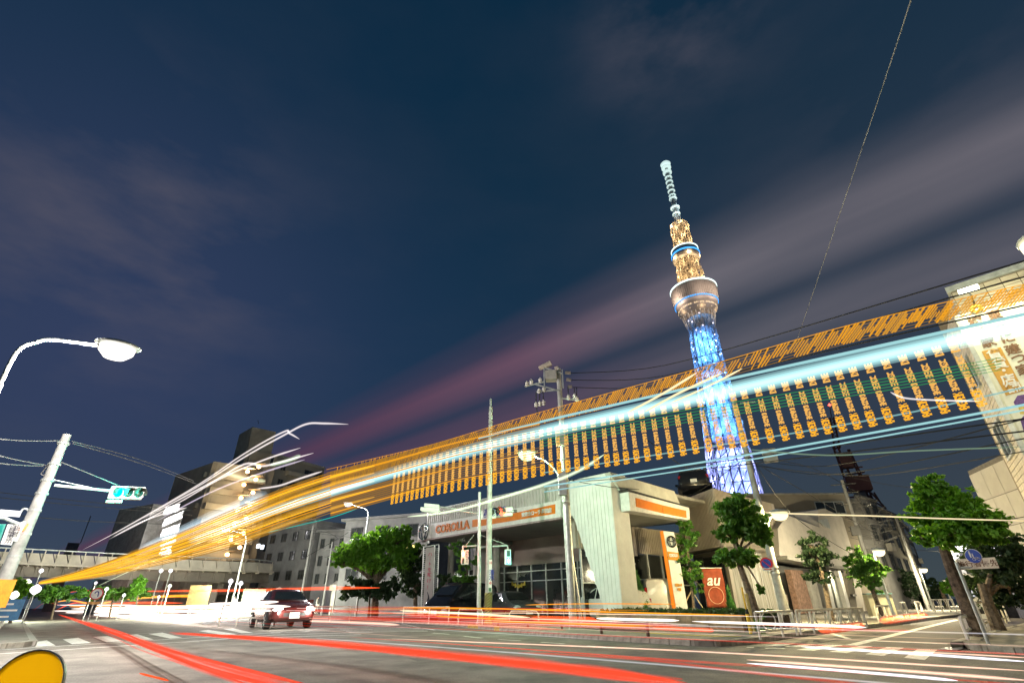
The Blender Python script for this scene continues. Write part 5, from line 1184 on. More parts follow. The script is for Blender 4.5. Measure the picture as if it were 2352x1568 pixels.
wlab = 'thin dark service wire fanning out from the side street pole'
for a, b, c_ in ((RA((900, 1080)), AT(1850, 1130, 32), AT(2010, 1225, 42)), (RA((840, 1020)), AT(1900, 1090, 36), AT(2110, 1225, 58)), (RA((700, 900)), AT(1600, 1080, 24), AT(1480, 1005, 20)), (RA((760, 1010)), AT(1900, 1070, 24), AT(2360, 960, 16)), (RA((780, 1040)), AT(1900, 1090, 24), AT(2360, 1005, 16)), (RA((760, 1060)), AT(1980, 1092, 30), AT(2360, 1035, 20)), (RA((820, 1010)), AT(1830, 1190, 30), AT(1990, 1290, 38)), (AT(1935, 1090, 44), AT(2080, 1118, 44), AT(2360, 1125, 40)), (AT(1935, 1100, 44), AT(2000, 1180, 46), AT(2100, 1250, 58)), (AT(1700, 1060, 26), AT(1600, 1130, 30), AT(1548, 1140, 36)), (AT(2360, 1185, 22), AT(2250, 1205, 28), AT(2100, 1235, 50)), (AT(2360, 1265, 22), AT(2270, 1272, 26), AT(2100, 1262, 50))): wire(wlab, [a, b, c_], .016, group='service wires of the side street')
wlab = 'pale lit span wire running from the left signal pole'
for wlab, pts in zip(['topmost pale wire running left from the left signal pole top', 'upper of two pale wires from the signal pole top to the apartment block', 'lower of two pale wires from the signal pole top to the apartment block', 'pale stay wire from the left pole down to its green traffic signal', 'middle pale wire running left from the left signal pole', 'lowest pale wire running left from the left signal pole'], ([AT(-20, 1006, 22), AT(60, 1012, 24), LA((390, 143))], [LA((425, 148)), AT(330, 1058, 34), AT(445, 1104, 52)], [LA((430, 160)), AT(330, 1066, 34), AT(450, 1110, 52)], [LA((360, 270)), AT(200, 1085, 25), LA((690, 405))], [AT(-20, 1042, 22), AT(50, 1058, 24), LA((270, 288))], [AT(-20, 1062, 22), AT(50, 1068, 24), LA((255, 292))])): wire(wlab, pts, .017, m_=wirep, group='span wires of the left pole')
wlab = 'faint dark wire low in the sky behind the left signal pole'
for y0, y1, y2 in ((1128, 1150, 1172), (1140, 1160, 1182), (1176, 1195, 1205)): wire(wlab, [AT(-20, y0, 60), AT(180, y1, 62), AT(440, y2, 66)], .03, group='distant wires on the left')
wlab = 'faint dark wire in front of the dark blocks left of the showroom'
for a, b, c_ in (((735, 1205), (840, 1222), (968, 1232)), ((735, 1225), (840, 1236), (968, 1240)), ((690, 1215), (760, 1225), (800, 1262)), ((700, 1280), (770, 1240), (800, 1222))): wire(wlab, [AT(*a, 50), AT(*b, 48), AT(*c_, 44)], .02, group='wires before the dark blocks')
o = MB().tube(smoothline([AT(2102, -30, 7), AT(1990, 310, 12), AT(1822, 806, 26)], 8), .009, 5).build('guy_wire', wirep); tag(o, 'long single bright wire crossing the sky from the top right down towards the tower', 'wire')
# red lattice mast with lights
mb_ = gz(AT(2000, 1175, 95)); D = 95
ma = thing('lattice_mast', 'dark red steel lattice mast with aerials and small red lights right of the tall tower', 'mast', mb_)
def MA(q): return AT(*kF(*q), D)
rd = mat('mast_red', (.12, .05, .045), .6, .2, var=.2)
for c0, c1, wd in (((240, 60), (410, 480), 26), ((370, 90), (600, 590), 10), ((205, -220), (262, 80), 20)):
    p0, p1 = MA(c0), MA(c1); k = wd / 2.6125 / 1.633 * D / F_PX; m_ = MB(); n_ = 9
    d2 = rx_; d3 = rn
    legs = [(1, 1), (1, -1), (-1, 1), (-1, -1)]
    for a, b in legs: m_.tube([p0 + d2 * a * k * .6 + d3 * b * k * .6, p1 + d2 * a * k + d3 * b * k], .10, 4)
    for i in range(n_):
        A_, B_ = p0.lerp(p1, i / n_), p0.lerp(p1, (i + 1) / n_)
        for j in range(4):
            a, b = legs[j]; a2_, b2_ = legs[(1, 3, 0, 2)[j]]
            m_.tube([A_ + d2 * a * k * .8 + d3 * b * k * .8, B_ + d2 * a2_ * k * .8 + d3 * b2_ * k * .8], .06, 4, False)
    stuff(m_.build('lattice', rd, ma))
for a, b in (((330, 270), (510, 260)), ((350, 340), (530, 310)), ((360, 560), (600, 540)), ((380, 440), (520, 400)), ((590, 510), (740, 670)), ((610, 590), (740, 670)), ((620, 510), (690, 620))): MB().tube([MA(a), MA(b)], .13, 5).build('boom', rd, ma)
MB().cbox(MA((460, 430)), 3.2, 2.5, 2.2, rx_, rn).build('machine_house', rd, ma); MB().tube([mb_ + ZZ * 0, MA((480, 520))], .9, 6).build('mast_foot', conc_d, ma)
MB().cbox(MA((340, 200)), 1.6, 1.4, 2.4, rx_, rn).build('machine_house', rd, ma)
for q in ((400, 256), (185, -345), ): MB().lathe(MA(q), [(.05, -.25), (.25, 0), (.05, .25)], 8).build('warning_light', glow('mast_red_light', (1, .05, .03), 8), ma)
MB().tube([MA((205, -220)), MA((185, -340))], .07, 5).build('boom', rd, ma)
# ------------------------------------------------------------------ railings, bollards, signs
def rail_run(name, lab, cat, feet, h_, mt, ovals=True, group=None, r_=.03, low=.18):
    o = thing(name, lab, cat, gz(feet[0]), group)
    for p in feet: MB().tube([p, p + ZZ * h_], r_ * 1.15, 6).build('post', mt, o)
    MB().tube([p + ZZ * h_ for p in feet], r_, 6).build('top_rail', mt, o)
    MB().tube([p + ZZ * low for p in feet], r_ * .8, 6).build('bottom_rail', mt, o)
    if ovals:
        for a, b in zip(feet, feet[1:]):
            d = (b - a); c = (a + b) / 2 + ZZ * (h_ + low) / 2
            MB().ring(c, d.length * .30, (h_ - low) * .5, r_ * .55, d.normalized(), ZZ, 18, 5).build('oval', mt, o)
            MB().tube([a + d * .02 + ZZ * low, a + d * .22 + ZZ * h_ * .97], r_ * .45, 4).build('brace', mt, o)
    return o
wr = mat('railing_white', (.70, .66, .58), .45, var=.12, scale=6)
k_ = ZZ * KERB_H
ra, rb_ = G(1745, 1468, KERB_H), G(1992, 1442, KERB_H)
fr = [0, .062 * 2, .18]
def RF(x): y = 1468 + (x - 1745) * (1441 - 1468) / (1992 - 1745); return G(x, y, KERB_H)
rail_run('railing', 'short white railing with oval loops nearest the yellow guide posts', 'railing', [RF(1747), RF(1800), RF(1832)], .60, wr, group=None)
rail_run('railing', 'longer white railing with oval loops running up the side street', 'railing', [RF(1841), RF(1872), RF(1912), RF(1937), RF(1962), RF(1980), RF(1993)], .60, wr)
rail_run('railing', 'white railing in the side street beyond the cream switch cabinet', 'railing', [G(2020, 1428, KERB_H), G(2042, 1426, KERB_H), G(2052, 1425, KERB_H)], .6, wr)
for lab, px in (('small far white railing piece, first beyond the street lamp pole', [(2078, 1420), (2090, 1419)]), ('small far white railing piece nearest the bend of the side street', [(2112, 1416), (2124, 1415)])):
    rail_run('railing', lab, 'railing', [G(x, y - 2, KERB_H) for x, y in px], .7, wr)
f_ = [gz(G(*kr(*q))) + k_ for q in ((1900, 500), (1945, 467), (1976, 432))]
fz = UP(*kr(1793, 258), gz(f_[0])).z - KERB_H
o = rail_run('railing', 'bright white steel railing at the near right corner before the big tree', 'railing', f_, fz, mat('railing_bright', (.78, .76, .72), .4, var=.08), ovals=False, r_=.04, low=fz * .38)
for a, b in zip(f_, f_[1:]):
    for t_ in (.3, .5, .7): p = a.lerp(b, t_); MB().tube([p + ZZ * fz * .38, p + ZZ * fz], .014, 5).build('baluster', MATS['railing_bright'], o)
f_ = [AT(2262, 1440, 22), AT(2275, 1432, 24.5), AT(2284, 1425, 27)]
f_ = [gz(p) + k_ for p in f_]; rail_run('railing', 'white railing behind the trunk of the biggest tree', 'railing', f_, .75, wr, ovals=False)
f_ = [gz(AT(x, 1420, d)) + k_ for x, d in ((2298, 26), (2308, 28.5), (2316, 31))]; rail_run('railing', 'white railing before the lit doorway at the far right', 'railing', f_, .75, wr, ovals=False)
f_ = [gz(AT(x, 1410, 50)) + k_ for x in (2150, 2168, 2186, 2200)]; rail_run('railing', 'far white railing across the end of the side street', 'railing', f_, .8, wr, ovals=True)
# lit doorway / vending machines at far right
for lab, x, D in (('tall white vending machine standing behind the biggest tree trunk', 2262, 34), ('white framed lit doorway of a house behind the right corner', 2300, 36)):
    p = gz(AT(x, 1410, D)); o = thing('vending_machine' if 'vend' in lab else 'porch', lab, 'vending machine' if 'vend' in lab else 'porch', p)
    if 'vend' in lab:
        MB().obox(p - rx_ * .5 + k_, rx_, -rn, ZZ, 1.0, .7, 1.9).build('case', whitep, o, bevel=.03); MB().obox(p - rx_ * .42 + rn * .0 + ZZ * 1.05, rx_, rn, ZZ, .84, .02, .8).build('window', glow('vend_light', (.8, .8, .85), .8), o)
        MB().obox(p - rx_ * .3 + ZZ * .35, rx_, rn, ZZ, .6, .02, .2).build('slot', dark, o)
    else:
        for s_ in (-.9, .7): MB().obox(p + rx_ * s_ + k_, rx_, -rn, ZZ, .22, .3, 3.0).build('jamb', whitep, o)
        MB().obox(p - rx_ * .9 + ZZ * 3.13, rx_, -rn, ZZ, 1.82, .35, .25).build('lintel', whitep, o); MB().obox(p - rx_ * .68 + k_ - rn * .2, rx_, -rn, ZZ, 1.38, .06, 2.95).build('door', dark, o)
        for s_ in (-.8, .8): MB().lathe(p + rx_ * s_ + rn * .15 + ZZ * 3.6, [(.03, -.16), (.15, 0), (.03, .16)], 10).build('lamp_globe', glow('porch_globe', (.9, .85, 1), 10), o)
        lamp_light('porch_light', p + rn * .8 + ZZ * 3.3, (.95, .9, 1), 120, o, .15)
# brown guard rail along the avenue
bf = []
for q in ((618, 180), (806, 192), (1022, 206), (1272, 240), (1568, 262)): bf.append(gz(G(*kc(*q))) + ZZ * .02)
hb_ = UP(*kc(1568, 142), gz(bf[-1])).z
o = thing('guard_rail', 'brown metal guard rail with two rails along the avenue kerb before the showroom', 'guard rail', gz(bf[0]))
for p in bf: MB().tube([p, p + ZZ * hb_], .05, 8).build('post', brownm, o, smooth=True)
for f__ in (.95, .5): MB().tube([p + ZZ * hb_ * f__ for p in bf], .028, 6).build('rail', brownm, o)
for lab, qs in (('white pipe barrier before the white parked car', ((1075, 62), (1302, 62), 125)), ('white pipe barrier between the lamp pole and the concrete pole', ((690, 68), (872, 75), 125)), ('white pipe barrier in front of the dark van', ((370, 55), (520, 58), 120))):
    (xa, ya), (xb, yb), yf = qs; pa = gz(AT(*kc(xa, ya), 27)); pb = gz(AT(*kc(xb, yb), 26)); za = UP(*kc(xa, ya), pa).z
    o = MB().tube([pa + k_, pa + ZZ * (za - .1), pa.lerp(pb, .06) + ZZ * za, pa.lerp(pb, .94) + ZZ * za, pb + ZZ * (za - .1), pb + k_], .035, 8).build('pipe_barrier', wr, smooth=True); tag(o, lab, 'barrier')
# barriers on the left, far side
for lab, pts, hh in (('white barred barrier left of the red car', [(505, 1424, 33), (545, 1422, 32), (590, 1420, 31.5), (632, 1420, 31)], .95), ('white topped barrier right of the red car', [(718, 1418, 38), (758, 1418, 37), (803, 1420, 36)], .85), ('low white rail farther left beyond the headlights', [(430, 1415, 44), (470, 1415, 43), (505, 1415, 42)], .8), ('low pale rail beside the slogan banner', [(925, 1425, 32), (985, 1428, 30), (1030, 1430, 29)], .8)):
    f_ = [gz(AT(x, y, d)) + ZZ * .05 for x, y, d in pts]; rail_run('barrier', lab, 'barrier', f_, hh, wr, ovals=False, low=.4)
# yellow guide posts
p = gz(G(*kr(48, 440))) + k_; o = thing('guide_post', 'yellow guide post with black collar and thin upper rod at the corner', 'post', gz(p))
zt1 = UP(*kr(36, 226), gz(p)).z; zt2 = UP(*kr(25, 0), gz(p)).z
MB().tube([p, gz(p) + ZZ * zt1], .055, 10).build('post', yellowm, o, smooth=True); MB().lathe(gz(p) + ZZ * zt1, [(.056, 0), (.045, .06), (.02, .16)], 10).build('collar', black, o)
MB().tube([gz(p) + ZZ * (zt1 + .12), gz(p) + ZZ * zt2], .03, 8).build('rod', yellowm, o)
p = gz(G(*kr(76, 440))) + k_; o = thing('guide_post', 'pale yellow sleeve post just right of the brighter yellow guide post', 'post', gz(p))
MB().tube([p, gz(p) + ZZ * UP(*kr(86, 52), gz(p)).z], .05, 10).build('post', mat('pale_yellow', (.55, .45, .16), .6), o, smooth=True); MB().lathe(p, [(.09, 0), (.09, .03), (.055, .05)], 10).build('foot', conc, o)
# near delineator
dc = AT(60, 1575, 2.5); dn2 = (CAM - dc).normalized(); dx_ = dn2.cross(ZZ).normalized() * -1; dy_ = dx_.cross(dn2).normalized() * -1; dy_ = dy_ if dy_.z > 0 else -dy_
dn2 = (dn2 + dx_ * -.45).normalized(); dx_ = ZZ.cross(dn2).normalized(); dy_ = dn2.cross(dx_).normalized()
o = thing('delineator', 'round amber reflector disc on a short post in the near left corner', 'delineator', gz(dc))
MB().lathe(dc, [(.098, -.007), (.102, -.007), (.102, .007), (.098, .007), (.098, -.007)], 40, dx_, dy_, dn2, cap=False).build('rim', mat('rim_steel', (.30, .32, .30), .35, .5), o)
MB().lathe(dc + dn2 * .008, [(.001, 0), (.098, 0)], 40, dx_, dy_, dn2, cap=False).build('reflector', translucent(mat('amber_reflector', (.80, .40, .004), .25, var=.05, scale=30, bump=.2, bscale=200), .85), o)
MB().tube([gz(dc) - dn2 * .03, dc - dn2 * .03], .03, 10).build('post', galv, o)
# round signs
def board(name, lab, x, y, D, w_, h_, mt, n_=None, legs=1):
    c = AT(x, y, D); o = thing(name, lab, 'sign', gz(c)); n_ = n_ or (lambda v: v.normalized())(gz(CAM - c)); xx = Vector((-n_.y, n_.x, 0)); xx = xx if xx.x > 0 else -xx
    MB().obox(c - xx * w_ / 2 - ZZ * h_ / 2, xx, n_, ZZ, w_, .04, h_).build('panel', mt, o)
    MB().tube([gz(c) - n_ * .06, c - n_ * .06 + ZZ * h_ * .4], .035, 6).build('post', galv, o); return o, c, xx, n_
o, c, xx, n_ = board('road_sign', 'white round sign with red border and a turn arrow under the overpass', 222, 1363, 46, .3, .02, whitep)
MB().lathe(c + n_ * .05, [(.36, 0), (.36, .02)], 24, xx, ZZ, n_).build('border', redm, o); MB().lathe(c + n_ * .075, [(.29, 0), (.29, .01)], 24, xx, ZZ, n_).build('field', whitep, o)
am = MB().ring(c + n_ * .09 + ZZ * .02, .10, .12, .03, xx, ZZ, 10, 4, 0, math.pi); am.tube([c + n_ * .09 + xx * .10 + ZZ * .02, c + n_ * .09 + xx * .10 - ZZ * .16], .03, 4); am.build('arrow', blu, o)
MB().obox(c + n_ * .05 - xx * .34 - ZZ * .62, xx, n_, ZZ, .68, .02, .16).build('plate', mat('plate_amber', (.7, .35, .1), .5), o)
board('notice_board', 'yellow double notice board standing under the overpass', 447, 1366, 58, 1.0, 1.6, mat('board_yellow', (.58, .42, .14), .6)); board('notice_board', 'yellow notice board just right of the double yellow board', 470, 1366, 58, .8, 1.6, mat('board_yellow', (.58, .42, .14), .6))
o, c, xx, n_ = board('direction_sign', 'blue direction sign with white writing at the far left edge', 16, 1400, 34, 1.0, .85, mat('dir_blue', (.03, .16, .36), .5)); text('lettering', '↑ 駅前', .26, whitep, o, c - xx * .42 + n_ * .05, xx, ext=.003) if False else None
for i in range(3): MB().obox(c - xx * .4 + ZZ * (.2 - i * .25) + n_ * .04, xx, n_, ZZ, .55 + .2 * (i % 2), .006, .07).build('writing_line', whitep, o)
o, c, xx, n_ = board('warning_sign', 'orange yellow warning panel cut by the left picture edge', 2, 1362, 24, .5, .8, mat('dir_orange', (.75, .33, .02), .5))
kQ = K(3600, 2000, 3.92)
c = AT(*kQ(200, 330), 16.0); n_ = gz(CAM - c).normalized(); xx = Vector((-n_.y, n_.x, 0)); xx = xx if xx.x > 0 else -xx; n_ = (n_ - xx * .25).normalized(); xx = Vector((-n_.y, n_.x, 0)); xx = xx if xx.x > 0 else -xx
sr = 15.2 * (c - CAM).dot(fwd) / F_PX
pf = gz(AT(2212, 1330, 16.0)); o = thing('path_sign', 'blue round shared path sign with a white plate below, beside the biggest tree', 'sign', pf)
MB().tube([pf, UP(2205, 1290, pf)], .035, 8).build('post', galv, o); MB().tube([UP(2210, 1303, pf), Vector((c.x, c.y, UP(2210, 1303, pf).z)) - n_ * .04], .025, 6).build('arm', galv, o)
MB().lathe(c, [(sr, 0), (sr, .02)], 32, xx, ZZ, n_).build('border', whitep, o); MB().lathe(c + n_ * .021, [(sr * .93, 0), (sr * .93, .008)], 32, xx, ZZ, n_).build('field', signb, o)
fg = MB(); q0 = c + n_ * .035 - xx * sr * .30 + ZZ * sr * .2
fg.lathe(q0 + ZZ * sr * .42, [(.005, -.005), (sr * .09, 0), (.005, .005)], 8, xx, ZZ, n_); fg.cbox(q0 + ZZ * sr * .15, sr * .2, .008, sr * .34, xx, n_); fg.cbox(q0 - ZZ * sr * .18, sr * .16, .008, sr * .4, xx, n_)
q1 = q0 + xx * sr * .28 + ZZ * -.02; fg.lathe(q1 + ZZ * sr * .24, [(.005, -.005), (sr * .07, 0), (.005, .005)], 8, xx, ZZ, n_); fg.cbox(q1 + ZZ * sr * .02, sr * .15, .008, sr * .28, xx, n_); fg.cbox(q1 - ZZ * sr * .2, sr * .12, .008, sr * .24, xx, n_)
fg.build('figures', whitep, o)
by = MB(); q2 = c + n_ * .035 + xx * sr * .25 - ZZ * sr * .42
for s_ in (-1, 1): by.ring(q2 + xx * s_ * sr * .27, sr * .18, sr * .18, sr * .022, xx, ZZ, 14, 4)
by.tube([q2 - xx * sr * .27, q2 - xx * sr * .1 + ZZ * sr * .25, q2 + xx * sr * .2 + ZZ * sr * .25, q2 + xx * sr * .27], sr * .022, 4); by.tube([q2 - xx * sr * .1 + ZZ * sr * .25, q2, q2 + xx * sr * .2 + ZZ * sr * .25], sr * .022, 4)
by.build('bicycle_symbol', whitep, o)
pc = AT(*kQ(245, 440), 16.0); MB().obox(pc - xx * .36 - ZZ * .11, xx, n_, ZZ, .72, .02, .22).build('plate', mat('plate_cream', (.75, .66, .52), .5), o)
text('lettering', '歩行者優先', .145, brownink, o, pc - xx * .345 - ZZ * .055 + n_ * .023, xx, ext=.002, off=.002)
# pylon sign
p0 = gz(AT(*kP(690, 1500), 30)); pyl = thing('pylon_sign', 'tall white pylon sign with orange edge, round emblem and white on orange lettering', 'sign', p0)
pn_ = gz(CAM - p0).normalized()
def PP(q, o_=0): return PL(*kP(*q), p0, pn_) + pn_ * o_
MB().prism([PP(q) for q in ((466, 128), (642, 150), (712, 480), (735, 610), (885, 1490), (695, 1505), (550, 605), (530, 465))], -pn_ * .5).build('face', mat('pylon_white', (.70, .68, .60), .45, var=.05), pyl)
MB().prism([PP(q) for q in ((412, 135), (464, 124), (692, 1500), (622, 1480))], -pn_ * .55).build('orange_edge', orange, pyl)
MB().prism([PP(q, .02) for q in ((530, 463), (712, 484), (733, 612), (548, 600))], -pn_ * .06).build('orange_band', mat('pylon_orange', (.62, .26, .02), .45), pyl)
ed = (PP((712, 484)) - PP((530, 463))); ed.z = 0; ed.normalize()
def vert_text(q, body, h_px, w_px, mt_):
    c = PP(q, .03); hh_ = (PP((q[0], q[1] - h_px)) - PP(q)).length; ww_ = (PP((q[0] + w_px, q[1])) - PP(q)).length
    t_ = text('lettering', body, hh_ / .72, mt_, pyl, c, ed, ext=.01, off=.012); d_ = max(v.co.dot(ed) for v in t_.data.vertices) - min(v.co.dot(ed) for v in t_.data.vertices)
    k = ww_ / d_; o_ = c - p0
    for v in t_.data.vertices: r_ = v.co - o_; v.co = o_ + r_ + ed * (r_.dot(ed) * (k - 1))
vert_text((568, 552), 'COROLLA', 50, 140, whitep); vert_text((662, 1028), '東京カローラ', 34, 118, MATS['pylon_orange']); vert_text((700, 1098), '墨田店', 34, 62, MATS['pylon_orange'])
ec = PP((602, 302), .04); er = (PP((672, 302)) - PP((534, 302))).length / 2
e = MB(); ez = er * 1.28; e.ring(ec, er, ez, er * .13, ed, ZZ, 28, 6); e.ring(ec, er * .42, ez * .9, er * .11, ed, ZZ, 24, 6); e.ring(ec + ZZ * ez * .42, er * .8, ez * .4, er * .11, ed, ZZ, 24, 6); e.build('emblem', mat('emblem_dark', (.09, .08, .07), .2, .8), pyl, smooth=True)
# slogan banner tower left of the canopy
b0 = gz(PU(*kA(160, 1470), UF)); bn_ = gz(CAM - b0).normalized(); sl_ = thing('banner_tower', 'white vertical slogan banner with pink writing on a louvred steel frame', 'banner', b0)
def BA(q, o_=0): return PL(*kA(*q), b0, bn_) + bn_ * o_
MB().prism([BA(q) for q in ((128, 590), (232, 578), (200, 1480), (85, 1470))], -bn_ * .03).build('cloth', mat('banner_white', (.60, .56, .55), .7, var=.07, scale=1.2), sl_)
for a, b in (((98, 575), (60, 1500)), ((295, 548), (262, 1480)), ((240, 560), (210, 1480))): MB().tube([BA(a, -.1), BA(b, -.1)], .05, 4).build('frame_post', galv, sl_)
MB().tube([BA((98, 575), -.1), BA((295, 545), -.1)], .05, 4).build('frame_rail', galv, sl_); MB().tube([BA((160, 530), -.1), BA((160, 500), -.1)], .12, 6).build('hanger', galv, sl_)
for i in range(34):
    t_ = i / 33; y = 600 + t_ * 850
    a, b = BA((238 - t_ * 28, y), -.15), BA((292 - t_ * 30, y - 8), -.15); MB().tube([a, b], .028, 4).build('louvre', galv, sl_)
    a, b = BA((98 - t_ * 36, y + 6), -.15), BA((124 - t_ * 40, y + 4), -.15); MB().tube([a, b], .028, 4).build('louvre', galv, sl_)
bxd = (BA((232, 700)) - BA((125, 700))); bxd.z = 0; bxd.normalize(); bs = (BA((210, 700)) - BA((150, 700))).length
for ch, y in (('ハ', 692), ('│', 748), ('ト', 815), ('を', 890), ('駆', 955), ('け', 1030), ('！', 1115)):
    text('lettering', ch, bs * .92, pinkm, sl_, BA((152 - (y - 692) * .045, y), .02), bxd, ext=.006, off=.006)
MB().prism([BA(q, .02) for q in ((140, 1150), (150, 1155), (165, 1200), (172, 1235), (165, 1275), (145, 1285), (138, 1260), (150, 1230), (150, 1190))], bn_ * .01).build('car_print', inkm, sl_)
for ch, y in zip('RAIS', (1318, 1365, 1410, 1455)): text('lettering', ch, bs * .8, pinkm if y > 1380 else inkm, sl_, BA((128, y), .02), -ZZ, bxd, ext=.006)
# ------------------------------------------------------------------ cars
CARS = {   # stations: x, bottom, belt, top, half width low, half width top
 'sedan': dict(L=4.5, st=[(-2.25, .42, .80, .86, .70, .62), (-2.10, .30, .86, .98, .82, .72), (-1.55, .24, .90, 1.02, .86, .70), (-1.15, .22, .92, 1.18, .87, .62), (-.70, .22, .93, 1.42, .87, .58), (.0, .22, .93, 1.47, .87, .58), (.55, .22, .92, 1.40, .87, .58), (1.20, .22, .90, .99, .87, .68), (1.75, .24, .84, .90, .85, .70), (2.10, .28, .74, .78, .80, .66), (2.25, .40, .62, .66, .66, .56)], g=(-1.15, -.70, .55, 1.20), w=1.36),
 'hatch': dict(L=4.0, st=[(-2.0, .42, .92, 1.05, .70, .58), (-1.90, .30, .96, 1.30, .80, .60), (-1.55, .24, .98, 1.48, .84, .60), (-.6, .22, .98, 1.54, .85, .60), (.2, .22, .97, 1.52, .85, .60), (.65, .22, .96, 1.40, .85, .60), (1.25, .22, .94, 1.03, .85, .68), (1.65, .24, .88, .94, .83, .68), (1.90, .28, .76, .80, .78, .62), (2.0, .40, .62, .66, .66, .56)], g=(-1.90, -1.55, .65, 1.25), w=1.25),
 'van': dict(L=4.6, st=[(-2.3, .42, 1.05, 1.50, .76, .66), (-2.2, .30, 1.08, 1.78, .83, .68), (-1.9, .24, 1.08, 1.86, .85, .68), (-.6, .22, 1.08, 1.90, .85, .68), (.7, .22, 1.07, 1.88, .85, .68), (1.1, .22, 1.06, 1.70, .85, .67), (1.7, .22, 1.04, 1.20, .85, .72), (2.05, .26, .94, 1.0, .82, .70), (2.22, .30, .80, .84, .78, .64), (2.3, .42, .64, .68, .68, .58)], g=(-2.2, -1.9, 1.1, 1.7), w=1.45)}
tyre = mat('tyre', (.022, .022, .022), .85); rim = mat('alloy_rim', (.5, .5, .52), .3, .8); lensw = mat('headlamp_glass', (.6, .62, .62), .12); tailr = mat('tail_lamp', (.35, .015, .02), .2)
def car(lab, pos, head, kind, paint_, s=1.0, lit=False, group=None, plate=None, beam=0, tail_lit=False):
    C_ = CARS[kind]; o = thing('parked_car', lab, 'car', pos, group); hd = Vector((head.x, head.y, 0)).normalized(); sd_ = Vector((-hd.y, hd.x, 0))
    def P(x, y, z): return pos + (hd * x + sd_ * y + ZZ * z) * s
    st = C_['st']; vs, fs = [], []
    for x, b, be, t, wl, wt in st:
        half = [(.0, b), (wl * .82, b), (wl * .97, b + .10), (wl, (b + be) / 2), (wl * .985, be), (wl * .93, be + .03) if t - be > .12 else (wl * .9, be + (t - be) * .5), (wt + (wl - wt) * .12, t - (t - be) * .18), (wt * .88, t - .015), (0, t)]
        ring_ = [P(x, y, z) for y, z in half] + [P(x, -y, z) for y, z in half[-2:0:-1]]
        vs += ring_
    n = 16
    for i in range(len(st) - 1):
        for k in range(n): fs.append((i * n + k, i * n + (k + 1) % n, (i + 1) * n + (k + 1) % n, (i + 1) * n + k))
    fs += [tuple(range(n))[::-1], tuple(range((len(st) - 1) * n, len(st) * n))]
    body = MB().add(vs, fs).build('body', paint_, o, smooth=True)
    def at(x):
        for a, b in zip(st, st[1:]):
            if x <= b[0]: t = (x - a[0]) / (b[0] - a[0]); return [a[i] + (b[i] - a[i]) * t for i in range(6)]
        return list(st[-1])
    r0, r1, f0_, f1 = C_['g']
    gm = mat('car_glass', (.02, .024, .026), .06, spec=.9)
    def side(x, sgn_, k):                  # k 0..1 from belt to roof
        _, b, be, t, wl, wt = at(x); z = be + .05 + (t - be - .12) * k; q = (z - be) / max(.05, t - be); y = (wl * .95) + ((wt + (wl - wt) * .12) - wl * .95) * min(1, q / .82); return P(x, sgn_ * (y + .012), z)
    for sgn_ in (-1, 1):
        xs_ = np.linspace(r1 - .05 if kind != 'sedan' else r0 + .25, f1 - .28, 4)
        for a, b in zip(xs_, xs_[1:]):
            q = [side(a + .04, sgn_, 0), side(b - .04, sgn_, 0), side(b - .04, sgn_, 1 if b < f0_ + .1 else .35), side(a + .04, sgn_, 1 if a > r1 - .1 else .5)]
            MB().prism(q, sd_ * (-sgn_ * .02)).build('side_window', gm, o)
        for x in (-C_['w'], C_['w']):
            c = P(x, sgn_ * .80, .32); wh_ = MB().lathe(c, [(.20, -.11), (.31, -.11), (.325, -.06), (.325, .06), (.31, .10), (.20, .10)], 20, hd * s, ZZ * s, sd_ * sgn_ * s).build('wheel', tyre, o, smooth=True)
            m_ = MB().lathe(c, [(.205, .095), (.19, .06), (.05, .07), (.03, .10)], 14, hd * s, ZZ * s, sd_ * sgn_ * s)
            for j in range(5): q_ = j * 1.2566; m_.tube([c + (hd * math.cos(q_) + ZZ * math.sin(q_)) * .03 * s + sd_ * sgn_ * .105 * s, c + (hd * math.cos(q_) + ZZ * math.sin(q_)) * .2 * s + sd_ * sgn_ * .105 * s], .022, 4)
            m_.build('rim', rim, wh_)
        zf = at(f1 + .75)[2] - .08
        hl = MB().lathe(P(st[-2][0] - .04, sgn_ * .60, zf - .02), [(.02, .16), (.15, .12), (.19, 0), (.15, -.1)], 12, sd_ * s * 1.1, ZZ * s * .62, hd * s).build('headlight', glow('headlight_on', (1, .97, .9), 8) if lit else lensw, o, smooth=True)
        zr_ = at(st[1][0])[2]; th = .5 if kind == 'van' else .16
        MB().obox(P(st[1][0] - .08, sgn_ * .70 - .09, zr_ - .12), hd, sd_, ZZ, .10 * s, .18 * s, th * s).build('tail_light', glow('tail_on', (1, .05, .03), 1.5) if tail_lit else tailr, o, bevel=.02)
        MB().cbox(P(f1 - .42, sgn_ * (at(f1 - .4)[4] + .10), at(f1 - .4)[2] + .07), .12 * s, .2 * s, .13 * s, hd, sd_).build('mirror', paint_, o, bevel=.02)
    _, _, b0_, t0_, w0, wt0 = at(f0_ + .02); _, _, b1_, t1_, w1, wt1 = at(f1 - .04)
    MB().prism([P(f0_ + .06, -wt0 * .86, t0_ - .035), P(f0_ + .06, wt0 * .86, t0_ - .035), P(f1 - .03, w1 * .74, t1_ + .03), P(f1 - .03, -w1 * .74, t1_ + .03)], (hd + ZZ) * .015).build('windscreen', gm, o)
    ra_, rb_2 = at(r1 - .04), at(r0 + .04)
    MB().prism([P(r1 - .05, -ra_[5] * .86, ra_[3] - .05), P(r1 - .05, ra_[5] * .86, ra_[3] - .05), P(r0 - (.03 if kind != 'sedan' else 0), rb_2[4] * .72, max(rb_2[2] + .06, rb_2[3] - .35)), P(r0 - (.03 if kind != 'sedan' else 0), -rb_2[4] * .72, max(rb_2[2] + .06, rb_2[3] - .35))], (ZZ - hd * 2) * .015).build('rear_window', gm, o)
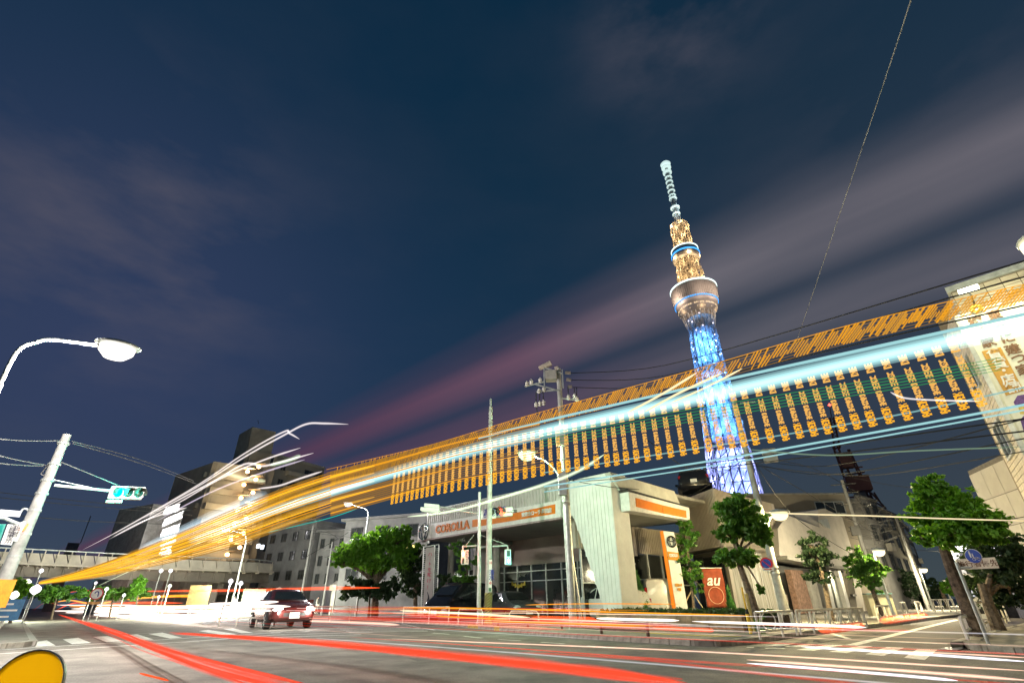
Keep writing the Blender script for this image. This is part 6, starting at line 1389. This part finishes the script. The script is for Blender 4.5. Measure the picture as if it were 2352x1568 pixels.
    MB().obox(P(st[-1][0] - .02, -.42, .44), hd, sd_, ZZ, .03 * s, .84 * s, .13 * s).build('grille', dark, o)
    MB().obox(P(st[0][0] - .03, -.17, .62), hd, sd_, ZZ, .03 * s, .34 * s, .17 * s).build('number_plate', whitep, o)
    np_ = MB().obox(P(st[-1][0] + .005, -.19, .38), hd, sd_, ZZ, .03 * s, .38 * s, .20 * s).build('number_plate', whitep, o)
    if plate: text('lettering', plate, .17 * s, inkm, o, P(st[-1][0] + .04, -.16, .42), sd_, ext=.002)
    if beam:
        for sgn_ in (-1, 1): lamp_light('headlight_beam', P(st[-1][0] + .35, sgn_ * .6, .62), (1, .95, .85), beam, o, .12)
    return o
cw = mat('car_white', (.72, .72, .70), .22, .1, var=.03, spec=.7); cb_ = mat('car_black', (.016, .017, .02), .18, .2, var=.05, spec=.8); cg = mat('car_grey', (.12, .13, .14), .25, .4, var=.05); cr = mat('car_red', (.10, .022, .02), .25, .1, var=.05, spec=.7)
car('white hatchback parked with its nose left behind the ribbed fin', gz(AT(1402, 1410, 30.5)) + ZZ * .02, (ve * 1 + ue * .15), 'hatch', cw, 1.12)
car('white minivan seen from behind between the conifer and the pylon sign', gz(AT(1497, 1410, 32.5)) + ZZ * .02, (-ue * .0 + ve * .75 + ue * .65), 'van', cw, 1.12)
car('black minivan with chrome front facing out under the canopy behind the slogan banner', gz(AT(1062, 1410, 34)) + ZZ * .02, (gz(CAM - AT(1062, 1410, 34)).normalized() * .8 + Vector((-.6, 0, 0))), 'van', cb_, 1.12)
car('dark grey sedan parked under the canopy behind the two poles', gz(AT(1170, 1410, 33)) + ZZ * .02, (gz(CAM - AT(1170, 1410, 33)).normalized() * .9 + Vector((.45, 0, 0))), 'sedan', cg, 1.1)
ap = A0.lerp(B0, .22) + nA * -1.1; car('dark estate car parked up on the roof of the ribbed annexe', Vector((ap.x, ap.y, zan + .02)), dirA * .8 - nA * .45, 'hatch', cb_, 1.25)
car('dark red car with bright headlights waiting at the crossing on the left', gz(AT(645, 1410, 31)) + ZZ * .01, (gz(CAM - AT(645, 1410, 31)).normalized() + Vector((.28, 0, 0))), 'sedan', cr, 1.18, lit=True, plate='42-74', beam=60)

# ------------------------------------------------------------------ people and a bicycle
def person(lab, p, face, h_=1.68, shirt=None, trousers=None, bag=False, bend=0.0):
    o = thing('person', lab, 'person', p); f_ = face.normalized(); s_ = Vector((-f_.y, f_.x, 0)); k = h_ / 1.68
    def Q(a, b, c): return p + (f_ * a + s_ * b + ZZ * c) * k
    J = dict(pel=Q(0, 0, .90), wai=Q(.01, 0, 1.05), che=Q(.03 + bend, 0, 1.28), nec=Q(.03 + bend, 0, 1.42), hed=Q(.06 + bend, 0, 1.52), top=Q(.05 + bend, 0, 1.66))
    for n_, sg in (('l', 1), ('r', -1)):
        J['hip' + n_] = Q(0, .09 * sg, .86); J['kne' + n_] = Q(.04 + .05 * sg, .10 * sg, .48); J['ank' + n_] = Q(-.02 + .06 * sg, .10 * sg, .08); J['toe' + n_] = Q(.13 + .06 * sg, .11 * sg, .04)
        J['sho' + n_] = Q(.02 + bend, .17 * sg, 1.36); J['elb' + n_] = Q(.0 + bend, .22 * sg, 1.08); J['han' + n_] = Q(.16 + bend, .20 * sg, .90 + (.1 if sg > 0 else 0)); J['fin' + n_] = Q(.22 + bend, .19 * sg, .82 + (.1 if sg > 0 else 0))
    ed_ = [('pel', 'wai'), ('wai', 'che'), ('che', 'nec'), ('nec', 'hed'), ('hed', 'top')]
    for n_ in 'lr': ed_ += [('pel', 'hip' + n_), ('hip' + n_, 'kne' + n_), ('kne' + n_, 'ank' + n_), ('ank' + n_, 'toe' + n_), ('che', 'sho' + n_), ('sho' + n_, 'elb' + n_), ('elb' + n_, 'han' + n_), ('han' + n_, 'fin' + n_)]
    rr = dict(pel=.15, wai=.13, che=.155, nec=.06, hed=.10, top=.085, hip=.10, kne=.065, ank=.045, toe=.04, sho=.07, elb=.045, han=.035, fin=.03)
    ks = list(J); me = bpy.data.meshes.new('body'); me.from_pydata([J[q] - p for q in ks], [(ks.index(a), ks.index(b)) for a, b in ed_], []); me.update()
    b_ = bpy.data.objects.new('body', me); COL.objects.link(b_); b_.parent = o
    sk = b_.modifiers.new('skin', 'SKIN'); sk.use_smooth_shade = True
    for i, q in enumerate(ks): r_ = rr[q[:3]] * k; me.skin_vertices[0].data[i].radius = (r_, r_)
    me.skin_vertices[0].data[ks.index('pel')].use_root = True
    b_.modifiers.new('sub', 'SUBSURF').levels = 1
    dgr = bpy.context.evaluated_depsgraph_get(); m2 = bpy.data.meshes.new_from_object(b_.evaluated_get(dgr)); b_.modifiers.clear(); b_.data = m2
    for m_ in (shirt, trousers, skin): m2.materials.append(m_)
    for po in m2.polygons:
        z = po.center.z / k; po.material_index = 1 if z < .92 and abs(po.center.dot(s_)) < .17 * k else (2 if z > 1.43 or (z < .95 and abs(po.center.dot(s_)) >= .17 * k) else 0)
    MB().lathe(J['hed'] + ZZ * .03 * k - f_ * .015, [(.02, -.02), (.098 * k, .0), (.10 * k, .06), (.07 * k, .12), (.01, .14)], 12).build('hair', inkm, o, smooth=True)
    if bag: MB().obox(Q(.12, -.30, .62), f_, s_, ZZ, .28, .12, .30).build('bag', mat('bag_tan', (.5, .45, .38), .7), o, bevel=.02)
    return o
cloth_l = mat('shirt_pale', (.60, .56, .50), .85, var=.05); cloth_d = mat('trousers_grey', (.30, .29, .28), .85, var=.05); cloth_b = mat('jacket_grey', (.42, .44, .46), .8)
person('person in a pale shirt walking with a bag beyond the white topped barrier', gz(AT(727, 1395, 66)) + k_, Vector((1, -.1, 0)), 1.75, cloth_l, cloth_l, True)
person('person in grey standing by the stone lantern post with a bicycle', gz(AT(764, 1395, 66)) + k_, Vector((.6, -.8, 0)), 1.7, cloth_b, cloth_d)
person('person with a white helmet half hidden behind the white barred barrier', gz(AT(534, 1395, 60)) + k_, Vector((-.4, -.9, 0)), 1.7, cloth_b, cloth_d)
# bicycle
bp_ = gz(AT(778, 1395, 62)) + k_; bx2 = Vector((1, .15, 0)).normalized(); o = thing('bicycle', 'pale city bicycle parked near the stone lantern post', 'bicycle', bp_)
def BQ(a, z): return bp_ + bx2 * a + ZZ * z
bs_ = Vector((-bx2.y, bx2.x, 0)); bfm = mat('bicycle_frame', (.55, .58, .50), .35, .4)
for a in (-.52, .52):
    w_ = MB().ring(BQ(a, .34), .33, .33, .022, bx2, ZZ, 24, 5).build('wheel', tyre, o); sp_ = MB()
    for j in range(8): q_ = j * .785; sp_.tube([BQ(a, .34), BQ(a, .34) + (bx2 * math.cos(q_) + ZZ * math.sin(q_)) * .32], .006, 3)
    sp_.build('spokes', galv, w_)
MB().tube([BQ(-.52, .34), BQ(-.15, .75), BQ(-.05, .32), BQ(-.52, .34)], .022, 5).tube([BQ(-.05, .32), BQ(.42, .72), BQ(-.14, .62)], .022, 5).tube([BQ(.40, .95), BQ(.44, .70), BQ(.52, .34)], .02, 5).build('frame', bfm, o)
MB().cbox(BQ(-.17, .86), .26, .16, .07, bx2, bs_).build('saddle', black, o, bevel=.02); MB().tube([BQ(-.15, .75), BQ(-.17, .84)], .016, 5).build('seat_post', galv, o)
MB().tube([BQ(.30, 1.0) + bs_ * .28, BQ(.40, .97), BQ(.30, 1.0) - bs_ * .28], .016, 5).build('handlebar', galv, o); MB().cbox(BQ(.62, .82), .28, .34, .22, bx2, bs_).build('basket', dark, o)
# stone lantern posts
for lab, x, yt, D in (('tall stone lantern post with a pointed cap beside the person and bicycle', 766, 1334, 62), ('smaller stone lantern post left of the walking person', 634, 1348, 70)):
    b = gz(AT(x, 1390, D)); zt = UP(x, yt, b).z; o = thing('lantern_post', lab, 'stone post', b)
    MB().obox(b - rx_ * .28 - rn * .28, rx_, rn, ZZ, .56, .56, zt - .9).build('shaft', conc, o, bevel=.03); MB().cbox(b + ZZ * (zt - .62), .95, .95, .55, rx_, rn).build('lantern_box', kerbm, o, bevel=.03)
    MB().lathe(b + ZZ * (zt - .35), [(.72, 0), (.66, .08), (.05, .42)], 4, rx_, rn).build('cap', kerbm, o)
# ------------------------------------------------------------------ streaks of light left hanging over the road by passing traffic
TR = {}
SOFTN = ('streak_pink_faint', 'streak_white_faint', 'streak_white', 'streak_pale_green', 'streak_leaf', 'streak_lilac', 'streak_white_blue', 'streak_red_soft', 'streak_pink')
def TRP(lab, pts):
    if lab not in TR: TR[lab] = thing('light_trail', lab, 'light trail', gz(pts[0]), 'light trails of passing traffic')
    return TR[lab]
def trail(name, lab, pts, rad_, m_, n=6, parent=None, step=6, flat=None):
    pts = smoothline(pts, step); r_ = [rad_] * len(pts) if not isinstance(rad_, (list, tuple)) else [float(np.interp(i / (len(pts) - 1), np.linspace(0, 1, len(rad_)), rad_)) for i in range(len(pts))]
    nt_p = len(pts) - 1; r_ = [q * min(1, .12 + 7 * i / nt_p, .12 + 7 * (nt_p - i) / nt_p) for i, q in enumerate(r_)] if lab else r_
    if max(r_) >= .024 or m_.name in SOFTN:   # a broad streak is brightest along its core: nested luminous shells
        c_, k_s = GLOWC[m_.name]; m_ = glow(m_.name + '_shell', c_, k_s / 6.0, .95 if m_.name in ('streak_red_wide', 'streak_red_soft', 'streak_red') else 1.0)
        mm = MB()
        for q in (1.45, 1.1, .78, .5, .26): mm.tube(pts, [x * q for x in r_], 8, False)
        return mm.build('streak' if lab else name, m_, TRP(lab, pts) if lab else parent)
    if lab:                               # streaks left by one stream of traffic hang together as one thing
        parent = TRP(lab, pts); name = 'streak'
    return MB().tube(pts, r_, n).build(name, m_, parent)
cy = glow('streak_cyan', (.50, .92, .92), .72, .25); cyt = glow('streak_cyan_thin', (.45, .85, .88), .65); am1 = glow('streak_amber', (.92, .38, .015), .58, .3); am2 = glow('streak_amber_soft', (.50, .24, .02), .28, .55)
amb = glow('streak_amber_bright', (1.0, .46, .02), .85); gr1 = glow('streak_green_dots', (.03, .30, .08), .5, .5); wt1 = glow('streak_white', (.95, .85, .82), .55, .1); gn1 = glow('streak_pale_green', (.70, .86, .55), .72, .25); tea = glow('streak_teal', (.02, .45, .38), .7, .3)
rd1 = glow('streak_red', (1.0, .10, .025), 1.0); rd2 = glow('streak_red_soft', (.90, .055, .02), .36, .55); rdr = glow('streak_red_wide', (.95, .075, .03), .50, .45); org = glow('streak_orange', (1.0, .35, .02), 1.1); wht = glow('streak_white_hot', (1.0, .88, .78), 1.5); whb = glow('streak_white_blue', (.85, .85, 1.0), 1.0); pnk = glow('streak_pink', (1.0, .55, .42), .75, .3); gdn = glow('streak_golden', (.95, .78, .45), .9, .1)
# the bus: its strip light, amber sign rows and repeated sign characters
ZB = 2.55
def B_(x, y, z=ZB): return G(x, y, z)
bus = thing('light_trail', 'long sweeping bus light trail with a cyan white strip and rows of amber sign characters', 'light trail', gz(B_(2300, 757)))
cpath = [(2480, 712), (2352, 745), (2200, 779), (2000, 823), (1800, 868), (1600, 914), (1400, 957), (1200, 1003), (1000, 1056), (800, 1116), (650, 1165), (540, 1203), (440, 1240)]
trail('strip_light', None, [B_(*q) for q in cpath], [.046] * 3 + [.050, .055, .065], cy, 8, bus)
upath = [(2480, 690), (2352, 722), (2000, 799), (1680, 869), (1440, 923), (1240, 969), (1100, 1006)]
trail('strip_light', None, [B_(*q, 2.60) for q in upath], .012, cyt, 5, bus)
trail('strip_light', None, [B_(*q, 2.62) for q in [(600, 1143), (520, 1180), (440, 1215), (330, 1262)]], [.09, .14, .12], glow('streak_ice', (.5, .66, .75), .7, .2), 6, bus)
for k_y, r_ in ((0, .010), (12, .007)):
    trail('strip_light', None, [B_(x, y + k_y, 2.2) for x, y in [(2480, 905), (2205, 957), (1900, 1012), (1700, 1047), (1470, 1083), (1250, 1117)]], r_, cyt, 4, bus)
trail('strip_light', None, [B_(x, y, 2.35) for x, y in [(2480, 860), (2100, 945), (1800, 998), (1500, 1045), (1250, 1085)]], .007, glow('streak_cyan_dim', (.25, .5, .5), .5, .4), 4, bus)
# amber header band: thin rows with leaning strokes
top = [(2480, 625), (2180, 692), (1900, 760), (1600, 847), (1400, 902), (1200, 958), (1000, 1018), (860, 1052), (750, 1078)]
bot = [(2480, 668), (2180, 734), (1900, 800), (1600, 884), (1400, 935), (1200, 985), (1000, 1042), (860, 1085), (750, 1120)]
ZT = 2.78
for i in range(7):
    f_ = i / 6; trail('sign_row', None, [B_(a[0], a[1] + (b[1] - a[1]) * f_, ZT - .02 * f_) for a, b in zip(top, bot)], .0030, am1 if i == 0 else am2, 4, bus)
tl, bl_ = smoothline([B_(*q, ZT) for q in top], 40), smoothline([B_(*q, ZT - .02) for q in bot], 40)
ska, skb = MB(), MB(); acc = 0
def along(P_, i, d):                      # the point d metres farther on
    while i < len(P_) - 2 and d > 0: d -= (P_[i + 1] - P_[i]).length; i += 1
    return P_[i]
for i in range(1, len(tl) - 10):
    acc += (tl[i] - tl[i - 1]).length
    if acc > .013:
        acc = 0; a_, b_ = tl[i], along(bl_, i, .085); u0, u1 = rng.choice((0, 0, .15, .4)), rng.choice((1, 1, .9, .65))
        (ska if rng.random() < .5 else skb).tube([a_.lerp(b_, u0), a_.lerp(b_, u1)], .0035 + .003 * rng.random(), 4)
stuff(ska.build('sign_stroke', am1, bus)); stuff(skb.build('sign_stroke', glow('streak_amber_mid', (.75, .34, .03), .5, .4), bus))
# left part where the sign swept round: a broad bundle of amber rows
for i in range(17):
    f_ = i / 16
    a = [(760, 1085 + 92 * f_), (650, 1122 + 92 * f_), (540, 1168 + 84 * f_), (430, 1216 + 66 * f_), (330, 1258 + 46 * f_), (240, 1292 + 30 * f_), (160, 1318 + 14 * f_), (92, 1336 + 3 * f_)]
    trail('sign_row', None, [B_(x, y, 2.4) for x, y in a], [.008, .014, .020, .023, .022], am1 if i % 4 == 1 else (amb if i % 5 == 2 else am2), 5, bus)
for f_, k_ in ((.12, 1), (.3, .8), (.5, 1), (.7, .8), (.9, .7)):
    a = [(860, 1058 + 92 * f_), (760, 1085 + 92 * f_), (650, 1122 + 92 * f_), (540, 1168 + 84 * f_), (430, 1216 + 66 * f_), (330, 1258 + 46 * f_), (240, 1292 + 30 * f_), (160, 1318 + 14 * f_), (92, 1336 + 3 * f_)]
    trail('sign_row', None, [B_(x, y, 2.4) for x, y in a], [.006, .03, .055, .075, .085, .085, .07], glow('streak_amber_wide', (.95, .46, .02), .30 * k_), 8, bus)
for i in range(22):
    f_ = i / 21; a = [(760, 1085 + 98 * f_), (900, 1048 + 96 * f_), (1050, 1006 + 100 * f_), (1240, 962 + 115 * f_)]
    if abs(f_ - .46) < .07: continue
    trail('sign_row', None, [B_(x, y, 2.5) for x, y in a], [.016, .010, .004], am1 if i % 6 == 2 else am2, 4, bus)
# repeated characters: one column mesh, set again and again along the bus
cm = MB(); r2 = random.Random(4); Hc = .52
rows = []
def glyph(z0, z1, nr, wmax, pat):
    for i in range(nr):
        z_ = z0 + (z1 - z0) * (i + .5) / nr; p_ = pat[i % len(pat)]
        for a, b in p_: rows.append((z_, a * wmax, b * wmax, (z0, z1)))
def glyph(z0, z1, nr, wmax):
    for i in range(nr):
        z_ = z0 + (z1 - z0) * (i + .5) / nr; k = r2.random()
        if k < .30: seg = [(-.5, .5)]
        elif k < .55: seg = [(-.45, -.45 + r2.uniform(.2, .5)), (.45 - r2.uniform(.1, .35), .45)]
        elif k < .8: q = r2.uniform(.2, .45); seg = [(-q, q * r2.uniform(.4, 1))]
        else: seg = [(-.5, -.28), (-.1, .12), (.28, .5)]
        for a, b in seg: rows.append((z_, a * wmax, b * wmax, 0))
glyph(.440, .525, 11, .056); glyph(.290, .410, 15, .048); glyph(.150, .278, 16, .044)
lowr = len(rows)
glyph(.0, .135, 18, .060)
def colmesh(name, rs, m_, h_):
    mm = MB()
    for z_, a, b, _ in rs: mm.obox(Vector((a, -.004, z_)), Vector((1, 0, 0)), Vector((0, 1, 0)), ZZ, b - a, .008, h_)
    o = mm.build(name, m_); o.parent = bus; return stuff(o)
cu = colmesh('sign_characters', rows[:lowr], glow('sign_char_tan', (.85, .44, .09), .66, .35), .0050); cl_ = colmesh('sign_characters', rows[lowr:], glow('sign_char_amber', (1.0, .46, .02), .72, .25), .0046)
low_path = smoothline([B_(*q, 2.22) for q in [(2300, 925), (2235, 938), (2000, 981), (1800, 1013), (1600, 1042), (1440, 1066), (1320, 1082), (1240, 1094), (1120, 1114), (1000, 1137), (900, 1158)]], 30)
top_path = smoothline([B_(*q, 2.22) for q in [(2300, 925), (2235, 938), (1240, 1094)]], 2)
acc = 0; pts_ = []; SP = .098
for a, b in zip(low_path, low_path[1:]):
    acc += (b - a).length
    if acc >= SP: acc = 0; pts_.append((b, (a - b).normalized()))
off = ROOT[bus.name]
for i, (p, t_) in enumerate(pts_[:170]):
    for src in (cu, cl_):
        q = src if i == 0 else src.copy()
        if i: COL.objects.link(q)
        # the sign stands upright; its height follows the strip light above
        q.location = p - off; q.rotation_euler.z = math.atan2(t_.y, t_.x); k = 1.0
        q.scale = (1, 1, 1)
COLS = [q for q in bpy.data.objects if q.name.startswith('sign_characters')]
trail('sign_row', None, [B_(x, y, 2.38) for x, y in [(2300, 835), (2100, 872), (1900, 903), (1700, 935), (1500, 968), (1300, 1000), (1240, 1012)]], .004, gr1, 4, bus)
for dy in (-14, -7, 7, 14): trail('sign_row', None, [B_(x, y + dy, 2.38) for x, y in [(2300, 835), (2100, 872), (1900, 903), (1700, 935), (1500, 968), (1300, 1000), (1240, 1012)]], .003, gr1, 4, bus)
# arcs: windows of the bus and other vehicles catching lamps
for pts, r_, m_ in (([(936, 1186), (1010, 1178), (1080, 1163), (1250, 1112), (1330, 1080), (1388, 1043)], .018, gn1), ([(1440, 948), (1520, 905), (1600, 856)], .010, gdn), ([(1480, 946), (1560, 902), (1660, 856)], .010, gdn), ([(1540, 925), (1620, 890), (1705, 846)], .008, gdn)):
    trail('light_trail', 'pale curved light trail arching in front of the showroom or tower', [B_(x, y, 2.5) for x, y in pts], r_, m_)
for pts, r_, m_ in (([(1740, 1176), (1880, 1181), (2000, 1184), (2160, 1190), (2370, 1196)], .008, gdn), ([(2045, 900), (2080, 914), (2160, 919), (2250, 921)], .004, wt1), ([(1700, 1030), (1900, 1045), (2100, 1035), (2370, 1025)], .005, glow('streak_faint_green', (.2, .3, .2), .4, .6))):
    trail('light_trail', 'pale straight light trail high over the side street', [B_(x, y, 1.9) for x, y in pts], r_, m_)
for i, (pts, r_, m_) in enumerate((([(800, 974), (745, 972), (702, 974), (650, 1000), (560, 1050), (440, 1125), (280, 1215), (190, 1262)], .022, wt1), ([(688, 1008), (665, 995), (650, 992), (560, 1042), (430, 1128), (260, 1225)], .02, wt1), ([(720, 1040), (640, 1062), (600, 1070), (560, 1066), (480, 1110), (330, 1190)], .03, wt1), ([(690, 1028), (600, 1058), (500, 1102), (390, 1165), (250, 1238)], .024, wt1), ([(700, 1055), (600, 1086), (480, 1132), (360, 1196)], .026, glow('streak_lilac', (.55, .48, .60), .6, .4)), ([(740, 1082), (690, 1098), (640, 1115), (590, 1122)], .03, wt1), ([(690, 1045), (660, 1058), (620, 1068)], .05, glow('streak_leaf', (.45, .6, .4), .5, .5)), ([(610, 1105), (560, 1098), (520, 1086)], .06, glow('streak_leaf', (.45, .6, .4), .5, .5)), ([(700, 1140), (560, 1200), (430, 1258), (300, 1310), (210, 1352)], .03, gn1), ([(600, 1176), (520, 1222), (400, 1262), (300, 1294), (210, 1335)], .02, tea), ([(300, 1268), (240, 1300), (185, 1320), (147, 1338)], .03, tea), ([(820, 1168), (760, 1188), (690, 1205), (600, 1225)], .02, tea), ([(430, 1165), (380, 1178), (320, 1200), (260, 1232)], .03, wt1))):
    trail('light_trail', 'thin light trail of the turning bus among the far left blocks', [B_(x, y, 3.2) for x, y in pts], r_ * .55, m_)
# tail lights, far lanes (planes along the avenue)
def TU(pts, u): return [PU(x, y, u) for x, y in pts]
for lab, pts, u_, r_, m_ in (
  ('thick red tail light trail running level at eye height on the far left', [(108, 1392), (128, 1374), (152, 1362), (190, 1356), (300, 1357), (450, 1356), (600, 1354), (760, 1350), (872, 1349)], 12, [.05, .07, .075, .075, .07], rd1),
  ('short orange red trail in the far left traffic', [(290, 1376), (340, 1371), (400, 1368), (450, 1368)], 11, .10, org),
  ('short orange red trail in the far left traffic', [(100, 1400), (125, 1384), (160, 1378), (210, 1386), (260, 1380)], 9, .10, org),
  ('short orange red trail in the far left traffic', [(130, 1400), (170, 1384), (230, 1388), (300, 1384), (420, 1384)], 9, .10, rd1),
  ('short orange red trail in the far left traffic', [(40, 1424), (70, 1405), (100, 1385), (150, 1392)], 7, .06, rd2)): trail('light_trail', lab, TU(pts, u_), r_, m_)
r3 = random.Random(9)
for i in range(40):
    x0 = r3.uniform(100, 470); ln_ = r3.uniform(90, 260); y0 = r3.uniform(1388, 1424); sl_ = (1400 - y0) * .25 + r3.uniform(-3, 3)
    mm_ = wht if i % 3 else (org if i % 2 else pnk)
    trail('light_trail', 'white hot headlight trail in the traffic at the far left', TU([(x0, y0), (x0 + ln_ * .5, y0 + sl_ * .6), (x0 + ln_, y0 + sl_)], 8.5), r3.uniform(.025, .075), mm_)
for pts, r_, m_ in (([(380, 1420), (440, 1416), (500, 1405), (560, 1400)], .15, wht), ([(400, 1426), (450, 1422), (500, 1414)], .14, wht), ([(150, 1406), (280, 1402), (400, 1398)], .12, wht), ([(480, 1386), (560, 1384), (640, 1381)], .05, wht), ([(560, 1386), (610, 1384)], .04, wht)):
    trail('light_trail', 'white hot headlight trail in the traffic at the far left', TU(pts, 8.5), r_, m_)
lowlab = 'red and orange tail light trail along the kerb before the showroom'
for pts, r_, m_ in (([(918, 1394), (1100, 1396), (1416, 1405), (1720, 1413)], .014, org), ([(918, 1401), (1050, 1407), (1217, 1417)], .03, gdn), ([(1217, 1419), (1300, 1421), (1370, 1422)], .05, rd1), ([(1370, 1419), (1460, 1422), (1560, 1424)], .024, wht), ([(1590, 1426), (1775, 1432), (1904, 1436), (1990, 1440)], .022, wht), ([(918, 1415), (1217, 1425), (1416, 1431), (1560, 1436)], .035, rd2), ([(930, 1410), (1030, 1414), (1217, 1420)], .05, rdr), ([(950, 1424), (1150, 1431), (1416, 1440), (1640, 1448)], .03, rd2), ([(1120, 1424), (1300, 1430), (1500, 1436)], .018, org), ([(1500, 1440), (1600, 1445), (1640, 1447)], .03, rd1), ([(1000, 1414), (1080, 1418), (1170, 1421)], .02, org), ([(560, 1414), (700, 1418), (918, 1424), (1100, 1434), (1300, 1446)], .05, rd2), ([(560, 1404), (700, 1402), (918, 1408)], .05, rd2), ([(600, 1422), (800, 1428), (918, 1434)], .04, pnk)):
    trail('light_trail', lowlab, TU(pts, 11.0), r_, m_)
sl = 'red tail light trail curving into the side street'
for pts, r_, m_ in (([(1880, 1447), (1935, 1441), (1985, 1434)], .045, rd1), ([(1905, 1442), (1950, 1438)], .015, org), ([(2020, 1425), (2060, 1420), (2100, 1415), (2130, 1411)], .055, rd1), ([(2025, 1423), (2060, 1418), (2125, 1410)], .025, org), ([(1720, 1432), (1800, 1436), (1990, 1446), (2100, 1447)], .014, rd2)):
    trail('light_trail', sl, [G(x, y, .55 if y > 1430 else .62) for x, y in pts] if y > 1430 else [G(x, y, .6) for x, y in pts], r_, m_)
r5 = random.Random(21)
for i in range(30):
    u_, z_ = r5.uniform(9.3, 12.6), r5.uniform(.35, .95); v0 = r5.uniform(4, 26); v1 = v0 + r5.uniform(4, 16)
    mm_ = (rd2, rd2, rd2, pnk, org, wt1)[i % 6]
    trail('light_trail', lowlab, [Wd(u_, v0, z_), Wd(u_ + r5.uniform(-.2, .2), (v0 + v1) / 2, z_ + .02), Wd(u_ + r5.uniform(-.3, .3), v1, z_)], r5.uniform(.005, .016) * (1.3 if mm_ is rd2 else .7), mm_)
for i in range(13):
    u_, z_ = r5.uniform(4.5, 9.0), r5.uniform(.3, .7); v0 = r5.uniform(-6, 10); v1 = v0 + r5.uniform(8, 22); dd_ = r5.uniform(-1.2, 1.2)
    mm_ = (rd2, glow('streak_pink_faint', (1.0, .6, .5), .22, .5), glow('streak_white_faint', (.9, .9, 1.0), .25, .5))[i % 3]
    trail('light_trail', 'faint thin light trails over the near lanes', [Wd(u_, v0, z_), Wd(u_ + dd_ * .3, (v0 + v1) / 2, z_), Wd(u_ + dd_, v1, z_)], r5.uniform(.002, .007), mm_)
# near lanes
nl = 'headlight or tail light trail sweeping low across the near lanes'
for pts, z_, r_, m_ in (([(1840, 1484), (1950, 1491), (2100, 1500), (2370, 1519)], .55, .008, whb), ([(1950, 1490), (2150, 1498), (2370, 1510)], .58, .004, pnk), ([(1715, 1514), (1900, 1527), (2100, 1541), (2370, 1562)], .5, .009, pnk), ([(1715, 1522), (1900, 1536), (2080, 1551), (2200, 1562)], .48, .008, whb), ([(1190, 1497), (1350, 1505), (1500, 1516), (1775, 1549), (1990, 1570)], .45, .010, rd2), ([(320, 1545), (352, 1553), (388, 1562)], .3, .010, rd1),
                        ([(900, 1466), (1200, 1478), (1500, 1490), (1800, 1506), (2100, 1524), (2370, 1540)], .5, .006, pnk)):
    trail('light_trail', nl, [G(x, y, z_) for x, y in pts], r_, m_)
wl3 = 'broad soft red tail light trail sweeping across the near lanes of the road'
for pts, z_, r_ in (([(135, 1410), (190, 1428), (260, 1452), (340, 1483), (480, 1530), (700, 1590)], .35, [.05, .055, .06, .06, .06]), ([(400, 1452), (600, 1466), (780, 1480), (950, 1498), (1200, 1524), (1350, 1540), (1560, 1566)], .35, [.035, .045, .05, .05, .05])):
    P0 = [G(x, y, z_) for x, y in pts]; dr_ = [(b - a).normalized() for a, b in zip(P0, P0[1:])]; dr_.append(dr_[-1])
    for k in range(11):                   # many fine overlapping lines, bright and faint, long and short
        j = -1.25 + 2.4 * k / 10 + r5.uniform(-.08, .08); P1 = [p + Vector((-d.y, d.x, 0)) * j * .12 + ZZ * r5.uniform(-.03, .03) for p, d in zip(P0, dr_)]
        q0, q1 = (0, len(P1)) if k % 3 else (r5.choice((0, 1)), len(P1) - r5.choice((0, 1)))
        rs_ = r5.uniform(.012, .040) if 2 < k < 9 else r5.uniform(.006, .018)
        trail('light_trail', wl3, P1[q0:q1], rs_, (rd2, rdr, rd2, rd2)[k % 4])
